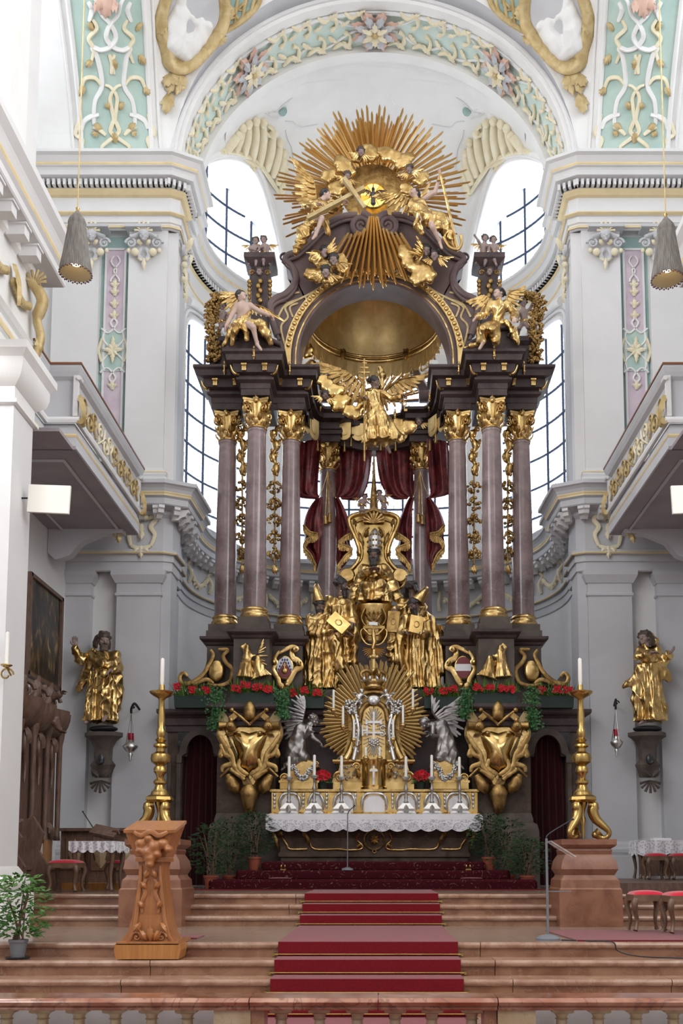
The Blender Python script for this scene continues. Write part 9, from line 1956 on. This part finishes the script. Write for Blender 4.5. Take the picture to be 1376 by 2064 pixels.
 mb=MB(); strokes(mb,fx([[(454,0+14*k),(480+10*k,40-18*k)]for k in range(4)]+[[(456+16*k,60-8*k),(462+18*k,-20)]for k in range(4)]),PV,.035,.04); strokes(mb,fx([pt[2:]]),PV,.07,.04); mb.build('lattice_bars',ochre_d,t,smooth=60)
 t=thing('stucco_shell','large cream stucco shell on the dome above the %s upper window'%nm,'stucco relief',tuple(PD(f(510),330)),'dome shells')
 base=[(452,306),(470,306),(488,312),(505,322),(520,332),(534,344),(546,356),(556,372),(564,392)]; tipp=[(478,270),(486,256),(498,248),(513,242),(528,246),(548,268),(562,286),(570,308),(572,336)]
 mb=MB()
 for(a,b),(c_,d)in zip(base,tipp):strokes(mb,fx([[(a,b),((a+c_)/2+2,(b+d)/2-6),(c_,d)]]),PD,.13,.04,8,.6); mb.ell(PD(f(c_),d,.05),.10,8,6)
 mb.build('rib',cream,t,smooth=60)
 mb=MB(); strokes(mb,fx([[(430,306),(455,300),(478,270)],[(564,398),(572,370),(574,336)],[(536,250),(546,258),(540,270),(532,262)],[(446,304),(480,308),(520,330),(560,388)]]),PD,.07,.05); lf(mb,fl_([(490,318,520,338),(500,326,512,344)]),PD,.2,.06); mb.build('shell_edge',cream,t,smooth=60)
 t=thing('stucco_flourish','faint grey stucco tendrils above the %s dome shell'%nm,'stucco relief',tuple(PD(f(560),230)),'dome tendrils'); mb=MB(); strokes(mb,fx([[(540,228),(556,224),(568,212),(574,196)],[(556,224),(540,214),(528,208)],[(568,212),(584,200),(598,188)],[(574,244),(590,246),(604,256),(640,250)],[(575,262),(580,280),(588,300),(592,340)],[(505,226),(520,216),(536,228),(560,240)]]),PD,.016,.012); mb.build('tendril',stucco,t,smooth=60); mb=MB(); mb.ell(PD(f(568),222,.03),(.10,.06,.12),10,8); mb.build('teal_boss',teal_d,t,smooth=60)
 for k,(px,lab)in enumerate(((184,'outer'),(290,'inner'))):
  Yc_=Y0-.04; t=thing('pilaster_capital','white and gold mask capital of the %s pilaster on the %s upper pier'%(lab,nm),'capital',tuple(q3(f(px),540,Yc_)),'upper pilaster capitals'); C=lambda x,y,d=0.:q3(f(px+x),y,Yc_+d)
  mb=MB(); a,b=C(-36,464),C(36,464); z=a.z; mb.bb(min(a.x,b.x),max(a.x,b.x),Y0-.16,Y0+.1,z,z+.06)
  for s_ in(-1,1):
   c=C(s_*26,490,-.06); volute(mb,c.x,c.y,c.z,.11,1.6,sgn=s_*-sg); mb.tube(cat_curve([C(s_*6,470,-.05),C(s_*16,474,-.07),C(s_*27,478,-.08)],4),.045,6); strokes(mb,[[(f(px+s_*4),500),(f(px+s_*10),514),(f(px),528)]],lambda x,y,o:q3(x,y,Yc_-o),.04)
  mb.build('volutes',stucco_g,t,smooth=60); head(t,C(0,476,-.10),.11,(0,-1,-.2),stucco_g,stucco_g,'short')
  mb=MB(); c=C(0,470,-.03); shell_fan(mb,tuple(c),.22,.25,PI-.25,7)
  for s_ in(-1,1):mb.ell(C(s_*18,508,-.05),(.08,.05,.08),10,6); mb.ell(C(s_*31,505,-.04),(.04,.03,.05),8,6); leafy(mb,C(s_*4,492,-.05),C(s_*14,484,-.06),.12,.03)
  leafy(mb,C(0,520,-.03),C(0,546,-.03),.10,.03); leafy(mb,C(0,526,-.03),C(-14,520,-.03),.07,.02); leafy(mb,C(0,526,-.03),C(14,520,-.03),.07,.02); mb.build('gilt_ornament',cream,t,smooth=60)
 for k,yy in enumerate((18.35,18.9)):
  t=thing('pilaster_capital','%s side-on gold and grey scroll capital in the %s apse jamb'%(('foremost','rearmost')[k],nm),'capital',(sg*(3.86 if k==0 else 3.97),yy,ZU0-.8),'apse jamb capitals'); X0=sg*(3.84 if k==0 else 3.95)
  mb=MB(); mb.bb(X0,X0+sg*.2,yy-.25,yy+.25,ZU0-.12,ZU0-.04)
  for s_ in(-1,1):mb.tube([(X0-sg*.06,yy+s_*.16+(.11-.005*i)*math.cos(i*.45),ZU0-.3+(.11-.005*i)*math.sin(i*.45))for i in range(20)],.035,6,up=(1,0,0))
  mb.build('volutes',stucco_g,t,smooth=60); mb=MB()
  for i in range(7):mb.ell((X0-sg*.05,yy-.1+.07*(i%3),ZU0-.25-.1*i),(.05,.06,.06),6,5)
  leafy(mb,(X0-sg*.04,yy,ZU0-.2),(X0-sg*.16,yy,ZU0+.1),.3,.06,nrm=(-sg,0,0)); leafy(mb,(X0-sg*.03,yy,ZU0-.5),(X0-sg*.05,yy,ZU0-.95),.2,.05,nrm=(-sg,0,0)); mb.build('gilt_ornament',cream,t,smooth=60)
 t=thing('panel_ornament','gold and white knot ornaments on the %s pink wall panel'%nm,'stucco relief',(sg*5.11,Y0+.12,9.8),'pink panel ornaments'); W_=lambda x,z:Vector((sg*5.11+x,Y0+.12,z)); zc_=ZA(700,Y0)
 mb=MB(); mb.bb(sg*5.11-.24,sg*5.11+.24,Y0+.125,Y0+.15,zc_-.42,zc_+.42); mb.build('teal_ground',teal,t)
 mb=MB()
 for s_ in(-1,1):
  for v in(-1,1):mb.tube(cat_curve([W_(s_*.24,zc_+v*.45),W_(s_*.1,zc_+v*.36),W_(-s_*.06,zc_+v*.55),W_(0,zc_+v*.66)],5),.022,6); mb.tube(cat_curve([W_(0,zc_),W_(s_*.2,zc_+v*.22),W_(s_*.16,zc_+v*.42)],4),.02,6)
  mb.tube([W_(s_*.06*math.sin(i*.9)+s_*.03,ZU0-.45-.06*i)for i in range(10)],.018,6)
 mb.build('white_knotwork',stucco_w,t,smooth=60); mb=MB()
 for a in range(8):d=.22 if a%2==0 else .13; leafy(mb,W_(0,zc_)+Vector((0,-.02,0)),W_(d*math.sin(a*PI/4),zc_+d*1.3*math.cos(a*PI/4))+Vector((0,-.03,0)),.10,.02)
 for z_ in(zc_+.72,zc_-.72,ZU0-1.2,ZU0-1.45,ZU0-1.05):leafy(mb,W_(0,z_-.08),W_(0,z_+.12),.12,.02); leafy(mb,W_(0,z_-.03),W_(.10,z_+.04),.07,.02); leafy(mb,W_(0,z_-.03),W_(-.10,z_+.04),.07,.02)
 for s_ in(-1,1):mb.tube(cat_curve([W_(s_*.22,zc_+.24),W_(s_*.28,zc_),W_(s_*.22,zc_-.24)],5),.03,6)
 mb.build('gilt_leaf',cream,t,smooth=60)
 for k,(fn,S1,lab)in enumerate(((lambda x,y,o:q3(x,y,Y0-.04-o),[[(264,1100),(260,1078),(268,1060),(258,1050),(270,1044),(284,1048)],[(304,1100),(312,1078),(304,1062),(314,1048),(308,1042),(290,1048)],[(264,1100),(284,1106),(304,1100)],[(285,1056),(285,1074)]],'gold-edged cartouche on the middle frieze of the %s pier'%nm),)):
  t=thing('frieze_cartouche',lab,'stucco relief',tuple(q3(f(285),1126,Y0)),'frieze cartouches'); mb=MB(); strokes(mb,fx(S1),fn,.05,.03); lf(mb,fl_([(284,1100,284,1126),(280,1104,268,1114),(288,1104,300,1114),(285,1046,285,1034),(280,1048,272,1038),(290,1048,298,1038),(285,1070,285,1088)]),fn,.14,.04); mb.build('gilt_edge',cream,t,smooth=60)
 for k,t0 in enumerate((72,48,24)):
  t=thing('frieze_swag','gilt leaf swag on the %s side of the apse frieze, %s from the pier'%(nm,('first','second','third')[k]),'stucco relief',(*[v*(1 if i else-sg)for i,v in enumerate(ell_pt(math.radians(t0),-.05))],ZM0+.6),'apse frieze swags'); mb=MB(); rs=random.Random(k)
  for i in range(22):
   a=math.radians(t0+7-14*i/21); x,y=ell_pt(a,-.06); p=Vector((x*-sg,y,ZM0+.78-.22*math.sin(PI*i/21))); mb.ell(p,(.05,.05,.06),6,5)
   if i%3==0:leafy(mb,p,p+Vector((rs.uniform(-.08,.08),-.05,-.12)),.1,.02)
  mb.build('leaf_bunch',cream,t,smooth=60)
  for s_ in(-1,1):
   x,y=ell_pt(math.radians(t0+s_*9),-.05); mb=MB(); mb.tube(cat_curve([(x*-sg,y,ZM0+.5),(x*-sg*.985,y-.02,ZM0+.7),(x*-sg*1.01,y,ZM0+.9),(x*-sg*.99,y,ZM0+.98)],4),.04,6); mb.build('end_scroll',cream,t,smooth=60)
def BF(phi,w,off=0.):return Vector((-(AW-off)*math.cos(phi),18.57+w,ZS+(ZC-ZS-off)*math.sin(phi)))
t=thing('arch_ornament','gold and white strapwork along the teal soffit of the apse arch','stucco relief',(0,18.6,ZS))
mb=MB(); N=120
for s_ in(-1,1):
 pts=[BF(PI*(.02+.96*i/N),s_*(.22+.15*math.sin(i*.42)*(1 if(i//15)%2 else-1)),.02)for i in range(N+1)]; mb.tube(pts,.028,6)
mb.build('white_strap',stucco_w,t,smooth=60)
rs=random.Random(8)
for k in range(40):
 ph=PI*(.03+.94*(k+.5)/40)
 if min(abs(ph-a)for a in(math.radians(47),PI/2,math.radians(133)))<.09:continue
 s_=1 if k%2 else-1; mb=MB(); mb.tube(cat_curve([BF(ph-.05,s_*.42,.03),BF(ph-.01,s_*.30,.05),BF(ph+.04,s_*.36,.04),BF(ph+.05,s_*.15,.04),BF(ph+.02,s_*.05,.03)],4),[.02+.03*abs(math.sin(i*.5))for i in range(17)],6); leafy(mb,BF(ph,s_*.3,.03),BF(ph+.06,s_*.46,.05),.16,.03,nrm=tuple(-BF(ph,0)+Vector((0,18.6,ZS)))); leafy(mb,BF(ph,-s_*.1,.03),BF(ph+.05,-s_*.25,.05),.12,.03,nrm=tuple(-BF(ph,0)+Vector((0,18.6,ZS)))); mb.build('gilt_scroll',cream,t,smooth=60)
for a in(47,90,133):
 ph=math.radians(a); c=BF(ph,0,.05); nr=(Vector((0,18.57,ZS))-c); nr.y=0; nr.normalize(); u=Vector((0,1,0)); v=nr.cross(u); lab={47:'left',90:'top',133:'right'}[a]
 t=thing('arch_rosette','%s leafy stucco rosette on the apse arch soffit'%lab,'rosette',tuple(c),'arch rosettes')
 for nmn,m_,rr_,k,w_,o_ in(('salmon_ground',pinkish,.52,8,.34,0),('white_petal',stucco_g,.44,8,.26,.05),('gilt_petal',cream,.30,6,.18,.10)):
  for i in range(k):an_=2*PI*(i+.5*(k==8))/k; mb=MB(); leafy(mb,c+nr*o_,c+nr*(o_+.04)+(u*math.cos(an_)+v*math.sin(an_))*rr_,w_,.06,nrm=tuple(nr)); mb.build(nmn,m_,t,smooth=60)
 mb=MB(); mb.ell(c+nr*.16,.06,10,8); mb.build('centre_bud',ochre_d,t,smooth=60)
for o in bpy.data.objects:
 if o.parent is not None and o.name.split('.')[0]in('white_knotwork','leaf_pendant','carving','gilt_drop','leaf_ornament','silver_points','silver_letters','leaf_crest','gilt_ornament','gilt_scrollwork','lattice_bars','gilt_edge','gilt_strapwork','volutes','acanthus_leaves','tiara_jewels','shell_carving','scroll_carving','tendril','white_strap','gilt_cross_medallion','flower_bunch','gilt_leaf','shell_edge','end_leaves','silver_scrollwork','leaf_bunch','gilt_scroll','lace_edge','lace_hem','mouldings','rib','salmon_shell','rim_moulding','inner_fringe','outer_fringe'):o['kind']='stuff'
